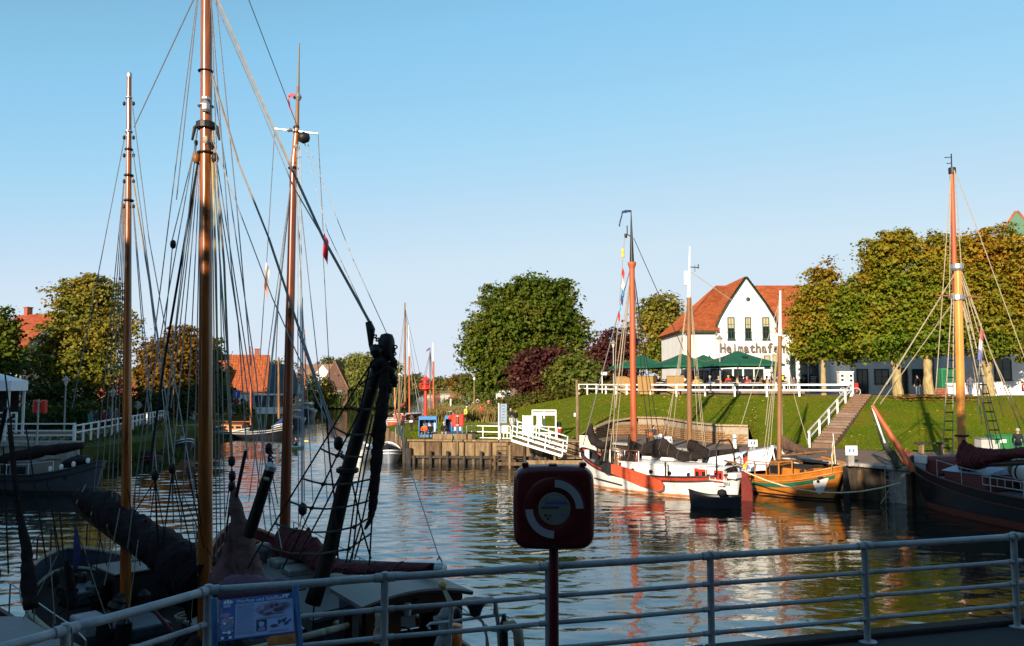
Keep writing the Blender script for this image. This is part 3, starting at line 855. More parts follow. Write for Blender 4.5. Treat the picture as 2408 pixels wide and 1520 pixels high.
for(x,z,w,h,fm)in((-8.9,0,1.1,2.4,FRAMEG),(-7.2,.9,1.4,1.5,FRAMEG),(-5.2,0,1.2,2.5,WOODB),(-3.6,.9,1.3,1.5,FRAMEG)):
 window(h2,M2@face_matrix((x,6.99,z),(1,0,0)),w,h,fm=fm,ny=2,fw=.1,sill=False)
gable_house('gabled_house','tall white house with green boarded gable peeping over the trees at the right edge',49.1,79.4,5,2.9,8,14.7,16.95,R(-31),WHITEWALL,ROOFO,[('f',0,12.2,.9,1.3)],gm=GREENP,over=.25)
# ---- left bank: houses
def at(u,v,d):p=P(u,v,d);return p.x,p.y,p.z
x,y,z=at(88,905,100)
gable_house('villa','villa with hipped red tile roof and chimney half hidden by the tall left tree',x,y,1.7,9.5,9,8.2,12.6,R(62),GREYW,ROOFR,[('f',-2.6,5.5,1.3,1.6),('f',1.5,5.5,1.3,1.6),('r',0,5.4,1.2,1.6),('l',1,5.4,1.3,1.6)],chim=1,tiles=True,hip=.3,over=.45)
x,y,z=at(310,905,125)
gable_house('long_house','low house with long orange roof behind the left mast',x,y,1.7,8,10,3.2,6.3,R(80),BRICKR,ROOFR,[('r',-2,1,1.2,1.3),('r',2,1,1.2,1.3)],tiles=True)
x,y,z=at(470,905,128)
gable_house('terraced_house','small brick house with orange roof glimpsed beside the great mast',x,y,1.7,8,9,3.2,6.8,R(80),BRICKR,ROOFO,[('r',-2,1,1.2,1.3),('r',2,1,1.2,1.3),('f',0,1,1.2,1.3)],tiles=True)
# tall orange roofed house: eave front turned to the light
x,y,z=at(556,905,128)
gable_house('gabled_house','brick house with steep sunlit orange roof and white ground floor',x,y+3,1.7,8.5,7.5,3.4,8.8,R(-78),BRICKD,ROOFO,[('b',-2.1,1.2,1.1,1.4),('b',1.0,1.2,1.1,1.4),('b',-1.1,4.3,1.0,1.3),('b',1.1,4.3,1.0,1.3),('l',0,1,1.6,1.6),('r',-2,.8,1.4,1.8),('r',1.5,.8,1.4,1.8)],tiles=True,chim=1)
x,y,z=at(572,905,121)
t_=thing('white_porch','low white porch building below the steep orange roof','porch',(x+.2,y,1.7))
m=MB();m.box((0,0,1.3),(2.4,2.5,3.2),bev=.03);m.build('wall',WHITEWALL,t_)
m=MB();m.box((0,0,2.98),(2.8,2.9,.14),bev=.03);m.build('flat_roof',GREYW,t_)
m=MB();m.lathe((.2,-1.26,1.9),[(.35,0),(.35,.05)],16,axis=(0,-1,0));m.build('round_window',GLASSD,t_)
x,y,z=at(618,905,132)
gable_house('slate_roofed_house','pink gabled house with dark blue slate roof and hanging grey boat cover',x-.6,y+3,1.8,6.4,9,3.0,7.4,R(-42),BRICKP,ROOFG,[('f',-1.4,1.2,1.0,1.5),('f',1.2,1.2,1,1.5),('f',0,4,.9,1.1),('r',-3,.9,1.4,1.6),('r',0,.9,1.4,1.6),('r',3,.9,1.4,1.6)],over=.4,gm=BRICKP)
x,y,z=at(640,905,122)
t_=thing('glass_veranda','white glazed veranda in front of the slate roofed house','veranda',(x,y,1.7),R(20))
m=MB();m.box((0,0,2.75),(5.6,3.2,.2),bev=.03);m.build('roof',WHITE,t_)
m=MB();m.box((0,0,.45),(5.2,2.9,.95));m.build('base_wall',WHITEWALL,t_)
for k in range(6):
 m=MB();m.box((-2.55+k*1.02,-1.42,1.8),(.1,.1,1.75));m.build('post',WHITE,t_)
for k in range(5):
 m=MB();m.box((-2.04+k*1.02,-1.38,1.8),(.9,.03,1.7));m.build('pane',GLASSB,t_)
x,y,z=at(752,905,212)
gable_house('white_house','white house with brown roof at the far bend of the canal',x,y,1.8,6.5,9,5.2,9.2,R(20),WHITEWALL,ROOFB,[('f',-1.5,3.6,.9,1.4),('f',1.5,3.6,.9,1.4),('f',-1.5,.8,.9,1.6),('f',1.5,.8,.9,1.6),('r',0,.9,1,1.5)])
x,y,z=at(795,905,208)
gable_house('dark_gabled_house','dark brick house with pointed gable and white windows beside the willow',x+1.2,y,1.8,6.6,12,3.5,9.8,R(-8),BRICKD,ROOFB,[('f',-.9,4.7,.95,1.5),('f',.9,4.7,.95,1.5),('f',-1.7,1,1.2,1.6),('f',1.2,1,1.3,1.6),('r',-3,1,1.2,1.5)])
x,y,z=at(785,905,226)
gable_house('long_house','broad house with wide brown tiled roof behind the dark pointed gable',x-1,y,1.8,9,16,4.2,9.6,R(88),WHITEWALL,ROOFB,[('r',-4,1,1.2,1.5),('r',4,1,1.2,1.5)])
for k,(u,d,w,hh,lb,wmm,rm)in enumerate(((1052,760,12,7,'far red roofed house left of the big round tree',WHITEWALL,ROOFR),(1040,800,14,7.5,'farthest brick house with dark roof across the canal bend',BRICKR,ROOFR),(1073,720,10,6,'far house with orange roof half hidden by hedges',BRICKR,ROOFO),(1015,820,16,6.5,'pale far house behind the distant masts',WHITEWALL,ROOFB))):
 x,y,z=at(u,905,d)
 gable_house('far_house',lb,x,y,1.8,8,w,hh*.5,hh,R(85),wmm,rm,[('r',-3,.7,1.2,1.4),('r',3,.7,1.2,1.4)])
 # white garden huts below the big tree
x,y,z=at(1190,905,135)
gable_house('garden_hut','small white hut below the big round tree',x,y,3.2,2.6,2.6,2.0,3.0,R(20),WHITE,WHITE,[('f',0,.7,.8,.8)],over=.15,cat='hut')
# white tent and terrace railing at the left edge
tn=thing('white_pavilion','white garden pavilion at the left edge of the picture','pavilion',(P(-16,960,62).x,62,2.0),R(12))
for sx in(-1,1):
 for sy in(-1,1):
  m=MB();m.box((sx*1.55,sy*1.5,2.1),(.16,.16,4.2));m.build('post',WHITE,tn)
m=MB()
vs=[(-1.75,-1.7,3.45),(1.75,-1.7,3.45),(1.75,1.7,3.45),(-1.75,1.7,3.45),(-1.75,-1.7,4.2),(1.75,-1.7,4.2),(1.75,1.7,4.2),(-1.75,1.7,4.2),(-.6,0,5.0)]
m.add(vs,[(0,1,5,4),(1,2,6,5),(2,3,7,6),(3,0,4,7),(4,5,8),(5,6,8),(6,7,8),(7,4,8)]);m.build('roof',WHITETARP,tn)
m=MB();m.box((-.2,1.4,2),(2.9,.05,2.9));m.build('dark_panel',GLASSD,tn)
m=MB();m.box((-.75,-1.45,2.3),(.9,.05,2.3));m.build('window_panel',WHITETARP,tn)
# ---- unseen houses behind the camera, sized to throw the shade over the near ships and rails
for k,(x,y,w,dp,eh,rh,rz)in enumerate(((-18.6,-8.5,9,10.4,8.0,10.8,90),(-10.1,-8.5,9,6.2,9.8,13.0,90),(-2.6,-8.8,9,9,10.6,14.2,90),(6.6,-8.5,9,9,12.2,16.2,90),(16,-9,9,9.4,12,16,90),(26,-9,9,9.6,12,16,90))):
 gable_house('shade_house',['brick street house','narrow brick house','tall gabled merchant house','broad brick house','corner brick house','last brick house'][k]+' behind the railing, unseen, sized to shade the near ships',x,y,3.6,w,dp,eh,rh,R(rz),BRICKD,ROOFR,[('r',-2,2,1.2,1.6),('r',2,2,1.2,1.6)])
for k,(x,y,w,dp,eh,rh)in enumerate(((-36,7,10,10,8,12),(-38.5,20,10,11,9,13),(-41,33,10,11,9,13),(-45.5,45,9,9,8,12.5),(-58,46,11,11,11,16),(-67,57,11,11,11,16))):  # unseen houses, added off to the left to shade the left bank
 gable_house('quay_shade_house',['first','second','third','fourth','fifth','sixth'][k]+' brick house left of the view, unseen, added to shade the left bank',x,y,2.2,w,dp,eh,rh,R(65),BRICKR,ROOFR,[('r',-2,2,1.2,1.6),('r',2,2,1.2,1.6)])
slab('street',[(-75,-40),(80,-40),(80,-3),(14,-1.5),(-4,-.5),(-12,.5),(-75,4)],-.8,3.7,ASPHALT)
slab('left_quay',[(-75,4.2),(-28,2),(-30.5,16),(-34,34),(-38,49),(-75,51)],-.8,2.4,PAVE)
# ================================================================ trees and hedges
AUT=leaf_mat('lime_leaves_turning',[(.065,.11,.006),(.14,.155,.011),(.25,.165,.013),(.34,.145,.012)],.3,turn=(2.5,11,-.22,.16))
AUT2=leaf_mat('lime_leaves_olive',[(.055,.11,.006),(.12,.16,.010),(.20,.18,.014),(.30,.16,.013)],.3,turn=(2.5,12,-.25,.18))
DKG=leaf_mat('dark_green_leaves',[(.03,.06,.006),(.06,.095,.008),(.10,.115,.012),(.16,.13,.018)],.25)
PURP=leaf_mat('copper_beech_leaves',[(.035,.010,.012),(.07,.022,.020),(.11,.045,.028)],.3,trans=.15)
GRN=leaf_mat('bright_shrub_leaves',[(.05,.08,.010),(.10,.12,.018),(.17,.15,.03)],.4)
OLV=leaf_mat('chestnut_leaves',[(.05,.08,.008),(.13,.14,.014),(.24,.19,.03),(.30,.15,.02)],.25)
RUST=leaf_mat('rust_leaves',[(.06,.055,.010),(.12,.075,.010),(.18,.085,.012),(.13,.11,.02)],.3)
WIL=leaf_mat('willow_leaves',[(.08,.10,.02),(.14,.15,.03),(.20,.18,.05)],.3)
HEDGE=leaf_mat('hedge_leaves',[(.04,.055,.010),(.08,.085,.014),(.14,.09,.02)],.5)
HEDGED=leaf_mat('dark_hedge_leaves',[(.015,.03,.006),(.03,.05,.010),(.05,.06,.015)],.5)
FARL=leaf_mat('far_leaves',[(.06,.07,.018),(.12,.11,.025),(.17,.13,.035)],.12)
BARK=mat('grey_bark',(.13,.10,.07),.9,var=.35,scale=8,bump=.8,bscale=14,stretch=(1,1,.3))
BARKL=mat('mossy_pale_bark',(.30,.23,.11),.9,var=.35,scale=8,bump=.8,bscale=14,stretch=(1,1,.3))
def leaves(blobs,n,size,seed,shell=.55,droop=0.0,flat=.55,spray=24,spread=1.35):
 """clumps of bent leaf cards spread through the blobs, uneven outline"""
 r=np.random.default_rng(seed)
 vol=np.array([b[3]*b[4]*b[5]for b in blobs])**.8
 nc=max(20,int(n/spray))
 idx=r.choice(len(blobs),nc,p=vol/vol.sum())
 B=np.array(blobs)[idx]
 d=r.normal(size=(nc,3));d/=np.linalg.norm(d,axis=1,keepdims=True)
 rad=shell+(1-shell)*r.random(nc)**.7
 ph=r.random((6,3))*6;fr=r.normal(size=(6,3))*3.2
 lump=sum(np.sin((d*fr[k]).sum(1)*1.6+B[:,0]*1.3+ph[k,0])for k in range(6))/6
 rad=rad*(1+.24*lump)*np.where(r.random(nc)<.10,1.0+.28*r.random(nc),1.0)
 c=B[:,:3]+d*rad[:,None]*B[:,3:6]
 # leaves sit in sprays: flat tiers that leave shade and gaps between them
 k_=r.integers(0,nc,n);cs=size*spread*(.6+.8*r.random(nc))
 off=r.normal(size=(n,3))*cs[k_][:,None]*np.array([1,1,.38])
 off[:,2]-=.18*np.linalg.norm(off[:,:2],axis=1)
 c=c[k_]+off;d=d[k_]
 pocket=sum(np.sin((c*fr[k]*.28).sum(1)+ph[k,1]*3)for k in range(6))
 keep=(pocket>-2.1)|(r.random(n)<.3)
 c,d=c[keep],d[keep];n=len(c)
 nrm=d*flat+r.normal(size=(n,3))*.6+np.array([0,0,.6])
 nrm/=np.linalg.norm(nrm,axis=1,keepdims=True)
 a=np.cross(nrm,r.normal(size=(n,3)));a/=np.linalg.norm(a,axis=1,keepdims=True)
 b=np.cross(nrm,a)
 if droop:b=b*(1-droop)+np.array([0,0,-1.0])*droop
 s=(size*(.45+1.05*r.random(n)**1.6))[:,None]
 V=np.empty((n,4,3))
 V[:,0]=c-a*s*.5;V[:,1]=c+b*s*.42+nrm*s*.12;V[:,2]=c+a*s*.62;V[:,3]=c-b*s*.42+nrm*s*.12
 if droop:V[:,3]+=np.array([0,0,-1.0])*s*1.2
 return V.reshape(-1,3)
def tree(name,label,base,trunk_h,tr,blobs,n,size,lm,bm=BARK,seed=1,cat='tree',group=None,limbs=7,lean=0,droop=0,shell=.5,knob=False):
 base=Vector(base)
 t=thing(name,label,cat,base,0,group)
 bl=[(b[0]-base.x,b[1]-base.y,b[2]-base.z,*b[3:])for b in blobs]
 rr=random.Random(seed)
 if trunk_h:
  m=MB();pts,rad=[],[]
  for i in range(9):
   s=i/8
   pts.append((lean*s+wob((s*3,seed,0),1,.12),wob((s*3,seed,5),1,.12),-.3+(trunk_h+.3)*s))
   rad.append(tr*(1.25-.55*s+.5*max(0,.12-s)*4+(.35*math.exp(-((s-.93)/.07)**2)if knob else 0)))
  m.tube(pts,rad,12)
  for i,v in enumerate(m.v):m.v[i]=tuple(Vector(v)+Vector((wob(v,3,.25),wob(v,3,.25,2),0))*tr)
  m.build('trunk',bm,t,smooth=True)
  for k in range(limbs):
   b=bl[k%len(bl)]
   e=Vector((b[0]+rr.uniform(-.5,.5)*b[3],b[1]+rr.uniform(-.5,.5)*b[4],b[2]+rr.uniform(-.2,.6)*b[5]))
   p0=Vector((lean*.9,0,trunk_h*rr.uniform(.75,.97)))
   mid=p0.lerp(e,.45)+Vector((0,0,(e-p0).length*.1))
   m=MB();m.tube([p0,p0.lerp(mid,.5)+Vector((rr.uniform(-.1,.1),rr.uniform(-.1,.1),0)),mid,mid.lerp(e,.55)+Vector((rr.uniform(-.3,.3),0,.1)),e],[tr*.5,tr*.4,tr*.3,tr*.18,tr*.05],7);m.build('limb',bm,t,smooth=True)
 quads('crown',leaves(bl,n,size,seed,shell,droop),lm,'stuff',t)
 return t
def pb(lst,d,dep=.8):
 out=[]
 for q in lst:
  dd=d+(q[4]if len(q)>4 else 0)
  p=P(q[0],q[1],dd)
  out.append((p.x,p.y,p.z,q[2]*dd/F,q[2]*dd/F*dep,q[3]*dd/F))
 return out
def base_at(u,z,d):return(P(u,905,d).x,d,z)
# the big round tree
tree('round_tree','huge round dark green tree in the middle behind the purple shrub',base_at(1210,3.2,118),5,.55,pb([(1245,745,105,95),(1180,770,85,80),(1300,740,75,85),(1255,690,62,48),(1130,800,45,60),(1355,800,35,60),(1200,850,85,60),(1300,830,80,60),(1110,830,32,45),(1165,700,40,35),(1330,680,22,30),(1160,890,60,35)],118),72000,.42,DKG,seed=3,limbs=12,shell=.35)
tree('copper_shrub','wine purple shrub in front of the big round tree',base_at(1262,3.4,103),1.8,.25,pb([(1262,865,52,52),(1230,880,32,42),(1305,850,36,38),(1270,900,50,35)],103),9000,.42,PURP,seed=5,cat='shrub')
tree('copper_shrub','second purple tree between the round tree and the tan tree',base_at(1440,4.6,108),2.2,.25,pb([(1440,835,42,60),(1468,810,34,48),(1410,850,28,40),(1480,850,30,45),(1430,880,40,25)],108),9000,.42,PURP,seed=6)
tree('green_shrub','light green leafy shrub right of the purple shrub',base_at(1350,4.2,99),1.2,.15,pb([(1345,870,44,34),(1310,885,26,24),(1380,868,26,30),(1350,895,48,16)],99),5000,.42,GRN,seed=8,cat='shrub')
tree('tan_tree','tan green feathery tree left of the inn roof',base_at(1555,5,104),4,.3,pb([(1555,780,46,70),(1530,745,32,50),(1585,760,30,55),(1560,715,34,28),(1550,840,50,40),(1590,830,25,40)],104),20000,.34,OLV,seed=9,shell=.3)
# pollarded limes on the terrace
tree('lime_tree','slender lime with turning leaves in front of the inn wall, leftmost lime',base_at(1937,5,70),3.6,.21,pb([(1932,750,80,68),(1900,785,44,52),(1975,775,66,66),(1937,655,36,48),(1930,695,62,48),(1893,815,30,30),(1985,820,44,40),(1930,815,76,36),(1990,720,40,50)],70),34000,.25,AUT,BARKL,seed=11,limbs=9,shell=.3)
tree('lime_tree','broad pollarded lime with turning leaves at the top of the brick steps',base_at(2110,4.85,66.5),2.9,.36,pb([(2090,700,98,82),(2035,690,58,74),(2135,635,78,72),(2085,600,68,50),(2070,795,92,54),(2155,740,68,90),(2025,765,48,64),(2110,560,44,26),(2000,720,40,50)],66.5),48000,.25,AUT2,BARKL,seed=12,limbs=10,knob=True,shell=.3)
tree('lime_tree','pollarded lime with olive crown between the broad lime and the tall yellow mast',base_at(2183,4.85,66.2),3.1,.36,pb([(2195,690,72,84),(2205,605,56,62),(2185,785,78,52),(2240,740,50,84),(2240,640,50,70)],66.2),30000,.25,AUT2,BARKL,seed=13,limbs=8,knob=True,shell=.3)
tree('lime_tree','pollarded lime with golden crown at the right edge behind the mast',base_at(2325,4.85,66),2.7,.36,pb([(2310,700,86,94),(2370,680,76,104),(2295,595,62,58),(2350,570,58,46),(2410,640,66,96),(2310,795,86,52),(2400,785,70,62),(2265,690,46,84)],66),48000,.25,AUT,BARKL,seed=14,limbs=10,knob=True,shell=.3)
Vl=np.zeros((1500*4,3))
for i in range(1500):
 cx,cy=((31.5,65.2),(34.4,65.0))[i%2]
 x,y=cx+random.gauss(0,.9),cy-abs(random.gauss(0,.9))+.4;p=Vector((x,y,ground_z(x,y)+.09));s=random.uniform(.05,.13);q=Matrix.Rotation(random.random()*6.3,3,'Z')@Matrix.Rotation(random.gauss(.3,.4),3,'X')
 for k,(a,b2)in enumerate(((-s,-s*.6),(s,-s*.6),(s,s*.6),(-s,s*.6))):Vl[i*4+k]=p+q@Vector((a,b2,0))
quads('leaf_litter',Vl,leaf_mat('brown_litter',[(.16,.07,.025),(.24,.12,.04),(.20,.13,.05)],.3),'stuff')
# left bank
tree('chestnut_tree','tall chestnut with olive leaves behind the left mast',base_at(205,1.9,84),4.5,.4,pb([(205,740,82,66),(180,690,60,44),(240,700,52,52),(130,790,46,60),(180,820,86,60),(255,790,52,70),(305,770,28,50),(150,870,80,50),(235,880,64,40),(100,840,40,40),(220,665,40,22)],84),40000,.30,OLV,seed=15,limbs=12,shell=.35)
tree('edge_tree','dark tree cut by the left edge above the pavilion',base_at(-10,1.9,78),4,.35,pb([(-10,800,44,62),(10,770,26,50),(-20,850,60,50),(20,840,26,44)],78),9000,.36,DKG,seed=16)
tree('rust_tree','rust brown tree between left mast and great mast',base_at(405,1.8,104),3,.3,pb([(405,850,64,56),(365,830,36,36),(440,820,40,44),(430,785,32,22),(400,895,80,30),(455,870,26,40),(350,880,40,34)],104),15000,.42,RUST,seed=17,shell=.35)
tree('dark_tree','dark tree directly right of the great mast',base_at(500,1.8,112),3,.3,pb([(500,850,24,56),(485,820,22,30),(510,900,24,40),(480,880,24,50)],112),6000,.45,DKG,seed=18)
tree('yellow_shrub','yellow green shrub on the left bank below the slate roof',base_at(582,1.7,104),0,.1,pb([(575,962,18,17)],104),700,.35,GRN,seed=19,cat='shrub')
tree('willow','weeping willow left of the raised bowsprit on the far bend',base_at(845,1.8,205),4,.5,pb([(845,880,30,46),(865,870,26,44),(825,900,20,36),(850,850,24,18)],205),9000,.75,WIL,seed=20,droop=.75)
for k,(u,v,ru,rv,d,lm,lb)in enumerate(((672,880,34,36,190,FARL,'far brownish tree left of the third mast'),(770,862,26,22,260,FARL,'far pale tree above the white house roof'),(735,905,34,30,200,OLV,'tree with yellow leaves right of the third mast'),(800,858,20,20,270,FARL,'far tree above the wide brown roof'),(930,890,26,40,230,DKG,'dark far tree behind the raised bowsprit'),(1078,895,18,15,330,RUST,'rusty far bush left of the round tree'),(1095,900,14,26,260,FARL,'far shrub touching the round tree'),(640,870,22,24,210,FARL,'far tree behind the slate roof'),(975,895,22,16,420,FARL,'low far tree behind the distant masts'),(1045,898,26,10,520,FARL,'lowest far thicket across the canal'),(1130,915,22,18,190,GRN,'green bush at the foot of the round tree'))):
 b_=pb([(u,v,ru,rv),(u-ru*.6,v+rv*.3,ru*.6,rv*.7),(u+ru*.6,v+rv*.35,ru*.55,rv*.7),(u,v+rv*.9,ru*.9,rv*.5)],d)
 tree('far_tree',lb,base_at(u,1.7,d),max(1,P(u,v,d).z-1.7),.3,b_,2600,.0045*d*.6,lm,seed=30+k,limbs=3)
 # a band of far trees closing the horizon
hb=[]
for k in range(90):
 x=-520+k*12+random.uniform(-4,4)
 if-150<x<30 and k%2:continue
 y=random.uniform(640,760);h=random.uniform(4,9)
 hb.append((x,y,1.5+h*.5,random.uniform(6,12),6,h))
quads('horizon_wood',leaves(hb,16000,2.0,99,.3,spray=14),FARL,'stuff')
def hedge(name,label,pts,w,n,size,lm,seed,cat='hedge'):
 t=thing(name,label,cat,pts[0][:3])
 bl=[]
 for i in range(len(pts)-1):
  a,b2=Vector(pts[i][:3]),Vector(pts[i+1][:3]);L=(b2-a).length;h0,h1=pts[i][3],pts[i+1][3]
  k=max(1,int(L/(w*.8)))
  for j in range(k+1):
   s=j/k;p=a.lerp(b2,s)-Vector(pts[0][:3]);h=h0+(h1-h0)*s
   bl.append((p.x,p.y,p.z+h*.5,w*.75,w*.75,h*.58))
 quads('foliage',leaves(bl,n,size,seed,.5),lm,'stuff',t)
 m=MB()
 for b in bl[::2]:m.tube([(b[0],b[1],b[2]-b[5]),(b[0]+.1,b[1],b[2]+b[5]*.4)],[.05,.03],5)
 m.build('stems',BARK,t,kind='stuff')
hp=lambda u,v,z:tuple(G(u,v,z))
hedge('hedge','clipped hedge rising along the top of the slope left of the fence',[(2.2,101.5,3.5,1.5),(6.0,97,4.3,1.35),(8.6,92,5,1.25)],1.2,6500,.30,HEDGE,41)
hedge('hedge','low brown hedge at the lower end of the slope',[(-2.3,113,2.0,1.9),(2.0,102,3.4,1.6)],1.0,3000,.32,HEDGE,42)
hedge('hedge','clipped hedge behind the wicker chairs on the terrace',[(9.5,92,5,1.6),(15.5,86,5,1.6)],1.2,4000,.30,HEDGE,43)
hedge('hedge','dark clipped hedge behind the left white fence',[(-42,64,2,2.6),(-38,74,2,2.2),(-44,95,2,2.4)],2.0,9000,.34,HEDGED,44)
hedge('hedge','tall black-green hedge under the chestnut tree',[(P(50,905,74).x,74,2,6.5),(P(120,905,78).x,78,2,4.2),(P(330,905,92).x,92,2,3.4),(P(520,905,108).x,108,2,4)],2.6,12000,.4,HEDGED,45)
hedge('hedge','bright green clipped hedge behind the three walkers',[(P(1116,905,160).x,160,1.75,2.4),(P(1172,905,160).x,160,1.75,2.4)],1.3,2600,.30,GRN,46)
hedge('hedge','small shrub on the far bank beside the green box',[(P(1065,905,122).x,122,1.8,2.2),(P(1085,905,122).x,122,1.8,2)],1.0,1200,.32,GRN,47)
# trees by the street behind the camera: left one dapples the near masts, right one added to block sky light
tree('unseen_tree','tall plane tree by the street behind the railing, left one',(-17.5,-2.6,3.6),5.5,.35,[(-17.5,-2.6,12.6,3.4,1.6,3.2),(-14.6,-2.6,12.2,2.6,1.6,3.0),(-20,-2.6,12.2,2.6,1.6,3.0)],9000,.4,DKG,seed=70)
tree('unseen_tree','unseen tall tree behind the railing, right one, added to block sky light',(5,-2.4,3.6),6,.4,[(5,-2.6,15.5,4,1.8,3.5),(9,-2.6,15,4,1.8,3.5),(1.5,-2.6,14.5,3,1.6,3)],9000,.45,DKG,seed=71)
# ================================================================ ships and boats
def hull_fn(L,B,zm,zb,zs,pb_=3.2,ps=3.2,rake_b=.12,rake_s=.06,flare=.55,tb=1.0,ts=1.0):
 """surface S(u, w): u -1 stern .. 1 bow, w 0 keel .. 1 sheer; x forward, y to port, waterline z = 0"""
 def sheer(u):return zm+(zb-zm)*max(0,u)**2.2+(zs-zm)*max(0,-u)**2.2
 def S(u,w,side):
  p=pb_ if u>0 else ps
  a=min(1,abs(u))
  hb=B/2*(1-a**p)**.62
  tr=(ts if u<0 else tb)
  hb=hb*(flare+(1-flare)*w**.55)*(1-(1-w)*.35*a*tr)
  x=L/2*u*(1-(rake_b if u>0 else rake_s)*(1-w))
  z=-.7+(sheer(u)+.7)*w
  return Vector((x,side*hb,z))
 return S,sheer
NU=44
US=[-1+2*(0.5-0.5*math.cos(PI*i/NU))for i in range(NU+1)]
def hull_band(S,w0,w1,k=3,us=US,off=0.0,wf=None):
 m=MB()
 for side in(-1,1):
  rows=[]
  for j in range(k+1):
   rows.append([S(u,(wf(u,w0)if wf else w0)*(1-j/k)+(wf(u,w1)if wf else w1)*(j/k),side)+Vector((0,side*off,0))for u in us])
  if side>0:rows=rows[::-1]
  m.grid(rows)
 return m
def sheer_line(S,w,side,off=0.0,us=US):return[S(u,w,side)+Vector((0,side*off,0))for u in us]
def zw(S,sheer):
 return lambda u,d:max(0.02,(sheer(u)-d+.7)/(sheer(u)+.7))
def make_hull(t,L,B,zm,zb,zs,hm,bm_,dm,band=.35,stripe=None,capm=None,drop=.32,**kw):
 S,sh=hull_fn(L,B,zm,zb,zs,**kw)
 f=zw(S,sh)
 hull_band(S,0,1,7,wf=lambda u,w:w*f(u,band)).build('hull',hm,t,smooth=True)
 hull_band(S,0,1,2,wf=lambda u,w:f(u,band)*(1-w)+w).build('bulwark',bm_,t,smooth=True)
 if stripe:
  g=lambda z:(lambda u:(z+.7)/(sh(u)+.7))
  m=MB()
  for side in(-1,1):
   r=[[S(u,(zz+.7)/(sh(u)+.7),side)*1.0+Vector((0,side*.012,0))for u in US]for zz in((.02,.12,stripe[1]))]
   m.grid(r[::-1]if side>0 else r)
  m.build('waterline_band',stripe[0],t,smooth=True)
  # deck
 m=MB()
 rows=[[S(u,f(u,drop),s)*1.0 for u in US]for s in(-1,1)]
 for r in rows:
  for p in r:p.y*=.985
 mid=[(a+b)/2+Vector((0,0,.04))for a,b in zip(*rows)]
 m.grid([rows[1],mid,rows[0]]);m.build('deck',dm,t)
 # rubbing strake and capping rail
 for side in(-1,1):
  m=MB();m.tube(sheer_line(S,1,side),.05,6);m.build('cap_rail',capm or BLACK,t,smooth=True)
  m=MB();m.tube([S(u,f(u,band),side)+Vector((0,side*.02,0))for u in US],.045,6);m.build('rubbing_strake',capm or BLACK,t,smooth=True)
 return S,sh
def ship(name,label,stern,bow,cat='sailing ship',group=None):
 s,b=Vector(stern),Vector(bow);c=(s+b)/2;d=b-s
 t=thing(name,label,cat,(c.x,c.y,0),math.atan2(d.y,d.x),group)
 return t,d.length
def line(t,a,b,r,m=WIRE,name='stay',sag=0,n=4):
 a,b=Vector(a),Vector(b);k=8 if sag else 1
 pts=[a.lerp(b,i/k)-Vector((0,0,sag*4*(i/k)*(1-i/k)))for i in range(k+1)]
 mb=MB();mb.tube(pts,r,n)
 return mb.build(name,m,t,world=True)
def block(t,p,s=.1,m=SPARD,axis=(0,0,1)):
 mb=MB();mb.lathe(Vector(p)-Vector(axis)*s*1.3,[(.2*s,0),(.75*s,.4*s),(s*.9,1.3*s),(.75*s,2.2*s),(.2*s,2.6*s)],8,axis=axis);return mb.build('block',m,t,world=True,smooth=True)
def mast(t,a,b,r0,r1,m,name='mast',n=16):
 a,b=Vector(a),Vector(b);mb=MB();mb.tube([a.lerp(b,i/10)for i in range(11)],[r0*(1-i/10)+r1*i/10 for i in range(11)],n)
 return mb.build(name,m,t,world=True,smooth=True,auto=50)
def collar(t,p,r,h=.14,m=IRON):
 mb=MB();mb.lathe(Vector(p)-Vector((0,0,h/2)),[(r,0),(r*1.25,.02),(r*1.25,h-.02),(r,h)],14);return mb.build('mast_band',m,t,world=True)
def stanchions(t,S,us,h,side,m,r=.016,rails=1):
 pts=[]
 for u in us:
  p=S(u,1,side);q=p+Vector((0,0,h));pts.append(q)
  mb=MB();mb.tube([p,q],r,5);mb.build('stanchion',m,t)
 for k in range(rails):
  z=-h*k/rails
  mb=MB();mb.tube([p+Vector((0,0,z))for p in pts],r*.8,5);mb.build('guard_rail',m,t)
def cabin(t,x0,x1,w0,w1,z0,z1,m,roofm=None,name='cabin',ports=0,over=.06,side_both=True):
 mb=MB();a,b,tp=w0/2,w1/2,.93
 vs=[(x0,-a,z0),(x1,-b,z0),(x1,b,z0),(x0,a,z0),(x0+.05,-a*tp,z1),(x1-.05,-b*tp,z1),(x1-.05,b*tp,z1),(x0+.05,a*tp,z1)]
 mb.add(vs,[(0,1,5,4),(1,2,6,5),(2,3,7,6),(3,0,4,7),(4,5,6,7)])
 o=mb.build(name,m,t)
 if roofm:
  rows=[]
  for i in range(7):
   s=i/6;y=-1+2*s
   rows.append([Vector((x,y*(w*tp/2+over),z1+.012+.10*(1-y*y)))for x,w in((x0-over,w0),(x1+over,w1))])
  mr=MB();mr.grid(rows);rows2=[[p-Vector((0,0,.05))for p in r]for r in rows];mr.grid(rows2[::-1]);mr.grid([rows[0],rows2[0]]);mr.grid([rows2[-1],rows[-1]])
  mr.grid([[r[0]for r in rows2],[r[0]for r in rows]]);mr.grid([[r[1]for r in rows],[r[1]for r in rows2]])
  mr.build('cabin_roof',roofm,t)
 for k in range(ports):
  for s in((-1,1)if side_both else(-1,)):
   f=(k+.7)/(ports+.4);x=x0+(x1-x0)*f;w=w0+(w1-w0)*f
   mp=MB();mp.lathe((x,s*(w/2*.968),(z0+z1)/2),[(.12,0),(.12,.03),(.085,.035),(.085,.01)],12,axis=(0,s,0));mp.build('porthole',IRON,o)
 return o
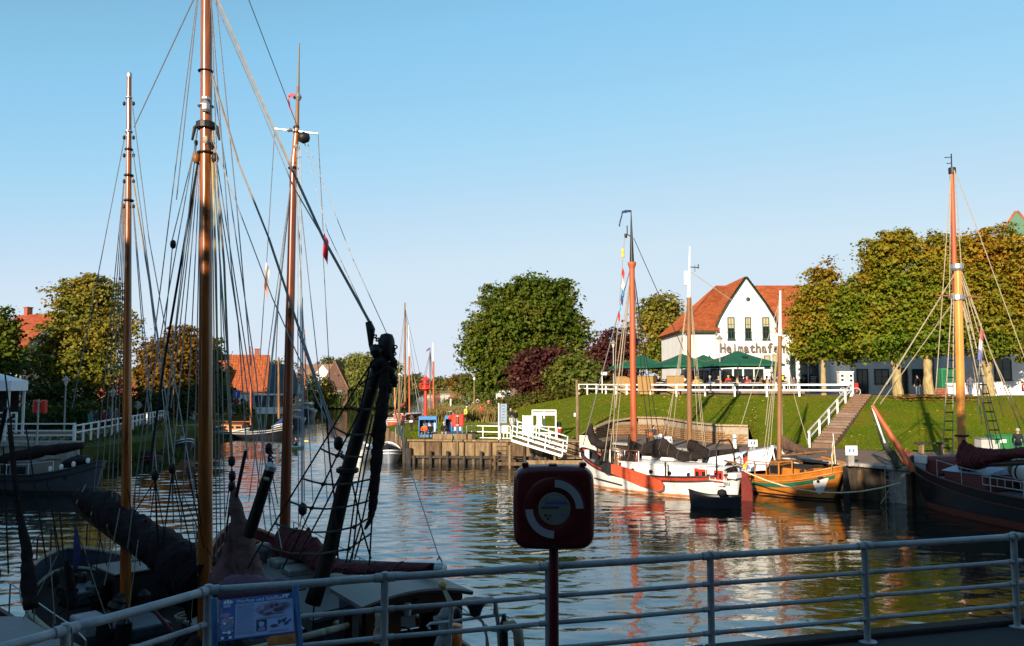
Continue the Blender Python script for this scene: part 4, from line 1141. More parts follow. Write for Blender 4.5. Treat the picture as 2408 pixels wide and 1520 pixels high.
def furl(t,pts,rads,m,name='furled_sail',seed=1,n=12,amt=.25,sub=6,flat=1.0,world=True):
 mb=MB();lumpy(mb,pts,rads,n,seed,amt,sub,flat);return mb.build(name,m,t,world=world,smooth=True)
def flag(t,hoist_top,hoist_bot,fly,m,name='flag',seed=0,n=8,droop=.3):
 """limp cloth"""
 a,b,f=Vector(hoist_top),Vector(hoist_bot),Vector(fly);rows=[]
 sd=f.cross(a-b).normalized()if f.cross(a-b).length>1e-4 else Vector((0,1,0))
 for i in range(n+1):
  s=i/n
  r=[]
  for j in range(7):
   q=j/6
   p=a.lerp(b,q)+f*s+sd*(.12*f.length*math.sin(s*7+q*2+seed))-Vector((0,0,droop*s*s*f.length))
   r.append(p)
  rows.append(r)
 mb=MB();ms=m if isinstance(m,(list,tuple))else[m]
 if len(ms)==1:mb.grid(rows)
 else:
  for k in range(len(ms)):
   mb.cur=k;j0,j1=round(6*k/len(ms)),round(6*(k+1)/len(ms));mb.grid([r[j0:j1+1]for r in rows])
 return mb.build(name,list(ms),t,world=True,smooth=True)
def drape(t,st,m,name='furled_sail',seed=0,sub=6,n=18,fold=.3):
 """cloth bundled along a spar: stations of (top, bottom, half thickness) joined to a folded body"""
 Q=[]
 for i in range(len(st)-1):
  for k in range(sub):f=k/sub;Q.append(tuple(st[i][j]*(1-f)+st[i+1][j]*f for j in range(3)))
 Q.append(st[-1]);rows=[]
 for i,(a,b,h)in enumerate(Q):
  d=((Q[min(i+1,len(Q)-1)][0]+Q[min(i+1,len(Q)-1)][1])-(Q[max(i-1,0)][0]+Q[max(i-1,0)][1])).normalized()
  nn=d.cross(a-b).normalized();r=[]
  for k in range(n+1):
   q=2*PI*(k%n)/n;c=math.cos(q)
   bul=h*(.55+.45*(1-c)/1)*(1+fold*noise.noise(Vector((i*.35+seed,c*2.6,seed)))+fold*.8*math.sin(c*9+i*.5+seed+2*noise.noise(Vector((i*.3,seed,1)))))
   r.append((a+b)/2+(a-b)/2*c*(1+.10*noise.noise(Vector((i*.6,k*.4,seed+5))))+nn*bul*math.sin(q))
  rows.append(r)
 mb=MB();mb.grid(rows);mb.add(rows[0][:n],[tuple(range(n))[::-1]]);mb.add(rows[-1][:n],[tuple(range(n))])
 o=mb.build(name,m,t,world=True,smooth=True)
 for i in range(3,len(rows)-2,5):
  c=sum((p for p in rows[i][:n]),Vector())/n;q=MB();q.tube([c+(p-c)*1.05 for p in rows[i]],.013,4,cap=False);q.build('lashing',mat('dull_lashing',(.10,.085,.07),.9),t,world=True)
 return o
 # ---------------------------------------------------------------- white barge
t,L=ship('sailing_barge','white hulled sailing barge with red bulwark, red leeboard and black furled sails',(11.75,42.9,0),(4.15,49.6,0))
S,sh=make_hull(t,L,3.5,1.05,2.15,1.35,mat('white_steel_hull',(.58,.57,.54),.45,var=.14,scale=1.6,chips=(.36,.29,.22,.61),cscale=1.8),REDP,DECK,band=.25,stripe=(mat('rusty_boot_top',(.40,.17,.07),.7,var=.3),.17),pb_=2.6,ps=3.4,rake_b=.16)
Mw=ROOT[t.name]
LW=lambda x,y,z:Mw@Vector((x,y,z))
cabin(t,-4.6,1.6,2.0,2.2,.75,1.62,WHITE,WHITE,ports=5,over=.08)
for x,w in((-1.0,.8),(.3,.6)):
 m=MB();m.box((x,0,1.86),(w,.9,.18),bev=.03);m.build('hatch',WHITE,t)
 # red companionway doors on the side of the cabin
for x,w in((-3.35,.75),(-4.35,.5)):
 for k in(0,1):
  m=MB();m.box((x+(k-.5)*w*.5,1.03,1.22),(w*.46,.06,.62),bev=.01);o=m.build('door',BRIGHTRED,t)
  m=MB();m.box((x+(k-.5)*w*.5,1.065,1.26),(w*.26,.02,.3));m.build('pane',GLASSD,o)
  # leeboard, port side (towards the camera)
Ml=Matrix.Translation((1.9,S(.2,.9,1).y+.10,1.30))@Matrix.Rotation(PI,4,'Z')@Matrix.Rotation(PI/2,4,'X')
prof=[(-.1,.05),(.15,.22),(.5,.24),(1.8,-.05),(2.9,-.28),(3.35,-.44),(3.52,-.66),(3.46,-.92),(3.2,-1.02),(2.0,-.78),(.9,-.46),(.2,-.28),(-.1,-.12)]
LEER=mat('leeboard_red',(.44,.065,.025),.5,var=.12)
m=MB();m.prism(prof,Ml,.09);m.build('leeboard',LEER,t)
m=MB();m.prism([(-.45,.05),(-.3,.26),(.05,.32),(.22,.28),(.22,-.34),(-.1,-.34),(-.42,-.16)],Ml@Matrix.Translation((0,0,-.02)),.14);m.build('leeboard_head',BLACK,t)
Ml2=Matrix.Translation((1.9,-S(.2,.9,1).y-.12,1.30))@Matrix.Rotation(PI,4,'Z')@Matrix.Rotation(PI/2,4,'X')
m=MB();m.prism(prof,Ml2,.09);m.build('leeboard',LEER,t)
m=MB();m.bar((3.2,S(.5,.55,1).y+.05,.62),(1.2,S(.2,.55,1).y+.05,.38),.07,.07,bev=.01);m.build('fender_beam',IRON,t)
# rudder
m=MB();m.prism([(0,-.4),(-.62,-.4),(-.58,.7),(-.3,1.4),(0,1.5)],Matrix.Translation((-L/2-.05,.05,0))@Matrix.Rotation(PI/2,4,'X'),.1);m.build('rudder',mat('rudder_red',(.13,.020,.016),.5),t)
m=MB();m.tube([(-L/2-.3,0,1.75),(-L/2+.9,0,1.95)],.05,8);m.build('tiller',WOODB,t)
# stern quarter windows name
Mn=Matrix.Translation((-4.0,S(-.74,.93,1).y+.05,1.02))@Matrix.Rotation(PI-.18,4,'Z')@Matrix.Rotation(PI/2,4,'X')
for k in range(13):
 x=k*.085;hgt=(.24,.1,.1,.1,.2,.1,.1,.1,.1,.1,.2,.22,.24)[k]
 m=MB();m.tube([Mn@Vector((x,.02,0)),Mn@Vector((x+.03,hgt,0)),Mn@Vector((x+.055,.03,0)),Mn@Vector((x+.085,.05,0))],.014,4);m.build('name_script_stroke',WHITE,t)
 # davit arch
m=MB();m.tube([(-4.3,-1.1,1.3),(-4.2,-.9,2.7),(-4.2,-.5,3.0),(-4.2,.5,3.0),(-4.2,.9,2.7),(-4.3,1.1,1.3)],.045,8);m.build('boom_gallows',BLACK,t,smooth=True)
m=MB();lumpy(m,[(-4.55,-.4,1.35),(-4.45,0,1.6),(-4.4,.5,1.4)],[.2,.3,.22],10,3);m.build('wheel_cover',BROWNSAIL,t,smooth=True)
m=MB();m.box((-4.9,.3,1.25),(.5,.8,.3),bev=.05);m.build('stern_locker',WHITE,t)
# mast
mz=lambda u,v,d=47.0:P(u,v,d)
mast(t,mz(1491,1110),mz(1486,618),.19,.155,MASTP)
mast(t,mz(1486,618),mz(1484,494),.13,.02,BLACK,'topmast')
m=MB();m.lathe(mz(1486,622),[(.16,-.25),(.24,0),(.24,.12),(.14,.14)],14);m.build('mast_head',MASTP,t,world=True)
# wimpel and masthead arm
flag(t,mz(1484,494),mz(1484,500),mz(1463,496)-mz(1484,496),NAVY,'pennant',1,droop=.1)
flag(t,mz(1463,495),mz(1465,500),mz(1455,534)-mz(1463,498),NAVY,'pennant_tail',2,droop=0)
m=MB();m.tube([mz(1485,558),mz(1478,553),mz(1468,551)],.03,6);m.lathe(mz(1475,551),[(.03,0),(.03,.5)],6);m.lathe(mz(1472,560),[(.05,0),(.08,.08),(.08,.2),(.03,.25)],8);m.build('masthead_arm',IRON,t,world=True)
m=MB();m.lathe(mz(1465,606),[(.08,0),(.1,.05),(.07,.2),(.1,.4),(.06,.5)],8);m.build('mast_lamp',YELLOWP,t,world=True)
FL=[mat('signal_red',(.45,.04,.05),.7),mat('signal_navy',(.04,.05,.16),.7),mat('signal_white',(.7,.7,.7),.7),mat('signal_sky',(.12,.40,.55),.7),mat('signal_teal',(.03,.18,.35),.7)]
for k,(u,v)in enumerate(((1464,628),(1463,655),(1464,672),(1461,690),(1456,712),(1454,728))):
 flag(t,mz(u,v),mz(u-2,v+17),mz(u+5,v+12)-mz(u,v),FL[(k*2)%5],'signal_flag',k,droop=.2)
 # rig
for a,b in(((1484,630),(1448,960)),((1484,632),(1420,1085)),((1483,640),(1432,1085)),((1484,640),(1445,1080)),((1468,552),(1466,606)),((1464,610),(1448,830)),((1448,830),(1442,1060))):
 line(t,mz(*a),mz(*b,47.6 if b[1]>1000 else 47),.022,ROPE,'shroud')
for a,b in(((1489,632),(1510,900)),((1510,900),(1535,1095)),((1490,635),(1545,1100)),((1490,560),(1610,830)),((1490,640),(1528,900)),((1528,900),(1562,1090))):
 line(t,mz(*a),mz(*b),.02,ROPED,'shroud')
line(t,mz(1484,625),LW(L/2-.1,0,2.3),.028,WIRE,'forestay')
# black sails: main bundled on the boom, jib at the bow
T_=lambda u,v0,v1,d,h:(P(u,v0,d),P(u,v1,d),h)
drape(t,[T_(1479,1020,1066,47,.18),T_(1486,1036,1068,46.9,.30),T_(1510,1046,1070,46.5,.30),T_(1540,1034,1070,46.0,.34),T_(1562,1030,1072,45.6,.34),T_(1584,1050,1078,45.2,.28),T_(1612,1068,1086,44.7,.22),T_(1660,1062,1078,43.9,.17),T_(1728,1055,1066,42.8,.12)],BROWNSAIL,'furled_mainsail',4,fold=.22)
mast(t,mz(1495,1075,46.8),mz(1737,1059,42.7),.10,.09,SPARD,'boom')
furl(t,[P(1391,996,49.3),P(1388,1018,49.3),P(1398,1038,49),P(1414,1048,48.6),P(1430,1045,48.2),P(1442,1036,48)],[.05,.26,.27,.24,.2,.05],BROWNSAIL,'furled_jib',6,amt=.18)
# deck clutter: windlass, rope coils, white drums, hanging boards
m=MB();m.lathe((3.6,-.5,1.35),[(.22,0),(.22,.1),(.14,.2),(.14,.8),(.22,.9),(.22,1.0)],12,axis=(0,1,0));m.build('windlass',IRON,t)
for x,y in((4.3,.5),(4.6,.1)):
 m=MB();m.lathe((x,y,1.55),[(.15,0),(.15,.5),(.12,.52)],12);m.build('white_drum',WHITE,t)
for k in range(5):
 m=MB();m.lathe((4.9-k*.32,-.6+.25*(k%3),1.62+.1*(k%2)),[(.1,-.1),(.3,-.06),(.34,0),(.3,.06),(.1,.1)],12,axis=(random.uniform(-1,1),1,.5));m.build('rope_coil',RUBBER,t,smooth=True)
m=MB();m.tube([(5.0,-.95,1.7),(4.7,-1.15,1.75),(4.2,-1.35,1.65)],.14,8);m.build('fender',RUBBER,t,smooth=True)
for x,z,mm_ in((2.2,1.7,WHITE),(2.45,1.55,WOODB),(1.9,1.7,SPARD),(2.9,1.6,SPARD)):
 m=MB();m.box((x,.2,z),(.35,.06,.75),bev=.01);m.build('hanging_board',mm_,t)
for k in range(7):
 m=MB();x=.6+k*.18;lumpy(m,[(x,.9-.1*(k%2),2.2),(x+.03,.92,1.75),(x,.9,1.4)],[.05,.1,.06],7,k);m.build('rope_hank',random.choice((ROPE,MASTR,ROPED)),t,smooth=True)
m=MB();m.tube([(.5,.9,2.25),(2.4,.9,2.25)],.03,6);m.build('pin_rail',WOODB,t)
for x in(.5,1.4,2.4):
 m=MB();m.tube([(x,.9,1.0),(x,.9,2.25)],.03,6);m.build('pin_rail_post',WHITE,t)
m=MB();lumpy(m,[(-.6,-.3,1.95),(-1.5,-.35,2.05),(-2.4,-.3,1.95)],[.2,.3,.18],10,9);m.build('green_covered_tender',GREENTARP,t,smooth=True)
m=MB();lumpy(m,[(.4,-.4,1.95),(-.4,-.4,2.1)],[.22,.25],10,8);m.build('blue_bundle',BLUETARP,t,smooth=True)
for u,m_,h in((.35,BLACK,.75),(-.32,BLACK,.75)):
 p=S(u,1,1);m=MB();m.tube([p-Vector((0,.1,.1)),p+Vector((0,-.1,h))],.05,8);m.build('bollard',m_,t)
stanchions(t,S,[-.9,-.75,-.6,-.45],.55,1,WHITE)
stanchions(t,S,[-.9,-.7,-.5,-.3,-.1,.1],.6,-1,WHITE)
# black dinghy at the stern
td=thing('dinghy','small black rowing dinghy floating beside the white stern','dinghy',(9.85,40.6,0),R(162))
S2,sh2=hull_fn(2.5,1.05,.50,.78,.55,pb_=2.0,ps=4,flare=.5)
S2b,_=hull_fn(2.6,1.05,.42,.72,.5,pb_=2.0,ps=4,flare=.5)
hull_band(S2,.35,1,5).build('hull',DARKHULL,td,smooth=True)
m=MB();r_=[[S2(u,.55,s)*.97 for u in US]for s in(1,-1)];m.grid(r_);m.build('floor',WOODD,td)
for s in(-1,1):
 m=MB();m.tube(sheer_line(S2,1,s),.03,6);m.build('gunwale',IRON,td)
for x in(-.6,.35):
 m=MB();m.box((x,0,.36),(.22,.86,.035),bev=.01);m.build('thwart',WOODD,td)
m=MB();m.lathe((-.35,.1,.5),[(.1,0),(.24,.12),(.2,.3),(.05,.36)],12);m.build('fender',RUBBER,td,smooth=True)
# ---------------------------------------------------------------- middle ship with the white tarp
t,L=ship('sailing_yacht','black yawl beyond the white barge, grey brown mast with white top',(12.0,49.4,0),(6.6,57.2,0))
S,sh=make_hull(t,L,2.5,1.0,1.7,1.3,DARKHULL,DARKHULL,TEAK,stripe=(REDP,.15))
M3=ROOT[t.name];L3=lambda x,y,z:M3@Vector((x,y,z))
d3=50.8
mast(t,P(1622,1090,d3),P(1620,700,d3),.17,.13,MASTG)
mast(t,P(1620,700,d3),P(1622,580,d3),.125,.03,WHITE,'topmast')
m=MB();m.box(P(1613,655,d3),(.25,.25,.9),bev=.05);m.build('radar_reflector',WHITE,t,world=True)
m=MB();m.tube([P(1622,628,d3),P(1644,630,d3)],.03,6);m.tube([P(1634,640,d3),P(1634,624,d3)],.02,5);m.tube([P(1642,632,d3),P(1642,622,d3)],.04,5);m.build('wind_vane_arm',IRON,t,world=True)
for a,b in(((1618,690),(1595,870)),((1595,870),(1562,1020)),((1618,695),(1570,1020)),((1624,690),(1640,1000)),((1624,690),(1662,1085)),((1625,640),(1740,720)),((1623,700),(1655,1060)),((1617,700),(1578,1050))):
 line(t,P(*a,d3),P(*b,d3),.02,ROPE,'shroud')
furl(t,[P(1622,1035,d3),P(1630,1050,d3-.4),P(1662,1064,d3-1.6)],[.1,.4,.22],BROWNSAIL,'furled_sail',21)
cabin(t,-3.2,.5,1.4,1.5,.8,1.35,WHITE,WHITE,ports=4)
# ---------------------------------------------------------------- orange ship
t,L=ship('sailing_yacht','broad ochre orange wooden ship with green stripe moored at the quay',(16.75,42.2,0),(12.3,49.9,0))
S,sh=make_hull(t,L,3.3,1.05,1.7,1.8,ORANGEP,ORANGEP,TEAK,band=.3,capm=mat('ochre_rail_paint',(.42,.15,.03),.4),stripe=(BLACK,.10),pb_=2.4,ps=2.6,flare=.45,rake_s=.2)
Mo=ROOT[t.name];LO=lambda x,y,z:Mo@Vector((x,y,z))
m=MB()
for s in(-1,1):
 r=[]
 for w in(0,1):
  r.append([S(u,max(.05,(sh(u)-.62+.20*w+.7)/(sh(u)+.7)),s)+Vector((0,s*.015,0))for u in US[3:-4]])
 m.grid(r if s<0 else r[::-1])
m.build('green_stripe',GREENP,t,smooth=True)
for s in(-1,1):
 for w in(.45,.55,.65,.82):
  m=MB();m.tube([S(u,w,s)+Vector((0,s*.004,0))for u in US[2:-2]],.011,4);m.build('plank_seam',mat('seam_brown',(.16,.05,.012),.6),t)
  # white shield and hawse on the quarter, both sides
for s in(1,-1):
 m=MB()
 r=[]
 us_=[-.93,-.91,-.88,-.84,-.79]
 tz=[.50]*5;bz=[.62,1.10,1.30,1.22,.66]
 r1=[S(u,max(.05,(sh(u)-z+.7)/(sh(u)+.7)),s)+Vector((0,s*.03,0))for u,z in zip(us_,tz)]
 r2=[S(u,max(.05,(sh(u)-z+.7)/(sh(u)+.7)),s)+Vector((0,s*.03,0))for u,z in zip(us_,bz)]
 m.grid([r2,r1]if s<0 else[r1,r2]);m.build('white_shield',WHITE,t)
 p=S(-.84,(sh(-.84)-.58+.7)/(sh(-.84)+.7),s);m=MB();m.box(p+Vector((0,s*.05,0)),(.18,.06,.14),bev=.02);m.build('hawse_hole',BLACK,t)
m=MB();m.prism([(0,-.5),(-.4,-.5),(-.33,.8),(-.18,1.75),(0,1.75)],Matrix.Translation((-L/2-.02,.05,0))@Matrix.Rotation(PI/2,4,'X'),.1);m.build('rudder',BLACK,t)
m=MB();m.tube([(-L/2-.15,0,1.95),(-L/2+1.3,0,2.15)],.05,8);m.build('tiller',ORANGEP,t)
stanchions(t,S,[-.55,-.38,-.2,-.02,.16,.34],.7,1,ORANGEP,r=.035)
stanchions(t,S,[-.55,-.3,0,.3],.7,-1,ORANGEP,r=.035)
cabin(t,-1.2,1.0,1.9,1.8,.7,1.75,WOODB,WOODB)
cabin(t,-2.8,-1.3,1.6,1.9,.7,1.55,ORANGEP,TEAK)
for k in range(3):
 m=MB();m.box((-.8+k*.7,.97,1.35),(.5,.04,.38),bev=.01);m.build('cabin_window',GLASSD,t)
for k in range(3):
 m=MB();lumpy(m,[(-3.6+k*.5,.6,1.1),(-3.5+k*.5,.7,1.5)],[.22,.16],9,30+k);m.build('deck_bundle',random.choice((BROWNSAIL,MASTR,ROPED)),t,smooth=True)
dO=45.5
mast(t,P(1832,1095,dO),P(1834,790,dO),.13,.11,MASTG)
mast(t,P(1834,790,dO),P(1835,684,dO),.10,.05,WHITE,'topmast')
for a,b in(((1832,790),(1795,1075)),((1831,800),(1803,1070)),((1830,800),(1812,1050)),((1836,760),(1870,940)),((1870,940),(1902,1050)),((1836,700),(1720,1075)),((1837,800),(1840,1080)),((1833,700),(1800,1000))):
 line(t,P(*a,dO),P(*b,dO),.02,ROPE,'shroud')
drape(t,[T_(1836,1022,1054,dO,.06),T_(1850,1030,1060,dO-.3,.2),T_(1872,1044,1064,dO-.9,.22),T_(1900,1056,1070,dO-1.8,.17),T_(1926,1058,1066,dO-2.6,.1)],mat('brown_canvas',(.085,.05,.034),.85,var=.3,scale=3,bump=.4,bscale=14),'furled_sail',33)
mast(t,P(1835,1072,dO),P(1942,1062,dO-3.2),.07,.06,MASTG,'boom')
furl(t,[P(1822,1055,dO+.5),P(1818,1085,dO+1)],[.1,.3],BROWNSAIL,'furled_jib',34)
m=MB();m.grid([[P(1836,1058,dO),P(1862,1085,dO-.3),P(1880,1090,dO-.6)],[P(1834,1085,dO+.3),P(1855,1096,dO),P(1875,1098,dO-.2)]]);m.build('white_awning',WHITETARP,t,world=True,smooth=True)
# white tent pitched over the foredeck
rid=[P(1672,1068,49.0),P(1740,1059,47.6),P(1823,1046,45.9)]
low=[P(1650,1114,48.2),P(1720,1113,46.3),P(1802,1106,44.6)]
rows=[]
for i in range(13):
 s=i/12*2;k=min(1,int(s));f=s-k
 a,b2=rid[k].lerp(rid[k+1],f),low[k].lerp(low[k+1],f)
 a=a-Vector((0,0,.10*math.sin(i/12*PI)))
 c=b2+Vector((2.3,1.6,-.1))
 r=[b2.lerp(a,j/7)+Vector((0,0,-.10*math.sin(j/7*PI)+.05*wob((i*.8,j*.9,1),1)))for j in range(8)]+[a.lerp(c,j/6)+Vector((0,0,-.2*math.sin(j/6*PI)+.05*wob((i*.8,j,4),1)))for j in range(1,7)]
 rows.append(r)
m=MB();m.grid(rows);m.build('white_tarp',WHITETARP,t,world=True,smooth=True)
m=MB();m.grid([[p+Vector((-.03,-.04,.012))for p in r[1:3]]for r in rows[2:10]]);m.build('blue_tarp_edge',mat('pale_blue_tarp',(.22,.30,.52),.6),t,world=True,smooth=True)
m=MB();m.tube([P(1815,1048,45.6),P(1824,1092,45.2)],.04,6);m.build('tent_pole',WHITE,t,world=True)
# ensign on a staff at the stern
pst=LO(-L/2+.2,.3,1.9);tp=P(1959,1020,41.6)
m=MB();m.tube([pst,tp],.025,6);m.build('flag_staff',WHITE,t,world=True)
flag(t,tp-Vector((0,0,.15)),tp-Vector((0,0,.95)),Vector((-.1,.05,-.75)),[mat('flag_cream',(.62,.58,.40),.7),mat('flag_pale_red',(.55,.25,.16),.7),mat('flag_gold',(.6,.5,.15),.7)],'ensign',2)
# small ensign of the white barge
tw=thing('ensign','small black red gold flag hanging between white and orange stern','flag',(12.0,42.7,1.5))
m=MB();m.tube([(0,0,-.2),(.1,0,1.1)],.02,6);m.build('staff',WOODB,tw)
rows_=[[Vector((.08-.25*i/5+.03*math.sin(j+i),.03*math.sin(i*2+j),1.05-.13*j-.25*(i/5)))for j in range(7)]for i in range(6)]
m=MB()
for k in range(3):m.cur=k;m.grid([r[k*2:k*2+3]for r in rows_])
m.build('cloth',[BLACK,BRIGHTRED,YELLOWP],tw,smooth=True)
line_t=thing('mooring_rope','pale mooring rope slung from the white stern to the dark ship','rope',(11.95,42.7,1.3))
line(line_t,(11.95,42.7,1.45),(18.9,40.6,1.15),.035,mat('pale_rope',(.55,.45,.30),.9),'rope_length',sag=.75,n=6)
# ---------------------------------------------------------------- dark ship on the right
t,L=ship('sailing_ship','black two-masted ship on the right with yellow varnished mast and maroon sail',(26.2,23.2,0),(19.9,41.4,0))
S,sh=make_hull(t,L,4.6,1.35,2.35,1.9,DARKHULL,mat('black_bulwark',(.018,.014,.016),.5),DECK,band=.45,stripe=(mat('dull_red_boot_top',(.16,.04,.025),.6),.35),pb_=3.0,ps=3.0,capm=mat('dark_maroon_rail',(.07,.018,.016),.5))
Md=ROOT[t.name];LD=lambda x,y,z:Md@Vector((x,y,z))
dD=37.6
mast(t,P(2262,1080,dD),P(2252,628,dD),.20,.165,MASTY)
mast(t,P(2247,720,dD+.3),P(2238,396,dD+.3),.125,.09,MASTP,'topmast')
m=MB();m.lathe(P(2251,632,dD),[(.22,-.1),(.27,0),(.27,.2),(.2,.22)],14);m.build('mast_cap',STEEL,t,world=True)
collar(t,P(2251,700,dD),.24,.25,STEEL);collar(t,P(2239,402,dD+.3),.13,.3,IRON);collar(t,P(2262,1025,dD),.25,.1,IRON)
m=MB();m.tube([P(2238,396,dD+.3),P(2237,362,dD+.3)],.03,6);m.tube([P(2236,370,dD+.3),P(2221,371,dD+.3)],.02,5);m.tube([P(2237,384,dD+.3),P(2226,385,dD+.3)],.02,5);m.build('masthead_aerial',IRON,t,world=True)
m=MB();m.tube([P(2200,695,dD),P(2310,700,dD)],.04,6);m.build('spreader',MASTG,t,world=True)
LR=lambda a,b,r=.022,m_=ROPE,n='shroud',da=dD,db=dD:line(t,P(*a,da),P(*b,db),r,m_,n)
for a,b in(((2248,640),(2085,905)),((2236,415),(2200,930)),((2236,410),(2233,700)),((2244,400),(2262,640)),((2244,402),(2306,560)),((2306,560),(2420,870)),((2262,650),(2360,980)),((2263,655),(2400,1010)),((2262,640),(2330,830)),((2330,830),(2410,1000)),((2257,650),(2310,1000)),((2258,660),(2330,1060)),((2262,660),(2350,1060))):
 LR(a,b)
line(t,P(2246,645,dD),P(2053,952,40.5),.03,ROPE,'forestay');line(t,P(2246,705,dD),P(2070,950,40),.022,ROPE,'forestay')
for(a,b,n_,mm_)in(((2241,690),(2216,1075),17,0),((2262,700),(2335,1055),15,1)):
# rope ladders: two shrouds and wooden rungs
 w=24 if not mm_ else 26
 for off in(0,1):
  line(t,P(a[0]+(2 if off else-2),a[1],dD),P(b[0]+off*w,b[1],dD-1.2 if not mm_ else dD-1.0),.025,ROPE,'ratline_shroud')
 for k in range(3,n_+2):
  s=k/(n_+2)
  p0=P(a[0]-2,a[1],dD).lerp(P(b[0],b[1],dD-1.2 if not mm_ else dD-1),s);p1=P(a[0]+2,a[1],dD).lerp(P(b[0]+w,b[1],dD-1.2 if not mm_ else dD-1),s)
  m=MB();m.tube([p0,p1],.03,5);m.build('ratline',SPARD,t,world=True)
  # maroon sail on the boom
drape(t,[T_(2260,1028,1106,dD,.22),T_(2274,1042,1110,dD-.4,.36),T_(2296,1052,1104,dD-1.2,.36),T_(2330,1056,1096,dD-2.4,.32),T_(2370,1056,1080,dD-3.8,.26),T_(2420,1050,1076,dD-5.4,.26),T_(2480,1052,1082,dD-7.2,.28)],MAROON,'furled_mainsail',41,fold=.15)
mast(t,P(2262,1095,dD),P(2480,1085,dD-7),.12,.1,SPARD,'boom')
# hoisted bowsprit with netting below
mast(t,P(2148,1108,39.6),P(2052,955,40.5),.17,.09,MASTP,'bowsprit')
mast(t,P(2081,1042,40.2),P(2050,955,40.5),.045,.04,WHITE,'jib_boom')
NET=mat('green_net',(.05,.07,.04),.9)
for k in range(9):
 s=k/8
 a=P(2056,965,40.4).lerp(P(2140,1105,39.7),s);b2=P(2052,965,40.6).lerp(P(2115,1110,40.4),s)+Vector((-.0,.3,-.35*math.sin(s*PI)))
 m=MB();m.tube([a,(a+b2)/2-Vector((0,0,.08)),b2],.014,4);m.build('net_rope',NET,t,world=True)
for k in range(4):
 pts_=[]
 for j in range(9):
  s=j/8
  a=P(2056,965,40.4).lerp(P(2140,1105,39.7),s);b2=P(2052,965,40.6).lerp(P(2115,1110,40.4),s)+Vector((0,.3,-.35*math.sin(s*PI)));pts_.append(a.lerp(b2,(k+1)/4))
 m=MB();m.tube(pts_,.014,4);m.build('net_rope',NET,t,world=True)
furl(t,[P(2058,985,40.5),P(2085,1050,40.3),P(2118,1100,40.1)],[.05,.16,.22],mat('grey_green_netting',(.06,.065,.05),.95,var=.4,scale=14,bump=.8),'rolled_net',43)
# deck house, hatch, rails, life raft, ladder, winch
m=MB();m.box((L/2-1.9,0,2.05),(1.0,1.5,.9),bev=.15);m.build('anchor_winch_cover',mat('oxblood_paint',(.13,.03,.025),.6),t)
m=MB();m.box((L/2-1.4,.9,2.35),(.7,.15,.4),bev=.03);m.build('name_board',WHITE,t)
m=MB();m.box((L/2-4.2,.2,1.62),(2.2,2.2,.75),bev=.04);m.build('hatch_coaming',mat('dull_red_coaming',(.13,.035,.03),.6),t)
m=MB();vs=[(L/2-5.4,1.35,2.0),(L/2-3.0,1.35,2.0),(L/2-3.0,-1.0,2.0),(L/2-5.4,-1.0,2.0),(L/2-5.4,.2,2.28),(L/2-3.0,.2,2.28)]
m.add(vs,[(0,1,5,4),(4,5,2,3),(0,4,3),(1,2,5)]);m.build('hatch_cover',mat('pale_blue_grey_cover',(.33,.40,.50),.45),t)
cabin(t,-5.0,1.8,2.6,2.8,1.1,1.95,mat('oxblood_cabin',(.10,.03,.028),.6),DECK,ports=5)
m=MB();m.lathe((2.6,.9,2.25),[(.1,-.6),(.3,-.55),(.34,-.5),(.34,.5),(.3,.55),(.1,.6)],14,axis=(1,0,0));m.build('life_raft_canister',WHITE,t,smooth=True,auto=40)
for x in(2.25,2.95):
 m=MB();m.lathe((x,.9,2.25),[(.352,-.04),(.352,.04)],14,axis=(1,0,0));m.build('canister_strap',BLACK,t)
m=MB()
for s in(-1,1):m.tube([(-.2,1.75,1.75+.17*s),(4.0,1.85,1.85+.17*s)],.025,6)
m.build('ladder_rail',STEEL,t)
for k in range(13):
 x=-.2+4.2*k/12;m=MB();m.tube([(x,1.75+.1*k/12,1.58+.1*k/12),(x,1.75+.1*k/12,1.92+.1*k/12)],.018,5);m.build('ladder_rung',STEEL,t)
m=MB();m.lathe((3.6,.6,2.3),[(.12,-.06),(.26,-.05),(.3,0),(.26,.05),(.12,.06)],16,axis=(.3,1,0));m.build('life_ring',CABINW,t,smooth=True)
m=MB();lumpy(m,[(3.8,0,2.0),(3.2,.1,2.25),(2.8,0,1.95)],[.3,.4,.25],10,44);m.build('sail_bundle',ROPED,t,smooth=True)
stanchions(t,S,[.66,.5,.34,.18,.02,-.14,-.3,-.5],.75,1,STEEL,r=.02)
stanchions(t,S,[.6,.3,0,-.3],.75,-1,STEEL,r=.02)
m=MB();m.tube([(-1.9,1.9,1.4),(-1.9,1.9,2.75),(-4,1.8,2.9)],.04,6);m.build('guard_frame',WHITE,t)
flag(t,P(2305,770,dD-1),P(2300,845,dD-1),P(2312,800,dD-1)-P(2303,790,dD-1),[mat('faded_flag_red',(.28,.06,.07),.8),mat('faded_flag_white',(.4,.36,.42),.8),mat('faded_flag_blue',(.12,.13,.30),.8)],'ensign',3)
line(t,P(2308,760,dD-1),P(2298,980,dD-1),.015,ROPE,'halyard')
line(t,LD(L/2-.2,1,1.6),LD(L/2+.3,1.8,.05),.02,ROPE,'hanging_line')
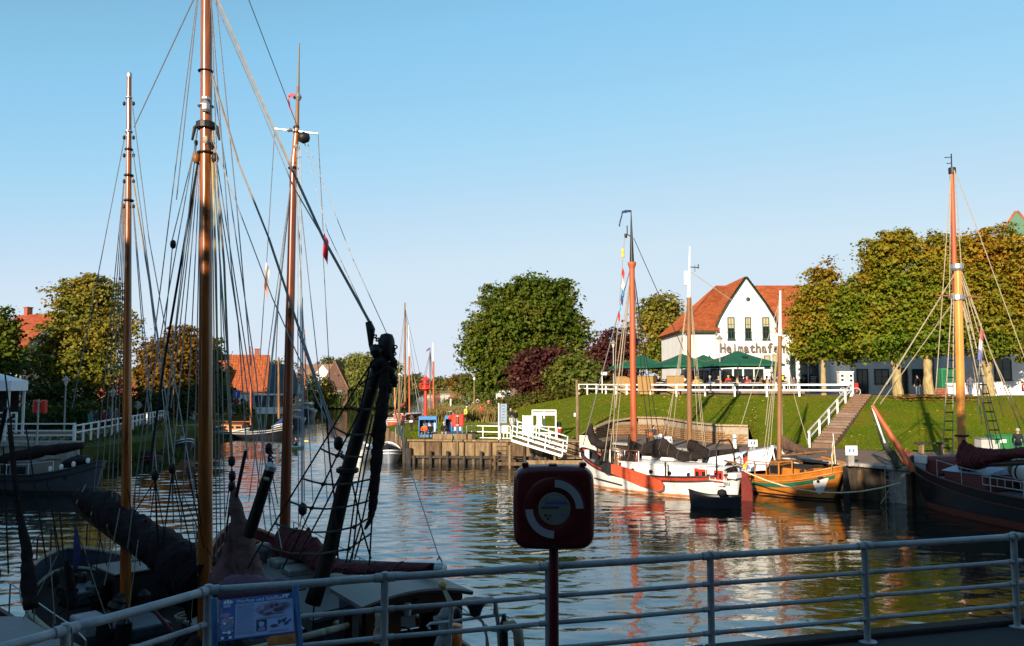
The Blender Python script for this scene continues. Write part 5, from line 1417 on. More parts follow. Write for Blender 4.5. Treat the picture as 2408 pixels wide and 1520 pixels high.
# ---------------------------------------------------------------- grey barge, left edge
t,L=ship('sailing_barge','grey hulled barge lying in shade at the left edge below the white fence',(-31.5,47.8,0),(-22.3,45.4,0))
S,sh=make_hull(t,L,3.2,1.0,1.75,1.4,GREYHULL,GREYHULL,TEAK,band=.3,stripe=(BLACK,.2))
cabin(t,-3.6,1.2,2.1,2.1,.7,1.7,CABINW,DECK,ports=0)
for k in range(4):
 m=MB();m.box((-2.9+k*1.1,-1.03,1.25),(.55,.04,.42),bev=.02);m.build('cabin_window',GLASSD,t)
furl(t,[P(0,1085,46),P(90,1062,46),P(195,1048,46)],[.32,.36,.18],BROWNSAIL,'furled_sail',51)
mast(t,P(30,1085,46),P(25,1000,46),.1,.1,MASTG)
m=MB();lumpy(m,[(2.2,0,1.5),(3.1,.1,1.75),(3.9,0,1.8)],[.25,.32,.2],10,52);m.build('foredeck_gear',BLACK,t,smooth=True)
for k in range(4):
 p=S(.55+k*.12,1,-1);m=MB();m.lathe(p+Vector((0,.1,.05)),[(.05,0),(.1,.08),(.1,.22),(.04,.3)],8);m.build('white_fitting',WHITE,t)
m=MB();m.lathe((3.3,S(.72,.7,-1).y-.02,.95),[(.12,0),(.16,.04),(.08,.06)],10,axis=(0,-1,0));m.build('anchor_hawse',IRON,t)
stanchions(t,S,[-.6,-.3,0,.3,.6],.6,-1,WHITE)
# ---------------------------------------------------------------- small craft along the left bank
def small_boat(label,c,rz,L,B,hm,zm=.6,cab=None,mast_=None,cover=None,name='moored_boat',capm=None,seed=0,deckm=TEAK,cat='boat'):
 t=thing(name,label,cat,(c[0],c[1],0),rz)
 S,sh=make_hull(t,L,B,zm,zm*1.6,zm*1.25,hm,hm,deckm,band=.22,drop=.18,capm=capm or WHITE)
 if cab:
  x0,x1,h,cm,rm=cab
  cabin(t,x0,x1,B*.55,B*.5,zm*.6,zm+h,cm,rm)
  for k in range(3):
   for s in(-1,1):
    m=MB();m.box((x0+(x1-x0)*(k+.5)/3,s*B*.268,zm+h*.62),((x1-x0)/4.4,.03,h*.34));m.build('window',GLASSD,t)
 if cover:
  m=MB();rr=[]
  for i in range(9):
   x=-L*.42+L*.84*i/8;hw=B*.47*(1-abs(i/4-1)**3*.6)
   rr.append([Vector((x,y*hw,zm+.1+cover[1]*(1-abs(y))*(1-(i/4-1)**2*.35)+.04*wob((i,y*3,seed),1)))for y in(-1,-.6,-.25,0,.25,.6,1)])
  m.grid(rr);m.build('tarpaulin',cover[0],t,smooth=True)
 if mast_:
  (u,v0,v1,d,r,mm_)=mast_[:6]
  mast(t,P(u,v1,d),P(u-1,v0,d),r,r*.55,mm_,n=10)
  H=P(u,v0,d)
  for s in(-1,1):
   line(t,H.lerp(P(u,v1,d),.06),ROOT[t.name]@Vector((s*L*.46,0,zm*1.4)),.02,ROPED,'stay');line(t,H.lerp(P(u,v1,d),.08),ROOT[t.name]@Vector((.1,s*B*.46,zm)),.018,ROPED,'shroud')
  mast(t,P(u,v1-8,d),ROOT[t.name]@Vector((-L*.4,0,zm+1.0)),.06,.05,mm_,'boom',8)
  if len(mast_)>6:furl(t,[P(u,v1-12,d),ROOT[t.name]@Vector((-L*.38,0,zm+1.15))],[.22,.14],mast_[6],'furled_sail',seed)
 return t
def wp(u,v):q=G(u,v,0);return(q.x,q.y)
tb=small_boat('black and grey boat with orange cabin and thin orange mast, left bank',(-29.0,92.0),R(-14),8.6,2.7,DARKHULL,.75,(-3.2,-.6,.75,mat('orange_cabin',(.55,.16,.03),.4),WOODB),(590,815,1000,91.5,.12,MASTP),seed=61,capm=GREYW)
tb2=small_boat('boat under a blue tarpaulin with thick ochre mast, left bank',(-27.9,101),R(-75),6.5,2.5,GREYHULL,.8,None,(656,840,985,101,.19,MASTG),(BLUETARP,1.1),seed=62)
small_boat('pale motor boat with white wheelhouse right behind the third mast',wp(697,1000),R(-80),7,2.5,GREYHULL,.9,(-2,1,1.2,CABINW,WHITE),None,seed=63)
small_boat('grey cabin cruiser with dark hull farthest on the left bank',wp(722,984),R(-82),9,3.2,DARKHULL,1.3,(-3,2,1.3,CABINW,WHITE),(717,775,945,146,.12,MASTP),seed=64)
small_boat('black open boat with white rail nearest the great mast',wp(515,1030),R(-12),7.5,2.4,DARKHULL,.7,(-2.2,.2,.5,CABINW,WHITE),(497,770,978,90,.13,MASTP),seed=65)
small_boat('grey sailing boat in deep shade between left mast and great mast',wp(412,1062),R(-50),6.5,2.3,GREYHULL,.8,(-1.6,.8,.6,GREYW,CABINW),(409,890,1040,73,.07,WOODL),seed=66)
small_boat('low dark boat with red gunwale in shade below the fence',wp(335,1092),R(-52),6,2.2,DARKHULL,.5,None,None,(DARKSAIL,.5),seed=67,capm=mat('dull_red_gunwale',(.2,.03,.02),.6))
# right bank, beyond the plank wall
small_boat('white motor boat moored under the plank wall, seen behind the raised bowsprit',(-12.2,66.5),R(100),5.5,2.0,WHITE,.7,(-1.5,.6,.6,CABINW,WHITE),None,seed=71)
small_boat('dark tender tied up at the plank wall corner',(-9.6,64.8),R(100),5.0,1.9,mat('blue_grey_hull',(.12,.14,.17),.4),.8,None,None,(BROWNSAIL,.4),seed=72)
tr_=small_boat('red painted ship with two tall masts behind the left beach chair',(-12.6,104),R(70),11,3.2,mat('rust_red_hull',(.40,.07,.035),.5),1.4,(-3.2,1.5,.9,mat('rust_red_cabin',(.42,.09,.05),.5),WHITE),(953,712,960,104,.15,MASTG,mat('rust_sail',(.36,.09,.05),.8)),seed=73,capm=WHITE)
mast(tr_,P(963,975,103),P(962,838,103),.11,.09,MASTP);mast(tr_,P(962,838,103),P(961,765,103),.08,.04,WHITE,'topmast')
for a,b in(((953,745),(930,950)),((953,760),(985,970)),((962,840),(995,970)),((953,730),(975,960)),((963,850),(940,965)),((953,800),(940,960))):line(tr_,P(*a,104),P(*b,104),.03,ROPE,'shroud')
tr2=small_boat('varnished sailing boat with wind pennant behind the red beacon',(-10.2,97),R(72),8,2.6,WHITE,.9,(-2,1,.6,WOODB,WHITE),(1012,818,975,97,.10,MASTG),seed=74)
mast(tr2,P(1020,978,96.5),P(1019,850,96.5),.12,.10,MASTP);mast(tr2,P(1019,850,96.5),P(1018,806,96.5),.06,.03,WHITE,'topmast')
flag(tr2,P(1012,817,97),P(1012,821,97),P(1003,822,97)-P(1012,818,97),NAVY,'pennant',4)
tr3=small_boat('slim sailing boat with ochre mast touching the raised bowsprit',(-15.5,110),R(75),9,2.6,WHITE,.9,(-2,1,.6,CABINW,WHITE),(929,875,975,110,.14,MASTY),seed=75)
# paddler
tk=thing('kayak','small white and green kayak carrying the paddler in mid canal','kayak',(*wp(696,1056),0),R(75))
S4,sh4=hull_fn(2.9,.78,.22,.32,.28,pb_=1.9,ps=1.9)
hull_band(S4,.6,1,4).build('hull',mat('kayak_green',(.10,.28,.08),.35),tk,smooth=True)
m=MB();m.grid([[S4(u,1,1)for u in US],[S4(u,1,0)+Vector((0,0,.1))for u in US],[S4(u,1,-1)for u in US]]);m.build('deck',WHITE,tk,smooth=True)
# ================================================================ fences, stairs, furniture
def fence(name,label,pts,h,ps,rails,m,spacing=2.2,rh=.11,rt=.05,cat='fence',lean=0):
 t=thing(name,label,cat,pts[0])
 for i in range(len(pts)-1):
  a,b=Vector(pts[i]),Vector(pts[i+1]);L=(b-a).length;k=max(1,round(L/spacing));up=(b-a).normalized()
  for j in range(k+(i==len(pts)-2)):
   p=a.lerp(b,j/k);mb=MB();mb.box(p+Vector((0,0,h/2-.1)),(ps,ps,h+.2),Matrix.Rotation(math.atan2(up.y,up.x),3,'Z'),bev=.01);mb.build('post',m,t,world=True)
  n=Vector((up.y,-up.x,0)).normalized()*(ps/2+rt/2+.003)
  for z in rails:
   mb=MB();mb.bar(a+n+Vector((0,0,h*z)),b+n+Vector((0,0,h*z)),rt,rh,bev=.01);mb.build('rail',m,t,world=True)
 return t
fp=[(9.0,88.2,5.0),(10.9,78.6,5.0),(14.4,72.4,5.0),(18.8,69.9,5.0),(23.8,68.6,5.0),(27.5,67.3,5.0)]
fence('white_fence','white two-rail wooden fence along the top of the green dyke',fp,.96,.15,(.93,.46),WHITE,3.0,rh=.15)
fence('white_fence','short white fence piece running back at the upper left end',[(9.0,88.4,5.0),(7.4,92,5.0)],1.0,.13,(.93,.48),WHITE,2)
slab('raised_terrace',[(13.2,78),(15.6,72.7),(19.2,70.9),(24.6,69.6),(25.2,83.9),(12.5,83.9)],4.9,5.35,PAVE)
# brick stairs with a white handrail
s0,s1=Vector((19.75,55.0,1.76)),Vector((27.75,67.2,5.0))
st=thing('brick_stairs','brick stairway climbing the grassy dyke right of the white fence','stairs',s0)
n=20;dd=(s1-s0);dh=Vector((dd.x,dd.y,0));side=Vector((dh.y,-dh.x,0)).normalized()
ang=math.atan2(dh.y,dh.x)
for i in range(n):
 p=s0+dh*((i+.5)/n)+side*.72;zt=s0.z+(i+1)*dd.z/n+.14
 m=MB();m.box((p.x,p.y,zt-.3),(dh.length/n*1.06,1.35,.6),Matrix.Rotation(ang,3,'Z'),bev=.02);m.build('step',random.choice((PAVE,mat('stair_brick',(.15,.09,.06),.85,var=.25,scale=7))),st,world=True)
hr=thing('stair_railing','white sloping handrail on the left side of the brick stairs','railing',s0)
for i in range(6):
 p=s0.lerp(s1,i/5)+side*-.08;m=MB();m.box(p+Vector((0,0,.5)),(.13,.13,1.15),Matrix.Rotation(ang,3,'Z'),bev=.01);m.build('post',WHITE,hr,world=True)
for z in(1.0,.52):
 m=MB();m.bar(s0-side*.17+Vector((0,0,z)),s1-side*.17+Vector((0,0,z)),.05,.13,bev=.01);m.build('rail',WHITE,hr,world=True)
 # left fences
fence('white_fence','white three-rail fence on the quay wall at the far left',[(-62,55.4,2.17),(-29.6,56.2,2.17)],1.15,.16,(.95,.55,.28),WHITE,4.4,rh=.10)
fence('white_fence','white fence receding along the left bank behind the left mast',[(-29.6,56.3,2.1),(-33.2,72,2.1),(-39.2,94,2.0)],1.1,.13,(.95,.52),WHITE,1.9,rh=.10)
fence('pavilion_railing','white railing in front of the white pavilion at left edge',[(-42,60.3,2.6),(P(40,950,60.3).x,60.3,2.6)],1.3,.12,(.97,.62,.2),WHITE,1.6,cat='railing')
m=thing('white_gate','short bright white gate at the end of the left fence','gate',P(443,985,100)-Vector((0,0,0)))
for k in range(4):
 q=MB();q.box((k*.45-.7,0,.1),(.28,.06,1.5),bev=.01);q.build('board',WHITE,m)
for z in(-.4,.6):
 q=MB();q.box((0,-.06,z),(1.9,.05,.16),bev=.01);q.build('rail',WHITE,m)
 # dyke retaining wall with benches: bricks as geometry
rw=thing('retaining_wall','curved low tan brick retaining wall at the foot of the dyke behind the white barge','wall',G(1560,1030,1.76))
wall_pts=[Vector((*(G(u,v,1.76).xy),1.76))for u,v in((1397,1033),(1440,1024),(1500,1021),(1560,1025),(1620,1036),(1690,1044),(1760,1046))]
wt=[.8,1.15,1.4,1.45,1.35,1.3,1.3]
brk=[[],[],[]]
cum=[0]
for i in range(len(wall_pts)-1):cum.append(cum[-1]+(wall_pts[i+1]-wall_pts[i]).length)
def wpos(s):
 for i in range(len(cum)-1):
  if s<=cum[i+1]:f=(s-cum[i])/(cum[i+1]-cum[i]);return wall_pts[i].lerp(wall_pts[i+1],f),(wall_pts[i+1]-wall_pts[i]).normalized(),wt[i]+(wt[i+1]-wt[i])*f
 return wall_pts[-1],(wall_pts[-1]-wall_pts[-2]).normalized(),wt[-1]
bl,bh=.44,.145
cell=[]
row=0
core=MB()
for i in range(len(wall_pts)-1):
 a,b=wall_pts[i],wall_pts[i+1];d=(b-a).normalized();nrm=Vector((-d.y,d.x,0));hh=min(wt[i],wt[i+1])-.1
 core.bar(a+nrm*.2+Vector((0,0,hh/2)),b+nrm*.2+Vector((0,0,hh/2)),.3,hh)
core.build('mortar_core',mat('grey_mortar',(.30,.25,.19),.9),rw,world=True)
cnt=0
meshes=[]
while row*bh<1.5:
 s=(row%2)*bl/2+.05
 while s<cum[-1]-bl:
  p,d,h=wpos(s+bl/2)
  if row*bh+bh<h:
   if cnt<298:
    if len(meshes)<6:
     mb=MB();mb.box((0,0,0),(bl-.025,.16,bh-.022),bev=.012);o=mb.build('brick',random.choice((BRICKT,BRICKT,mat('pale_brick',(.33,.23,.13),.85,var=.3,scale=6),mat('rust_brick',(.22,.11,.055),.85,var=.3,scale=6))),rw);meshes.append(o)
    else:
     o=random.choice(meshes[:6]).copy();C.objects.link(o);o.parent=rw
    nrm=Vector((-d.y,d.x,0))
    o.location=root_of(rw).inverted()@(p+nrm*random.uniform(0,.03)+Vector((0,0,(row+.5)*bh)))
    o.rotation_euler=(random.gauss(0,.01),0,math.atan2(d.y,d.x)+random.gauss(0,.02))
    cnt+=1
  s+=bl
 row+=1
for i in range(len(wall_pts)-1):
 a,b=wall_pts[i],wall_pts[i+1];q=MB();d=(b-a).normalized();nrm=Vector((-d.y,d.x,0))
 q.bar(a+nrm*.1+Vector((0,0,wt[i]+.0)),b+nrm*.1+Vector((0,0,wt[i+1]+.0)),.5,.12,bev=.02);q.build('coping',mat('sandstone_coping',(.34,.24,.14),.9,var=.3),rw,world=True)
def bench(label,p,rz,back=True):
 t=thing('park_bench',label,'bench',p,rz)
 for k in range(3):
  m=MB();m.box((0,-.16+k*.16,.45),(1.7,.13,.045),bev=.01);m.build('seat_slat',WOODB,t)
 if back:
  for k in range(3):
   m=MB();m.box((0,.27+k*.03,.62+k*.14),(1.7,.04,.11),Matrix.Rotation(-.2,3,'X'),bev=.01);m.build('back_slat',WOODB,t)
 for s in(-.7,.7):
  m=MB();m.box((s,0,.21),(.07,.42,.42),bev=.01);m.build('leg',IRON,t)
  if back:m=MB();m.bar((s,.22,.4),(s,.36,1.0),.05,.06);m.build('back_post',IRON,t)
 return t
bench('brown bench standing before the tan brick wall, left one',(*G(1463,1041,1.76).xy,1.76),R(5))
bench('brown bench with a resting visitor before the tan brick wall',(*G(1545,1043,1.76).xy,1.76),R(8))
t=thing('picnic_bench','backless bench of one thick plank on the grass behind the dark ship','bench',(*G(2190,1067,1.78).xy,1.78),R(4))
m=MB();m.box((0,0,.62),(1.9,.45,.1),bev=.02);m.build('seat',WOODD,t)
for s in(-.62,.62):m=MB();m.box((s,0,.29),(.22,.3,.58),bev=.02);m.build('leg',WOODL,t)
for k,(u,lb)in enumerate(((2350,'green wheeled bin beside the dyke, left of two'),(2385,'green wheeled bin beside the dyke, right of two'))):
 p=G(u,1066,1.78);t=thing('wheeled_bin',lb,'bin',(p.x,p.y,1.78),R(3),'green bins at the foot of the dyke')
 m=MB();vs=[(-.42,-.34,.1),(.42,-.34,.1),(.42,.34,.1),(-.42,.34,.1),(-.52,-.42,1.05),(.52,-.42,1.05),(.52,.42,1.05),(-.52,.42,1.05)];m.add(vs,[(3,2,1,0),(0,1,5,4),(1,2,6,5),(2,3,7,6),(3,0,4,7),(4,5,6,7)]);m.build('body',PLASTICG,t)
 m=MB();m.box((0,.0,1.1),(1.12,.94,.09),bev=.03);m.build('lid',PLASTICG,t)
 m=MB();m.box((0,-.4,.75),(.4,.03,.2),Matrix.Rotation(.085,3,'X'));m.build('sticker',WHITE,t)
 for s in(-.4,.4):m=MB();m.lathe((s,.3,.12),[(.1,-.03),(.12,0),(.1,.03)],10,axis=(1,0,0));m.build('wheel',RUBBER,t)
p=G(2322,1066,1.78);t=thing('grey_box','pale grey box beside the green bins','box',(p.x,p.y,1.78))
m=MB();m.box((0,0,.42),(1.1,.8,.84),bev=.03);m.build('body',GREYW,t)
m=MB();m.box((0,0,.88),(1.18,.88,.07),bev=.02);m.build('lid',STEEL,t)
# bollards and small signs along the quay edge
def sign_post(label,p,h,w,sh,col,rz=0,lines=2):
 t=thing('quay_sign',label,'sign',p,rz)
 m=MB();m.box((0,0,h/2-.1),(.32,.32,h),bev=.03);m.build('post',CONCRETE,t)
 m=MB();m.box((0,-.17,h+sh/2-.08),(w,.05,sh),bev=.01);m.build('plate',col,t)
 for k in range(lines):m=MB();m.box((-.1+.2*k,-.20,h+sh/2-.08),(.1,.008,.16));m.build('mark',BLUEP,t)
 return t
sign_post('white numbered sign on a stone post at the quay edge right of the orange ship',(*G(2000,1092,1.76).xy,1.76),.55,.62,.5,WHITE)
sign_post('white numbered sign above the white tarp of the middle barge',(*G(1769,1067,1.76).xy,1.76),.5,.55,.42,WHITE)
sign_post('white numbered sign at the edge beside the resting visitor',(*G(1571,1058,1.76).xy,1.76),.5,.5,.42,WHITE)
for k,(u,v,lb)in enumerate(((1553,1054,'white bollard behind the red brown mast'),(1728,1056,'white bollard left of the white tarp'))):
 t=thing('bollard',lb,'bollard',(*G(u,v,1.76).xy,1.76));m=MB();m.lathe((0,0,0),[(.13,0),(.12,.8),(.14,.84),(.09,.92)],12);m.build('post',WHITE,t);m=MB();m.lathe((0,0,.62),[(.128,0),(.128,.1)],12);m.build('band',BLUEP,t)
t=thing('mooring_ring','red-brown mooring hoop on the quay beside the dark ship bow','hoop',(*G(2132,1095,1.76).xy,1.76));m=MB();m.tube([(-.2,0,0),(-.2,0,.6),(0,0,.8),(.2,0,.6),(.2,0,0)],.05,8);m.build('hoop',REDP,t);m=MB();m.box((0,0,.03),(.7,.3,.06),bev=.01);m.build('base_plate',IRON,t)
# ---------------------------------------------------------------- landing stage: railings, gangway, boards
def pipe_rail(name,label,pts,h,rails,m,posts,r=.04,cat='railing',knees=False):
 t=thing(name,label,cat,pts[0]);a,b=Vector(pts[0]),Vector(pts[1])
 for s in posts:
  p=a.lerp(b,s);q=MB();q.tube([p,p+Vector((0,0,h))],r,6);q.build('post',m,t,world=True)
 for z in rails:
  q=MB();q.tube([a+Vector((0,0,z*h)),b+Vector((0,0,z*h))],r,6);q.build('rail',m,t,world=True)
 return t
g=lambda u,v:G(u,v,1.76)
pipe_rail('jetty_railing','white pipe railing on the jetty left of the gangway',(g(1098,1032),g(1174,1034)),1.0,(1,.55,.1),WHITE,(0,.5,1),r=.045)
t=pipe_rail('jetty_railing','white gate railing with blank plate right of the flag board',(g(1176,1034),g(1200,1034.5)),1.0,(1,.5,.1),WHITE,(0,.35,.7,1),r=.04)
m=MB();m.box(g(1184,1034)+Vector((0,-.1,.78)),(.75,.04,.55),bev=.01);m.build('plate',WHITE,t,world=True)
pipe_rail('jetty_railing','white railing below the open frame on the jetty',(g(1214,1030),g(1310,1035)),.95,(1,.5),WHITE,(0,.3,.5,.8,1),r=.045)
# gangway sloping down to the pontoon
gw_=thing('gangway','white sloping gangway leading down from the jetty to the pontoon','gangway',g(1204,1034))
ga,gb=P(1203,1036,58.6),P(1322,1073,57.4)
dg=(gb-ga).normalized();nrm=Vector((-dg.y,dg.x,0)).normalized()*.75
m=MB();m.bar(ga+nrm*.75,gb+nrm*.75,1.1,.12);m.build('walkway',WOODL,gw_,world=True)
for o_ in(0,1):
 off=nrm*(1.5*o_)+Vector((0,0,.25*o_))
 m=MB();m.bar(ga+off,gb+off,.08,.18,bev=.01);m.build('side_beam',WHITE,gw_,world=True)
 for z in(.35,.68,1.05):
  m=MB();m.tube([ga+off+Vector((0,0,z)),gb+off+Vector((0,0,z))],.045,6);m.build('hand_rail',WHITE,gw_,world=True)
 for s in(.0,.33,.66,1):
  p=ga.lerp(gb,s)+off;m=MB();m.tube([p,p+Vector((.1,0,1.05))],.045,6);m.build('post',WHITE,gw_,world=True)
jp=thing('jetty_stage','timber jetty platform and piles under the white gangway','jetty',(2.5,58.4,0))
for k in range(9):
 x=-1.2+k*1.05;m=MB();m.tube([(x,58.3+.25*(k%2),-.6),(x,58.3+.25*(k%2),(.95,1.65,1.0,.8,1.55,.9,.75,1.5,.8)[k])],.10,8);m.build('pile',(WOODQ,WOODL,WOODD)[k%3],jp,world=True)
for k in range(6):
 x=.2+k*1.1;m=MB();m.tube([(x,59.9,-.6),(x,59.9,.7)],.1,8);m.build('pile',(WOODQ,WOODD)[k%2],jp,world=True)
m=MB();m.bar((1.0,58.1,.5),(7.6,58.0,.5),.16,.3,bev=.02);m.build('beam',WOODL,jp,world=True)
m=MB();m.bar((-1.4,58.6,.35),(7.6,58.5,.35),.16,.25,bev=.02);m.build('beam',WOODQ,jp,world=True)
for k in range(7):
 x=3.5+k*.62;m=MB();m.box((x,59.1,.78),(.55,1.9,.08),bev=.01);m.build('deck_board',WOODL,jp,world=True)
for k in range(5):
 m=MB();m.box((-.5,58.75,1.55-k*.3),(1.2,.3,.06),bev=.01);m.build('ladder_step',WOODQ,jp,world=True)
m=MB();m.lathe((5.1,57.7,.0),[(.09,0),(.09,.8),(.07,.85)],8);m.build('white_capped_stake',WHITE,jp,world=True)
# open frame, boards, machine
fr=thing('jetty_portal','tall white open frame of posts and crossbeam on the jetty','frame',g(1252,1030))
A_,B2=g(1252,1030),g(1307,1030)
for s in(0,.5,1):
 p=A_.lerp(B2,s);m=MB();m.box(p+Vector((0,0,1.05)),(.11,.11,2.15),bev=.01);m.build('post',WHITE,fr,world=True)
m=MB();m.bar(A_+Vector((-.05,0,2.14)),B2+Vector((.05,0,2.14)),.12,.1,bev=.01);m.build('beam',WHITE,fr,world=True)
m=MB();m.bar(A_+Vector((.06,-.02,1.88)),B2+Vector((-.06,-.02,1.88)),.04,.28,bev=.01);m.build('header_board',WHITE,fr,world=True)
bd_=thing('notice_board','upright white notice board with rows of print beside the open frame','notice board',g(1241,1031)+Vector((0,-.25,0)))
m=MB();m.box((0,0,1.0),(.68,.05,1.5),bev=.01);m.build('board',WHITE,bd_)
for s in(-.38,.38):m=MB();m.box((s,0,.85),(.06,.07,1.9),bev=.01);m.build('post',WHITE,bd_)
for k,(w,h)in enumerate(((.42,.07),(.36,.05),(.3,.04),(.18,.04),(.24,.05),(.34,.05),(.2,.04),(.1,.03),(.38,.03))):
 m=MB();m.box((0,-.028,1.62-k*.115),(w,.006,h*.6));m.build('print_line',mat('faded_print',(.45,.43,.38),.8),bd_)
b2_=thing('ticket_box','stepped plain white panel standing inside the open frame','panel',g(1268,1032)+Vector((0,-.1,0)))
m=MB();m.box((0,0,1.45),(.40,.10,.78),bev=.01);m.build('upper_panel',WHITE,b2_)
m=MB();m.box((0,-.01,.93),(.52,.14,.30),bev=.01);m.build('lower_panel',WHITE,b2_)
m=MB();m.box((0,0,.4),(.09,.09,.8));m.build('post',WHITE,b2_)
fl_=thing('jetty_flag','blue grey vertical banner board on a tall white pole at the jetty','banner',g(1173,1035))
m=MB();m.tube([(0,0,0),(0,0,2.75)],.055,8);m.build('pole',WHITE,fl_)
m=MB();m.box((.36,.0,1.98),(.5,.04,1.45),bev=.01);m.build('board',mat('blue_grey_board',(.20,.26,.34),.6),fl_)
for k in range(6):m=MB();m.box((.34,-.024,2.55-k*.22),(.26-.05*(k%2),.006,.035));m.build('print_line',NAVY,fl_)
pl=thing('timber_pole','tall bare timber pole on the quay left of the black jib','pole',g(1358,1036))
m=MB();m.tube([(0,0,-.2),(.02,0,2.2),(-.03,0,4.5)],[.14,.125,.10],10);m.build('pole',WOODL,pl,smooth=True)
m=MB();m.box((-.2,-.1,1.9),(.14,.14,.28),bev=.02);m.build('white_box',WHITE,pl)
p2=thing('timber_pole','slim timber pole beside the walkers on the path','pole',G(1115,982,1.76));m=MB();m.tube([(0,0,-.2),(0,0,5.6)],[.12,.08],8);m.build('pole',WOODL,p2);m=MB();m.box((0,-.1,4.9),(.2,.08,.3),bev=.01);m.build('small_box',WHITE,p2)
p3=thing('timber_pole','grey mooring pole on the bank between red ship and ochre mast','pole',G(938,1000,1.76));m=MB();m.tube([(0,0,-.6),(0.05,0,5.2)],[.15,.11],8);m.build('pole',WOODL,p3);m=MB();m.lathe((.05,0,5.15),[(.12,0),(.12,.1),(.02,.16)],8);m.build('cap',WHITE,p3)
cp=thing('tarp_board','white framed mesh panel standing on the pontoon before the barge bow','panel',(5.35,58.6,.8))
for s in(-.55,.55):m=MB();m.box((s,0,.75),(.07,.07,1.6),bev=.01);m.build('frame_post',WHITE,cp)
for z in(.02,.75,1.5):m=MB();m.box((0,0,z),(1.04,.06,.06),bev=.01);m.build('frame_bar',WHITE,cp)
for z in(.385,1.125):m=MB();m.box((0,.01,z),(1.0,.02,.64));m.build('mesh_panel',mat('cream_mesh',(.55,.50,.38),.8,var=.2,scale=40),cp)
wl_=thing('buoy_light','thin dark litter bin with red and white band on the slope behind the frame','bin',(*g(1315,1030).xy,1.78));m=MB();m.lathe((0,.6,0),[(.2,0),(.22,.8),(.2,1.15),(.05,1.2)],12);m.build('body',IRON,wl_);m=MB();m.lathe((0,.6,.35),[(.225,0),(.228,.3)],12);m.build('red_band',BRIGHTRED,wl_);m=MB();m.lathe((0,.6,.66),[(.228,0),(.229,.13)],12);m.build('white_band',WHITE,wl_)
# lifebuoy cabinets
def buoy_box(name,label,p,s,post,m_=BRIGHTRED,back=True,cat='lifebuoy cabinet',front=True,rz=0,postm=STEEL):
 t=thing(name,label,cat,p,rz)
 h=post
 q=MB();q.tube([(0,0,-.2),(0,0,h+s*.55 if not front else h)],.05,10);q.build('post',postm,t)
 return t
for lb,p,rz in(('red lifebuoy cabinet on a post at the jetty edge, seen from behind, right bank',(*g(1076,1037).xy,1.2),0),('red lifebuoy cabinet behind the left white fence, in shade',(P(92,1000,54.6).x,54.6,1.7),0)):
 t=thing('lifebuoy_cabinet',lb,'lifebuoy cabinet',p,rz)
 hz=2.05 if p[0]>-20 else 2.75
 q=MB();q.tube([(0,-.17,-.4),(0,-.17,hz+.5)],.055,10);q.build('post',WOODL if p[0]>-20 else STEEL,t)
 for s in(-1,1):
  q=MB();rnd=[(math.cos(a)*.22+(.22 if i in(0,1,2,3,10,11)else.0),math.sin(a)*.3)for i,a in enumerate([k*PI/6 for k in range(12)])]
  q.box((s*.25,.02,hz),(.42,.24,.92),bev=.09);q.build('shell',BRIGHTRED,t)
 for z in(-.32,.34):
  q=MB();q.box((0,-.17,hz+z),(.26,.12,.06),bev=.01);q.build('bracket',STEEL,t)
t=thing('lifebuoy_box_top','red buoy lying on the roof of the second beach chair','buoy',(*g(1063,1030).xy,3.28));m=MB();m.lathe((.1,.5,0),[(.3,-.15),(.46,-.08),(.48,.0),(.44,.12),(.3,.2),(.1,.24)],16);m.build('body',BRIGHTRED,t,smooth=True);m=MB();m.lathe((.1,.5,.22),[(.06,0),(.06,.06)],8);m.build('knob',BLACK,t)
# beach chairs (roofed wicker chairs)
def beach_chair(label,p,rz,cm,im,w=1.35,h=1.6,group=None,stripes=True):
 t=thing('beach_chair',label,'beach chair',p,rz,group)
 for s in(-1,1):
  m=MB();prof=[(-.42,.05),(.42,.05),(.5,.6),(.62,h),(-.25,h),(-.42,.75)]
  m.prism(prof,Matrix.Translation((s*w/2-.03,0,0))@Matrix.Rotation(PI/2,4,'Z')@Matrix.Rotation(PI/2,4,'X'),.06);m.build('side_panel',cm,t)
 m=MB();m.bar((0,.46,.3),(0,.60,h-.02),w-.06,.06,up=(0,-1,0));m.build('back_panel',cm,t)
 m=MB();m.box((0,.16,h+.03),(w+.08,.9,.08),bev=.03);m.build('roof',cm,t)
 m=MB();m.box((0,-.28,h-.08),(w+.06,.05,.26),bev=.02);m.build('valance',cm,t)
 m=MB();m.box((0,.02,.32),(w-.14,.75,.14),bev=.03);m.build('seat',im,t)
 m=MB();m.box((0,.0,.13),(w-.14,.7,.22));m.build('seat_box',cm,t)
 if stripes:
  for k in range(6):
   m=MB();x=-w/2+.16+k*(w-.32)/5;m.bar((x,.41,.45),(x,.53,h-.25),.10,.03,up=(0,-1,0));m.build('stripe_cushion',WHITE if k%2 else im,t)
 return t
NAVYC=mat('navy_cushion',(.03,.05,.12),.8);BLUEC=mat('faded_blue_canvas',(.07,.20,.42),.75,var=.15,scale=4)
bc=g(1006,1029);beach_chair('blue roofed beach chair with a couple in front, left of two on the quay',(bc.x,bc.y,1.75),R(3),BLUEC,NAVYC,group='blue beach chairs on the quay')
m=MB();m.box((bc.x,bc.y-.32,3.2),(.4,.012,.10));
bc2=g(1066,1027);beach_chair('blue roofed beach chair behind the seated man, right of two on the quay',(bc2.x,bc2.y+.4,1.75),R(3),BLUEC,NAVYC,group='blue beach chairs on the quay')
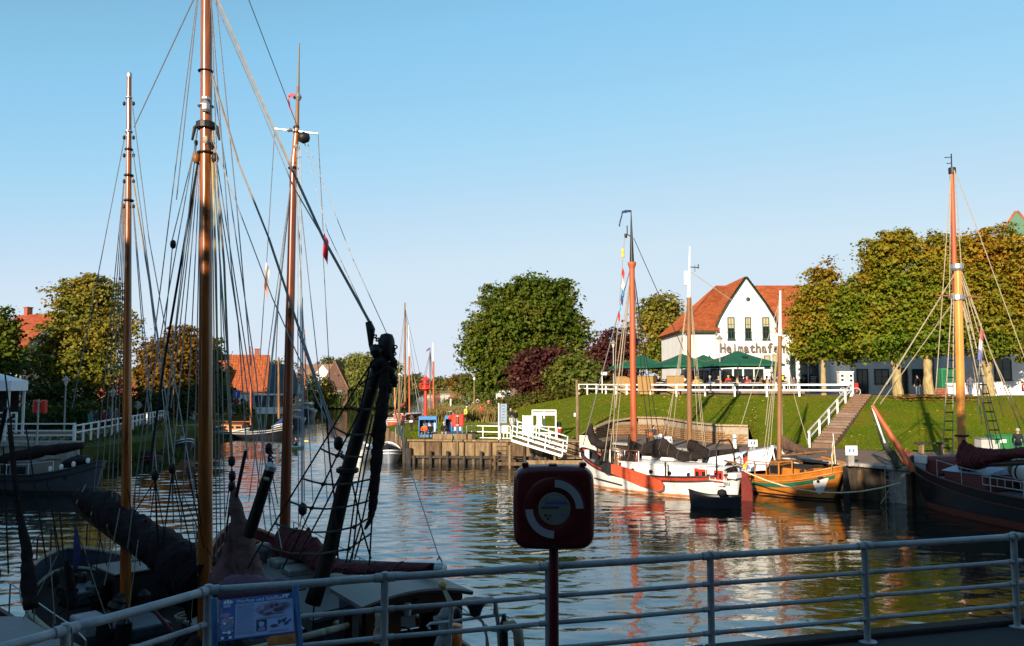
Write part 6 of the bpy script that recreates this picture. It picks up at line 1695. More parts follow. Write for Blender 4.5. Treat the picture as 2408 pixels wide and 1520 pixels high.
for lb,(u,d),rz in(('tan wicker beach chair on the terrace behind the red brown mast',(1523,76.0),R(150)),('tan wicker beach chair left of the middle mast, back turned',(1588,74.5),R(172)),('small tan wicker beach chair at the left end of the terrace',(1470,82),R(150))):
 beach_chair(lb,(P(u,905,d).x,d,5.0),rz,WICKER,NAVYC,w=1.45,h=1.65,group='wicker beach chairs on the inn terrace',stripes=False)
t=thing('timber_step','long low timber block the seated man rests on','bench',(*g(1052,1034).xy,1.75),R(2))
for k in range(2):m=MB();m.box((-.35+k*1.6,.1,.22),(1.5,.55,.44),bev=.03);m.build('beam',WOODL,t)
m=MB();m.box((2.0,.1,.24),(.25,.7,.5),bev=.03);m.build('end_block',WOODD,t)
# red beacon
bp_=G(1001,984,1.76);bp_=Vector((P(1001,905,82).x,82,1.75))
t=thing('red_beacon','bright red harbour beacon column with lantern and gallery among the masts','beacon',bp_)
zt=P(1001,885,82).z-1.75
m=MB();m.tube([(0,0,0),(0,0,zt-1.2)],[.19,.14],14);m.build('column',BRIGHTRED,t,smooth=True,auto=40)
m=MB();m.lathe((0,0,zt-1.25),[(.2,-.2),(.62,0),(.62,.08),(.2,.1)],16);m.build('gallery',BRIGHTRED,t)
for k in range(8):
 a=k*PI/4;m=MB();m.tube([(.58*math.cos(a),.58*math.sin(a),zt-1.2),(.58*math.cos(a),.58*math.sin(a),zt-.7)],.03,5);m.build('gallery_post',BRIGHTRED,t)
m=MB();m.tube([(.58*math.cos(k*PI/8),.58*math.sin(k*PI/8),zt-.7)for k in range(17)],.03,5);m.build('gallery_rail',BRIGHTRED,t)
m=MB();m.lathe((0,0,zt-1.15),[(.38,0),(.38,.25),(.32,.28),(.32,.72),(.46,.74),(.42,.84),(.12,1.08),(.12,1.15),(.05,1.25)],14);m.build('lantern',BRIGHTRED,t,smooth=True,auto=35)
for k in range(4):m=MB();a=k*PI/2+.4;m.box((.33*math.cos(a),.33*math.sin(a),zt-.65),(.03,.3,.34),Matrix.Rotation(a,3,'Z'));m.build('lantern_pane',GLASSB,t)
# green boxes, post etc. far along the path
t=thing('green_container','small teal green container on the far bank by the white post','container',(P(1078,905,112).x,112,1.75));m=MB();m.box((0,0,.65),(2.4,1.2,1.3),bev=.03);m.build('body',mat('teal_green',(.02,.14,.10),.5),t)
for k in range(3):m=MB();m.box((-.8+.8*k,-.62,.65),(.7,.04,1.1),bev=.01);m.build('door',mat('teal_green2',(.03,.18,.13),.5),t)
t=thing('white_post','slim white post on the far bank left of the green container','post',(P(1060,905,112).x,112,1.75));m=MB();m.box((0,0,1.1),(.18,.18,2.3),bev=.02);m.build('shaft',WHITE,t);m=MB();m.box((0,0,.1),(.3,.3,.22),bev=.02);m.build('foot',CONCRETE,t)
t=thing('mooring_buoy','dark round mooring buoy with net lying on the grass behind the yellow jacket walker','buoy',G(1082,980,1.76));m=MB();m.lathe((0,0,.5),[(.1,-.55),(.5,-.35),(.62,0),(.5,.38),(.15,.55)],16);m.build('body',BLACK,t,smooth=True);m=MB();m.tube([(-.15,0,.95),(0,0,1.15),(.15,0,.95)],.04,6);m.build('lifting_eye',IRON,t)
t=thing('grab_rail','white tubular grab rail at the quay corner where two walkers lean','railing',(*G(930,1036,1.76).xy,1.75),R(70))
for x in(0,.9):m=MB();m.tube([(x,0,0),(x,0,.9),(x+.12,0,1.0),(x+.35,0,1.0),(x+.42,0,.9),(x+.42,0,0)],.035,6);m.build('hoop',STEEL,t)
t=thing('grab_rail','white tubular grab rail behind the mooring buoy','railing',(*G(1052,992,1.76).xy,1.75));m=MB();m.tube([(0,0,0),(0,0,1.0),(.15,0,1.15),(.5,0,1.15),(.65,0,1.0),(.65,0,0)],.05,6);m.build('hoop',STEEL,t);m=MB();m.box((.3,0,.03),(1.0,.3,.06));m.build('base_plate',STEEL,t)
# ---------------------------------------------------------------- terrace: parasols, lamps, tables, bicycle
def parasol(label,u,d,w,hp_=3.1,he=2.1,base=5.0,group='green parasols on the inn terrace',patch=None):
 t=thing('parasol',label,'parasol',(P(u,905,d).x,d,base),R(8),group)
 m=MB();m.tube([(0,0,0),(0,0,hp_)],.06,10);m.build('pole',WHITE,t)
 m=MB();m.box((0,0,.06),(.9,.9,.12),bev=.02);m.build('base',CONCRETE,t)
 a=w/2
 rim=[(-a,-a),(0,-a*1.02),(a,-a),(a*1.02,0),(a,a),(0,a*1.02),(-a,a),(-a*1.02,0)]
 for k in range(8):
  p,q=rim[k],rim[(k+1)%8];rows=[]
  for i in range(6):
   s=i/5;sag=-.10*math.sin(s*PI)
   r=[]
   for j in range(4):
    f=j/3;x,y=(p[0]*(1-f)+q[0]*f)*s,(p[1]*(1-f)+q[1]*f)*s
    r.append((x,y,hp_-(hp_-he)*s+sag-.05*math.sin(f*PI)*s))
   rows.append(r)
  m=MB();m.grid(rows[::-1]);m.build('canopy_panel',GREENTARP,t)
  m=MB();m.bar((p[0]*.03,p[1]*.03,hp_-.15),(p[0]*.98,p[1]*.98,he-.05),.03);m.build('rib',WOODB,t)
  m=MB();m.grid([[(p[0],p[1],he),(q[0],q[1],he)],[(p[0]*1.005,p[1]*1.005,he-.2),(q[0]*1.005,q[1]*1.005,he-.2)]]);m.build('valance',GREENTARP,t)
 if patch:
  m=MB();m.box((.0,-a*.52,he+(hp_-he)*.48+.05),(.5,.45,.02),Matrix.Rotation(math.atan2(hp_-he,a),3,'X')@Matrix.Rotation(PI/4,3,'Z'));m.build('crest',mat('dark_crest',(.01,.03,.03),.8),t)
 return t
parasol('largest green parasol with dark crest in front of the inn door',1736,74.0,6.0,3.95,2.7,patch=True)
parasol('green parasol left of the middle mast',1604,77,5.4,3.8,2.65)
parasol('green parasol behind the white barge shrouds, leftmost parasol',1508,81,5.2,3.85,2.65)
parasol('pale green parasol behind the others below the wall lamp',1655,81,4.8,3.85,2.75)
def lamp(label,p,h,m_=STEEL):
 t=thing('street_lamp',label,'street lamp',p)
 m=MB();m.tube([(0,0,-.2),(0,0,h-.75)],[.075,.05],10);m.build('post',m_,t)
 m=MB();m.lathe((0,0,h-.8),[(.05,0),(.09,.1),(.20,.42),(.20,.45)],10);m.build('lantern_glass',mat('lamp_glass',(.55,.50,.36),.2),t)
 m=MB();m.lathe((0,0,h-.36),[(.34,0),(.30,.06),(.12,.22),(.04,.36)],12);m.build('hood',mat('lamp_hood',(.32,.30,.27),.5,metal=.5),t)
lamp('street lamp on a slim post in front of the inn lettering',(P(1694,905,72).x,72,5),P(1694,788,72).z-5)
lamp('street lamp left of the red brown mast at the hedge',(P(1443,905,84).x,84,5),P(1443,800,84).z-5)
lamp('old street lamp in shade under the chestnut, left bank',(P(155,905,66).x,66,2.0),4.6,CONCRETE)
for lb,u,v,d,h in(('white tap-like lantern on the left bank by the tree trunk',266,878,70,3.6),):
 lamp(lb,(P(u,905,d).x,d,2.0),h)
t=thing('harbour_sign','round sign plate on a post behind the left fence','sign',(P(326,905,88).x,88,2.0));m=MB();m.tube([(0,0,0),(0,0,2.1)],.05,8);m.build('post',STEEL,t);m=MB();m.lathe((0,-.06,1.75),[(.42,0),(.42,.03)],20,axis=(0,-1,0));m.build('plate',GREYW,t);m=MB();m.box((.12,-.1,1.8),(.2,.01,.12));m.build('mark',WHITE,t)
t=thing('parking_sign','blue square sign above a red round sign by the white porch','sign',(P(557,905,108).x,108,1.8));m=MB();m.tube([(0,0,0),(0,0,3.6)],.05,8);m.build('post',STEEL,t);m=MB();m.box((0,-.07,2.85),(.95,.04,.95),bev=.02);m.build('blue_plate',mat('sign_blue',(.03,.10,.42),.5),t);m=MB();m.box((0,-.095,2.85),(.14,.01,.6));m.build('white_mark',WHITE,t);m=MB();m.lathe((0,-.06,1.95),[(.42,0),(.42,.03)],20,axis=(0,-1,0));m.build('red_plate',mat('sign_red',(.30,.03,.03),.5),t)
t=thing('menu_stand','small white and blue sign on a post at the left end of the dyke fence','sign',(P(1416,905,86).x,86,5));m=MB();m.tube([(0,0,0),(0,0,2.0)],.05,8);m.build('post',WHITE,t);m=MB();m.box((.2,-.05,2.05),(.62,.05,.32),bev=.01);m.build('plate',WHITE,t);m=MB();m.box((.2,-.08,2.1),(.4,.01,.08));m.build('mark',BLUEP,t)
TABLEW=mat('pale_table_top',(.55,.50,.42),.6)
for k,(u,d,lb)in enumerate(((1632,74,'terrace table behind the fence right of the middle mast'),(1680,75,'terrace table behind the lamp post'),(1722,73.2,'terrace table with guest in red behind the fence'),(1772,73,'terrace table beside the guests in brown'),(1800,76,'terrace table in front of the menu case'),(1850,75,'terrace table right of the orange ship mast'),(1560,76,'terrace table between the two wicker chairs'))):
 t=thing('terrace_table',lb,'table',(P(u,905,d).x,d,5.35),R(8*k),'tables on the inn terrace')
 m=MB();m.box((0,0,.74),(1.3,.8,.05),bev=.015);m.build('table_top',TABLEW,t)
 for sx in(-.55,.55):
  for sy in(-.32,.32):m=MB();m.box((sx,sy,.36),(.06,.06,.72));m.build('leg',IRON,t)
def bicycle(label,p,rz,fm,wm_=RUBBER):
 t=thing('bicycle',label,'bicycle',p,rz);Rw=.34
 for x in(-.53,.53):
  m=MB();m.tube([(x+Rw*math.cos(a),0,Rw+Rw*math.sin(a))for a in[k*PI/12 for k in range(25)]],.022,6,cap=False);w=m.build('wheel',RUBBER,t)
  m=MB();m.tube([(x+.30*math.cos(a),0,Rw+.30*math.sin(a))for a in[k*PI/12 for k in range(25)]],.02,5,cap=False);m.build('rim',WHITE,w)
  m=MB()
  for k in range(8):a=k*PI/8;m.tube([(x-.3*math.cos(a),0,Rw-.3*math.sin(a)),(x+.3*math.cos(a),0,Rw+.3*math.sin(a))],.004,3)
  m.build('spokes',STEEL,w,kind='stuff')
 m=MB()
 for a,b in(((-.53,0,Rw),(-.12,0,.32)),((-.12,0,.32),(-.22,0,.85)),((-.53,0,Rw),(-.2,0,.75)),((-.12,0,.32),(.36,0,.72)),((-.2,0,.76),(.34,0,.80)),((.36,0,.66),(.40,0,.95)),((.37,0,.7),(.53,0,Rw))):m.tube([a,b],.02,6)
 m.build('frame',fm,t)
 m=MB();m.tube([(.3,-.28,1.0),(.42,-.12,1.02),(.42,.12,1.02),(.3,.28,1.0)],.014,6);m.build('handlebar',STEEL,t)
 m=MB();lumpy(m,[(-.36,0,.9),(-.2,0,.93),(-.06,0,.91)],[.09,.08,.03],8,3);m.build('saddle',BLACK,t)
 m=MB();m.box((-.12,.09,.3),(.03,.04,.2));m.build('pedal_crank',STEEL,t)
 return t
bx=P(2020,905,66.6).x
bicycle('red bicycle with white wheels at the top of the stairs',(bx-.35,67.6,5.0),R(-8),REDP)
t=thing('delivery_cart','white delivery box with black and yellow print behind the dyke fence corner','cart',(P(1988,905,70).x,70,5.0));m=MB();m.box((0,0,1.45),(1.15,.7,1.0),bev=.03);m.build('box',WHITE,t);m=MB();m.box((0,0,1.98),(1.25,.8,.1),bev=.03);m.build('lid',WHITE,t)
text_mesh('digit','4',YELLOWP,t,face_matrix(ROOT[t.name]@Vector((-.12,-.36,1.3)),(1,0,0)),.55,.006)
for x,z in((-.38,1.65),(-.38,1.3),(.36,1.65),(.36,1.25)):m=MB();m.box((x,-.356,z),(.22,.01,.2));m.build('print_patch',BLACK,t)
m=MB();m.box((0,0,.8),(1.3,.7,.12));m.build('chassis',IRON,t)
for x in(-.45,.45):m=MB();m.tube([(x+.3*math.cos(a),-.3,.32+.3*math.sin(a))for a in[k*PI/10 for k in range(21)]],.03,6,cap=False);m.build('wheel',RUBBER,t)
t=thing('scooter','red and black scooter parked beside the delivery box','scooter',(P(2012,905,69.6).x,70.2,5.0),R(15))
for x in(-.55,.6):m=MB();m.tube([(x+.2*math.cos(a),0,.24+.2*math.sin(a))for a in[k*PI/10 for k in range(21)]],.06,8,cap=False);m.build('wheel',RUBBER,t)
m=MB();lumpy(m,[(-.75,0,.62),(-.35,0,.66),(.05,0,.58)],[.14,.2,.12],10,5,.1);m.build('seat_body',BLACK,t,smooth=True)
m=MB();m.box((-.45,0,1.05),(.6,.55,.5),bev=.12);m.build('top_case',BRIGHTRED,t)
m=MB();m.bar((.45,0,.35),(.35,0,1.05),.3,.06);m.build('front_shield',BRIGHTRED,t);m=MB();m.tube([(.32,-.3,1.1),(.38,0,1.12),(.32,.3,1.1)],.025,6);m.build('handlebar',IRON,t);m=MB();m.box((.1,0,.3),(.7,.28,.08));m.build('footboard',IRON,t)
# stall on the far right of the terrace: green bin, white counter, red crates
t=thing('green_cabinet','tall green cabinet on the terrace left of the rope ladder','cabinet',(P(2228,905,68).x,68,4.95));m=MB();m.box((0,0,1.15),(1.3,.8,2.3),bev=.03);m.build('body',mat('cabinet_green',(.02,.17,.07),.5),t);m=MB();m.box((0,-.42,1.2),(1.1,.04,1.9),bev=.01);m.build('door',mat('cabinet_green_dark',(.015,.10,.05),.5),t)
t=thing('white_counter','long white counter on the terrace behind the yellow mast','counter',(P(2290,905,67.5).x,67.5,4.95))
for k in range(5):m=MB();m.box((-1.8+k*.85,0,.5),(.78,.05,1.0),bev=.01);m.build('board',WHITE,t)
m=MB();m.box((-.1,.2,1.05),(4.4,.6,.07),bev=.01);m.build('counter_top',WHITE,t)
t=thing('red_crate','red brown slatted crate beside the pollarded trunk','crate',(P(2194,905,66.9).x+.35,66.4,4.95))
for k in range(4):m=MB();m.box((0,0,.1+k*.17),(.95,.5,.13),bev=.01);m.build('slat',BRICKR,t)
# ================================================================ people
def skeleton(pose):
 J=dict(pelvis=(0,0,.95),spine=(0,0,1.14),chest=(0,.01,1.34),neck=(0,.01,1.475),hb=(0,-.005,1.55),hm=(0,-.012,1.635),ht=(0,0,1.70),nose=(0,-.125,1.625))
 R_=dict(pelvis=(.155,.115),spine=(.135,.10),chest=(.165,.115),neck=(.056,.056),hb=(.066,.07),hm=(.082,.098),ht=(.064,.07),nose=(.014,.02))
 E=[('pelvis','spine',1),('spine','chest',1),('chest','neck',1),('neck','hb',0),('hb','hm',0),('hm','ht',0),('hm','nose',0)]
 sit=pose.startswith('sit')
 off=-.46 if sit else 0
 for k in J:J[k]=(J[k][0],J[k][1],J[k][2]+off)
 bend={'lean':.35,'sit_fwd':.3,'paddle':.1}.get(pose,0.04)
 if pose=='paddle':off=-.75;J={k:(v[0],v[1],v[2]-.75)for k,v in J.items()}
 z0=J['pelvis'][2]
 for k in('spine','chest','neck','hb','hm','ht','nose'):
  x,y,z=J[k];h=z-z0;J[k]=(x,y-math.sin(bend)*h,z0+math.cos(bend)*h)
 cx,cy,cz=J['chest']
 for s,n in((-1,'l'),(1,'r')):
  sh=(s*.185,cy,cz+.06)
  arm={'stand':((s*.245,cy+.03,cz-.22),(s*.25,cy-.05,cz-.46)),'walk':((s*.235,cy+.10*s,cz-.21),(s*.24,cy+.14*s-.08,cz-.44)),'lean':((s*.24,cy-.12,cz-.20),(s*.20,cy-.36,cz-.22)),'sit':((s*.235,cy-.04,cz-.22),(s*.17,cy-.25,cz-.34)),'sit_fwd':((s*.235,cy-.14,cz-.2),(s*.10,cy-.36,cz-.20)),'push':((s*.235,cy-.04,cz-.22),(s*.2,cy-.28,cz-.3)),'paddle':((s*.25,cy-.1,cz-.2),(s*.22,cy-.34,cz-.12))}[pose]
  J['sh'+n],J['el'+n],J['wr'+n]=sh,arm[0],arm[1]
  d=(Vector(arm[1])-Vector(arm[0])).normalized();h0=Vector(arm[1])+d*.07
  J['ha'+n]=tuple(h0)
  R_['sh'+n],R_['el'+n],R_['wr'+n],R_['ha'+n]=(.078,)*2,(.052,)*2,(.034,)*2,(.036,.024)
  E+=[('chest','sh'+n,1),('sh'+n,'el'+n,1),('el'+n,'wr'+n,1),('wr'+n,'ha'+n,0)]
  side=Vector((0,1,0))if abs(d.y)<.8 else Vector((1,0,0))
  side=(side-d*side.dot(d)).normalized();pal=d.cross(side)
  for q in range(4):
   f=h0+side*(q-1.5)*.021+d*(.075,.088,.084,.066)[q]+pal*.012*(-s)
   J[f'f{q}{n}']=tuple(f);R_[f'f{q}{n}']=(.0085,)*2;E.append(('ha'+n,f'f{q}{n}',0))
  th=Vector(arm[1])+d*.06-side*.055;J['th'+n]=tuple(th);R_['th'+n]=(.010,)*2;E.append(('wr'+n,'th'+n,0))
  px,py,pz=J['pelvis']
  hip=(s*.095,0,pz-.03)
  if sit:kn,an,to=(s*.12,-.42,.50),(s*.12,-.40,.09),(s*.13,-.56,.04)
  elif pose=='paddle':kn,an,to=(s*.13,-.40,.36),(s*.12,-.75,.14),(s*.13,-.80,.22)
  elif pose in('walk','push'):kn,an,to=(s*.10,-.06-.12*s,.50),(s*.10,.05-.24*s,.10+(.05 if s<0 else 0)),(s*.11,-.11-.24*s,.04+(.0 if s<0 else 0))
  else:kn,an,to=(s*.105,-.015,.50),(s*.11,.02,.09),(s*.125,-.14,.04)
  J['hi'+n],J['kn'+n],J['an'+n],J['to'+n]=hip,kn,an,to
  R_['hi'+n],R_['kn'+n],R_['an'+n],R_['to'+n]=(.095,)*2,(.066,)*2,(.046,)*2,(.045,.034)
  E+=[('pelvis','hi'+n,2),('hi'+n,'kn'+n,2),('kn'+n,'an'+n,2),('an'+n,'to'+n,3)]
 return J,R_,E
BODY={}
def body_mesh(pose):
 if pose in BODY:return BODY[pose]
 J,Rr,E=skeleton(pose);names=list(J);ix={n:i for i,n in enumerate(names)}
 me=bpy.data.meshes.new('body_src');me.from_pydata([J[n]for n in names],[(ix[a],ix[b])for a,b,_ in E],[])
 o=bpy.data.objects.new('body_src',me);C.objects.link(o)
 md=o.modifiers.new('skin','SKIN');md.branch_smoothing=.3
 sv=me.skin_vertices[0].data
 for n in names:sv[ix[n]].radius=Rr[n];sv[ix[n]].use_root=n=='pelvis'
 sb=o.modifiers.new('sub','SUBSURF');sb.levels=1;sb.render_levels=1
 dg_=bpy.context.evaluated_depsgraph_get();dg_.update()
 m2=bpy.data.meshes.new_from_object(o.evaluated_get(dg_));bpy.data.objects.remove(o)
 m2.name='body'
 segs=[(Vector(J[a]),Vector(J[b]),s)for a,b,s in E]
 for k in range(4):m2.materials.append(SKIN)
 mi=[]
 for p in m2.polygons:
  c=p.center;best,bs=9,1
  for a,b,s in segs:
   ab=b-a;t_=max(0,min(1,(c-a).dot(ab)/ab.length_squared));d=(c-a-ab*t_).length
   if s==2 and a.z>.9:d-=.02
   if d<best:best,bs=d,s
  if bs==1 and c.z<J['pelvis'][2]-.02:bs=2
  mi.append(bs)
 m2.polygons.foreach_set('material_index',mi);m2.shade_smooth()
 BODY[pose]=(m2,J);return BODY[pose]
def cloth(c):return mat('cloth_%d_%d_%d'%tuple(int(x*999)for x in c),c,.85,var=.2,scale=14,bump=.3)
HAIRS={'brown':(.07,.035,.015),'grey':(.35,.33,.31),'blond':(.42,.28,.11),'black':(.012,.010,.009),'white':(.6,.58,.55),'cap':(.05,.05,.06),'redcap':(.4,.03,.03),'straw':(.5,.38,.2)}
LEATHER=mat('shoe_leather',(.03,.022,.018),.6)
def person(label,p,rz,pose,top,leg,hair='brown',scale=1.0,extra=None,group=None,shoe=None):
 t=thing('person',label,'person',p,rz,group)
 me,J=body_mesh(pose)
 o=bpy.data.objects.new('body',me);C.objects.link(o);o.parent=t;o.scale=(scale,)*3
 for i,m_ in enumerate((SKIN,cloth(top),cloth(leg),shoe or LEATHER)):
  o.material_slots[i].link='OBJECT';o.material_slots[i].material=m_
 h=Vector(J['hm'])*scale
 m=MB();prof=[(.098,-.035),(.104,.02),(.094,.062),(.06,.096),(.015,.107)]
 m.lathe(h+Vector((0,.022,.0)),[(r*scale,z*scale)for r,z in prof],12)
 if hair in('brown','black','blond','grey','white'):m.lathe(h+Vector((0,.052,-.08)),[(.03,-.02),(.07,.0),(.082,.06),(.08,.1)],10)
 if hair in('cap','redcap','straw'):m.box(h+Vector((0,-.10*scale,.035)),(.15,.13,.015),bev=.005)
 hc=bpy.data.materials.get('hair_'+hair)or mat('hair_'+hair,HAIRS[hair],.7,var=.25,scale=30)
 m.build('hair',hc,t,smooth=True)
 # jacket hem: the coat stands a little off the body
 pz=J['pelvis'][2]*scale
 if pose in('stand','walk','lean','push'):
  m=MB();py=J['pelvis'][1];m.lathe((0,py,pz-.10),[(.185*scale,0),(.182*scale,.1),(.165*scale,.22),(.150*scale,.26)],14)
  for i,v in enumerate(m.v):m.v[i]=(v[0],v[1]*.78,v[2])
  m.build('jacket_hem',cloth(top),t,smooth=True)
 if extra:extra(t,J,scale)
 return t
def bag(col,at_=(.0,.19,1.2),size=(.32,.16,.42)):
 def f(t,J,s):m=MB();m.box(at_,size,bev=.05);m.build('bag',cloth(col),t)
 return f
DK,BLK,JEAN,GRY,BEI=(.03,.028,.03),(.012,.012,.014),(.10,.15,.24),(.12,.12,.13),(.36,.28,.18)
def on(u,d,z=1.76):return(P(u,905,d).x,d,z)
person('person in long dark coat leaning on the white grab rail, seen from behind',on(948,72.5),R(150),'lean',(.03,.022,.026),(.02,.018,.02),'black')
person('person in brown jacket with white bag on the hip beside the grab rail',on(968.5,73.2),R(170),'walk',(.07,.045,.03),DK,'brown',.93,bag((.75,.73,.68),(0,.17,.92),(.36,.14,.20)))
person('person in orange red vest sitting in front of the left blue beach chair',on(1000,63.6,1.76),R(-10),'sit_fwd',(.62,.10,.03),GRY,'brown',1.0)
person('person in black coat with blue scarf sitting before the left blue beach chair',on(1013,63.7,1.76),R(10),'sit',BLK,BLK,'black',.97)
person('man in black sweater and faded jeans sitting on the timber block with a stick',on(1045,63.3,1.76),R(5),'sit',(.014,.014,.015),(.22,.26,.33),'grey',1.05)
t=thing('walking_stick','brown walking stick held by the seated man in jeans','walking stick',on(1039,62.9));m=MB();m.tube([(0,-.1,0),(.25,.1,.8),(.28,.12,.84),(.34,.12,.83)],.016,6);m.build('stick',WOODB,t);m=MB();m.lathe((0,-.1,0),[(.02,0),(.02,.05)],6);m.build('rubber_tip',RUBBER,t)
person('person in yellow jacket and dark trousers walking away on the lawn',on(1098,91.5),R(175),'walk',(.72,.66,.10),BLK,'white',1.02)
person('person in bright red coat walking on the sandy path',on(1131,97),R(-25),'walk',(.60,.04,.03),(.06,.04,.04),'brown',1.0)
person('person in pale pink top with dark backpack walking past the timber pole',on(1123,148),R(170),'walk',(.55,.42,.42),BLK,'brown',1.04,bag(BLK))
person('child in white and yellow beside the timber pole',on(1114,147),R(160),'walk',(.6,.58,.4),(.5,.5,.5),'blond',.72)
person('person in salmon top and jeans among the walkers before the green hedge',on(1149,141),R(180),'walk',(.42,.17,.15),JEAN,'black',1.0)
person('tall person in dark vest with white sleeves before the green hedge',on(1163,139),R(180),'walk',(.025,.025,.03),(.20,.18,.16),'black',1.14)
person('tall man in black jacket pushing a pale bicycle on the path',on(1201,83.0),R(-15),'push',(.016,.016,.018),(.45,.45,.46),'grey',1.03)
person('man in black jacket and light jeans beside the pale bicycle',on(1212.5,81.8),R(20),'walk',(.014,.014,.016),(.28,.34,.42),'brown',.98)
bicycle('pale bicycle pushed along the path by the tall man',on(1204.5,82.4),R(-80),WHITE)
person('man resting on the bench before the brick wall, arm stretched out',(*G(1537,1042.5,1.76).xy,1.76),R(30),'sit',(.05,.06,.08),JEAN,'brown',1.0,bag((.40,.12,.05),(-.32,-.1,.62),(.42,.2,.3)))
person('person in black hooded jacket and jeans standing between two pollarded trunks',on(2158,67.3,4.97),R(-60),'stand',(.012,.012,.014),(.20,.26,.34),'black',1.0)
person('person in dark top behind the white counter',on(2249,68.9,4.97),R(-20),'stand',(.02,.016,.02),DK,'black',1.05)
person('person in jeans at the right end of the white counter',on(2282,66.8,4.97),R(140),'walk',(.10,.10,.14),(.10,.14,.24),'brown',.98)
person('person in red crouched on a chair at the far right terrace edge',on(2404,66.9,4.97),R(60),'sit',(.28,.03,.03),DK,'brown',.95)
person('man in dark jacket over grey shirt standing on the quay behind the maroon sail',on(2388,45.0),R(-12),'stand',(.03,.03,.034),(.22,.27,.34),'grey',1.03)
person('paddler with long brown hair in dark top sitting in the kayak',(*wp(696,1056),.12),R(-15),'paddle',(.025,.02,.025),DK,'brown',1.0)
tp_=thing('paddle','long paddle held across the kayak','paddle',(*wp(696,1056),.62));m=MB();m.tube([(-.95,-.42,-.12),(.95,-.5,.12)],.016,6);m.build('shaft',BLACK,tp_)
for s in(-1,1):m=MB();m.box((s*1.05,-.46-.04*s,.13*s),(.36,.03,.15),bev=.01);m.build('blade',YELLOWP,tp_)
for k,(u,d,top,h,sc,lb)in enumerate(((216,68,(.05,.14,.14),'brown',1,'stroller in teal jacket in the shade behind the left fence'),(228,69,(.03,.03,.04),'black',1.02,'stroller in black coat in the shade behind the left fence'),(247,71,(.16,.02,.03),'grey',.95,'stroller in dark red in the shade behind the left fence'),(262,72,(.05,.06,.10),'brown',1,'stroller in dark blue in the shade behind the left fence'),(276,74,(.10,.09,.09),'blond',1,'stroller in grey in the shade, last of the group behind the left fence'),(27,60,(.04,.04,.05),'grey',1,'person in dark jacket below the white pavilion railing'),(425,99,(.14,.03,.04),'brown',1,'person in maroon jacket near the white gate on the left bank'),(545,104,(.06,.09,.22),'blond',1,'person in blue jacket on the left bank by the orange cabin boat'))):
 person(lb,on(u,d,2.07 if k<6 else 1.75),R(random.uniform(-60,60)+90*(k%2)),'walk',top,DK,h,sc)
guests=[(1624.6,75.2,(.42,.03,.04),'black',30,'guest in red pullover right of the middle mast'),(1637,73.6,(.45,.28,.06),'blond',-40,'guest in mustard jacket with dark scarf behind the fence'),(1669,74.6,(.06,.12,.28),'grey',80,'guest in blue shirt left of the lamp post'),(1690,74,(.42,.34,.22),'blond',150,'guest in beige right beside the lamp post'),(1700,76,(.20,.10,.08),'brown',20,'guest in brown top behind the lamp post'),(1713,73.0,(.60,.03,.03),'blond',170,'guest in bright red leaning at the fence'),(1733,73.2,(.44,.36,.26),'brown',90,'guest in tan coat at the red guest table'),(1746,74.2,(.015,.015,.016),'black',180,'guest in black vest, back turned, under the largest parasol'),(1757,73.6,(.45,.03,.08),'grey',-60,'guest in crimson at the table below the crest'),(1766,75.4,(.28,.04,.07),'blond',40,'guest in dark red with blond hair under the largest parasol'),(1751,76.5,(.5,.48,.45),'redcap',10,'guest with red cap behind the black vest'),(1792,73.4,(.16,.07,.03),'brown',200,'guest in brown leather jacket near the parasol edge'),(1803,74.6,(.42,.30,.18),'brown',100,'guest in sand pullover beside the brown leather jacket'),(1867,75.6,(.10,.08,.09),'brown',-30,'guest in dark grey right of the orange ship mast'),(1548,77,(.10,.11,.15),'grey',60,'guest in slate jacket left of the tan wicker chair'),(1572,78,(.05,.05,.06),'black',-40,'guest in black between wicker chairs'),(1647,77.5,(.14,.16,.06),'brown',20,'guest in olive top at the back, between mustard jacket and blue shirt'),(1680,78.2,(.55,.53,.50),'grey',-20,'guest in white blouse at the back, right of the blue shirt'),(1706,78.6,(.10,.14,.30),'blond',60,'guest in denim blue at the back behind the bright red guest'),(1725,77.6,(.40,.12,.05),'brown',-70,'guest in rust orange behind the tan coat'),(1740,79,(.30,.30,.31),'black',10,'guest in light grey at the back behind the black vest'),(1776,77.2,(.45,.38,.12),'grey',140,'guest in pale yellow behind the crimson guest'),(1783,75.2,(.05,.08,.06),'black',-100,'guest in bottle green left of the brown leather jacket'),(1812,78.4,(.38,.06,.05),'blond',-30,'guest in brick red at the back near the menu case'),(1828,74.0,(.12,.12,.14),'grey',80,'guest in dark slate beside the orange ship mast'),(1848,77,(.5,.42,.34),'brown',30,'guest in cream near the inn door')]
for u,d,top,h,a,lb in guests:
 person(lb,on(u,d,5.36),R(a),'sit',top,DK,h,random.uniform(1.0,1.1))
 ch=thing('terrace_chair','chair under the '+lb,'chair',on(u,d,5.36),R(a),'chairs on the inn terrace')
 m=MB();m.box((0,.02,.42),(.44,.44,.05),bev=.01);m.build('seat',IRON if a>20 else WICKER,ch)
 m=MB();m.box((0,.26,.72),(.44,.04,.5),bev=.01);m.build('backrest',IRON if a>20 else WICKER,ch)
 for sx in(-.19,.19):
  for sy in(-.16,.22):m=MB();m.box((sx,sy,.2),(.04,.04,.4));m.build('leg',IRON,ch)
person('tall guest in grey jacket standing right of the seated guests',on(1814,75.0,5.36),R(70),'stand',(.22,.19,.17),DK,'grey',1.0)
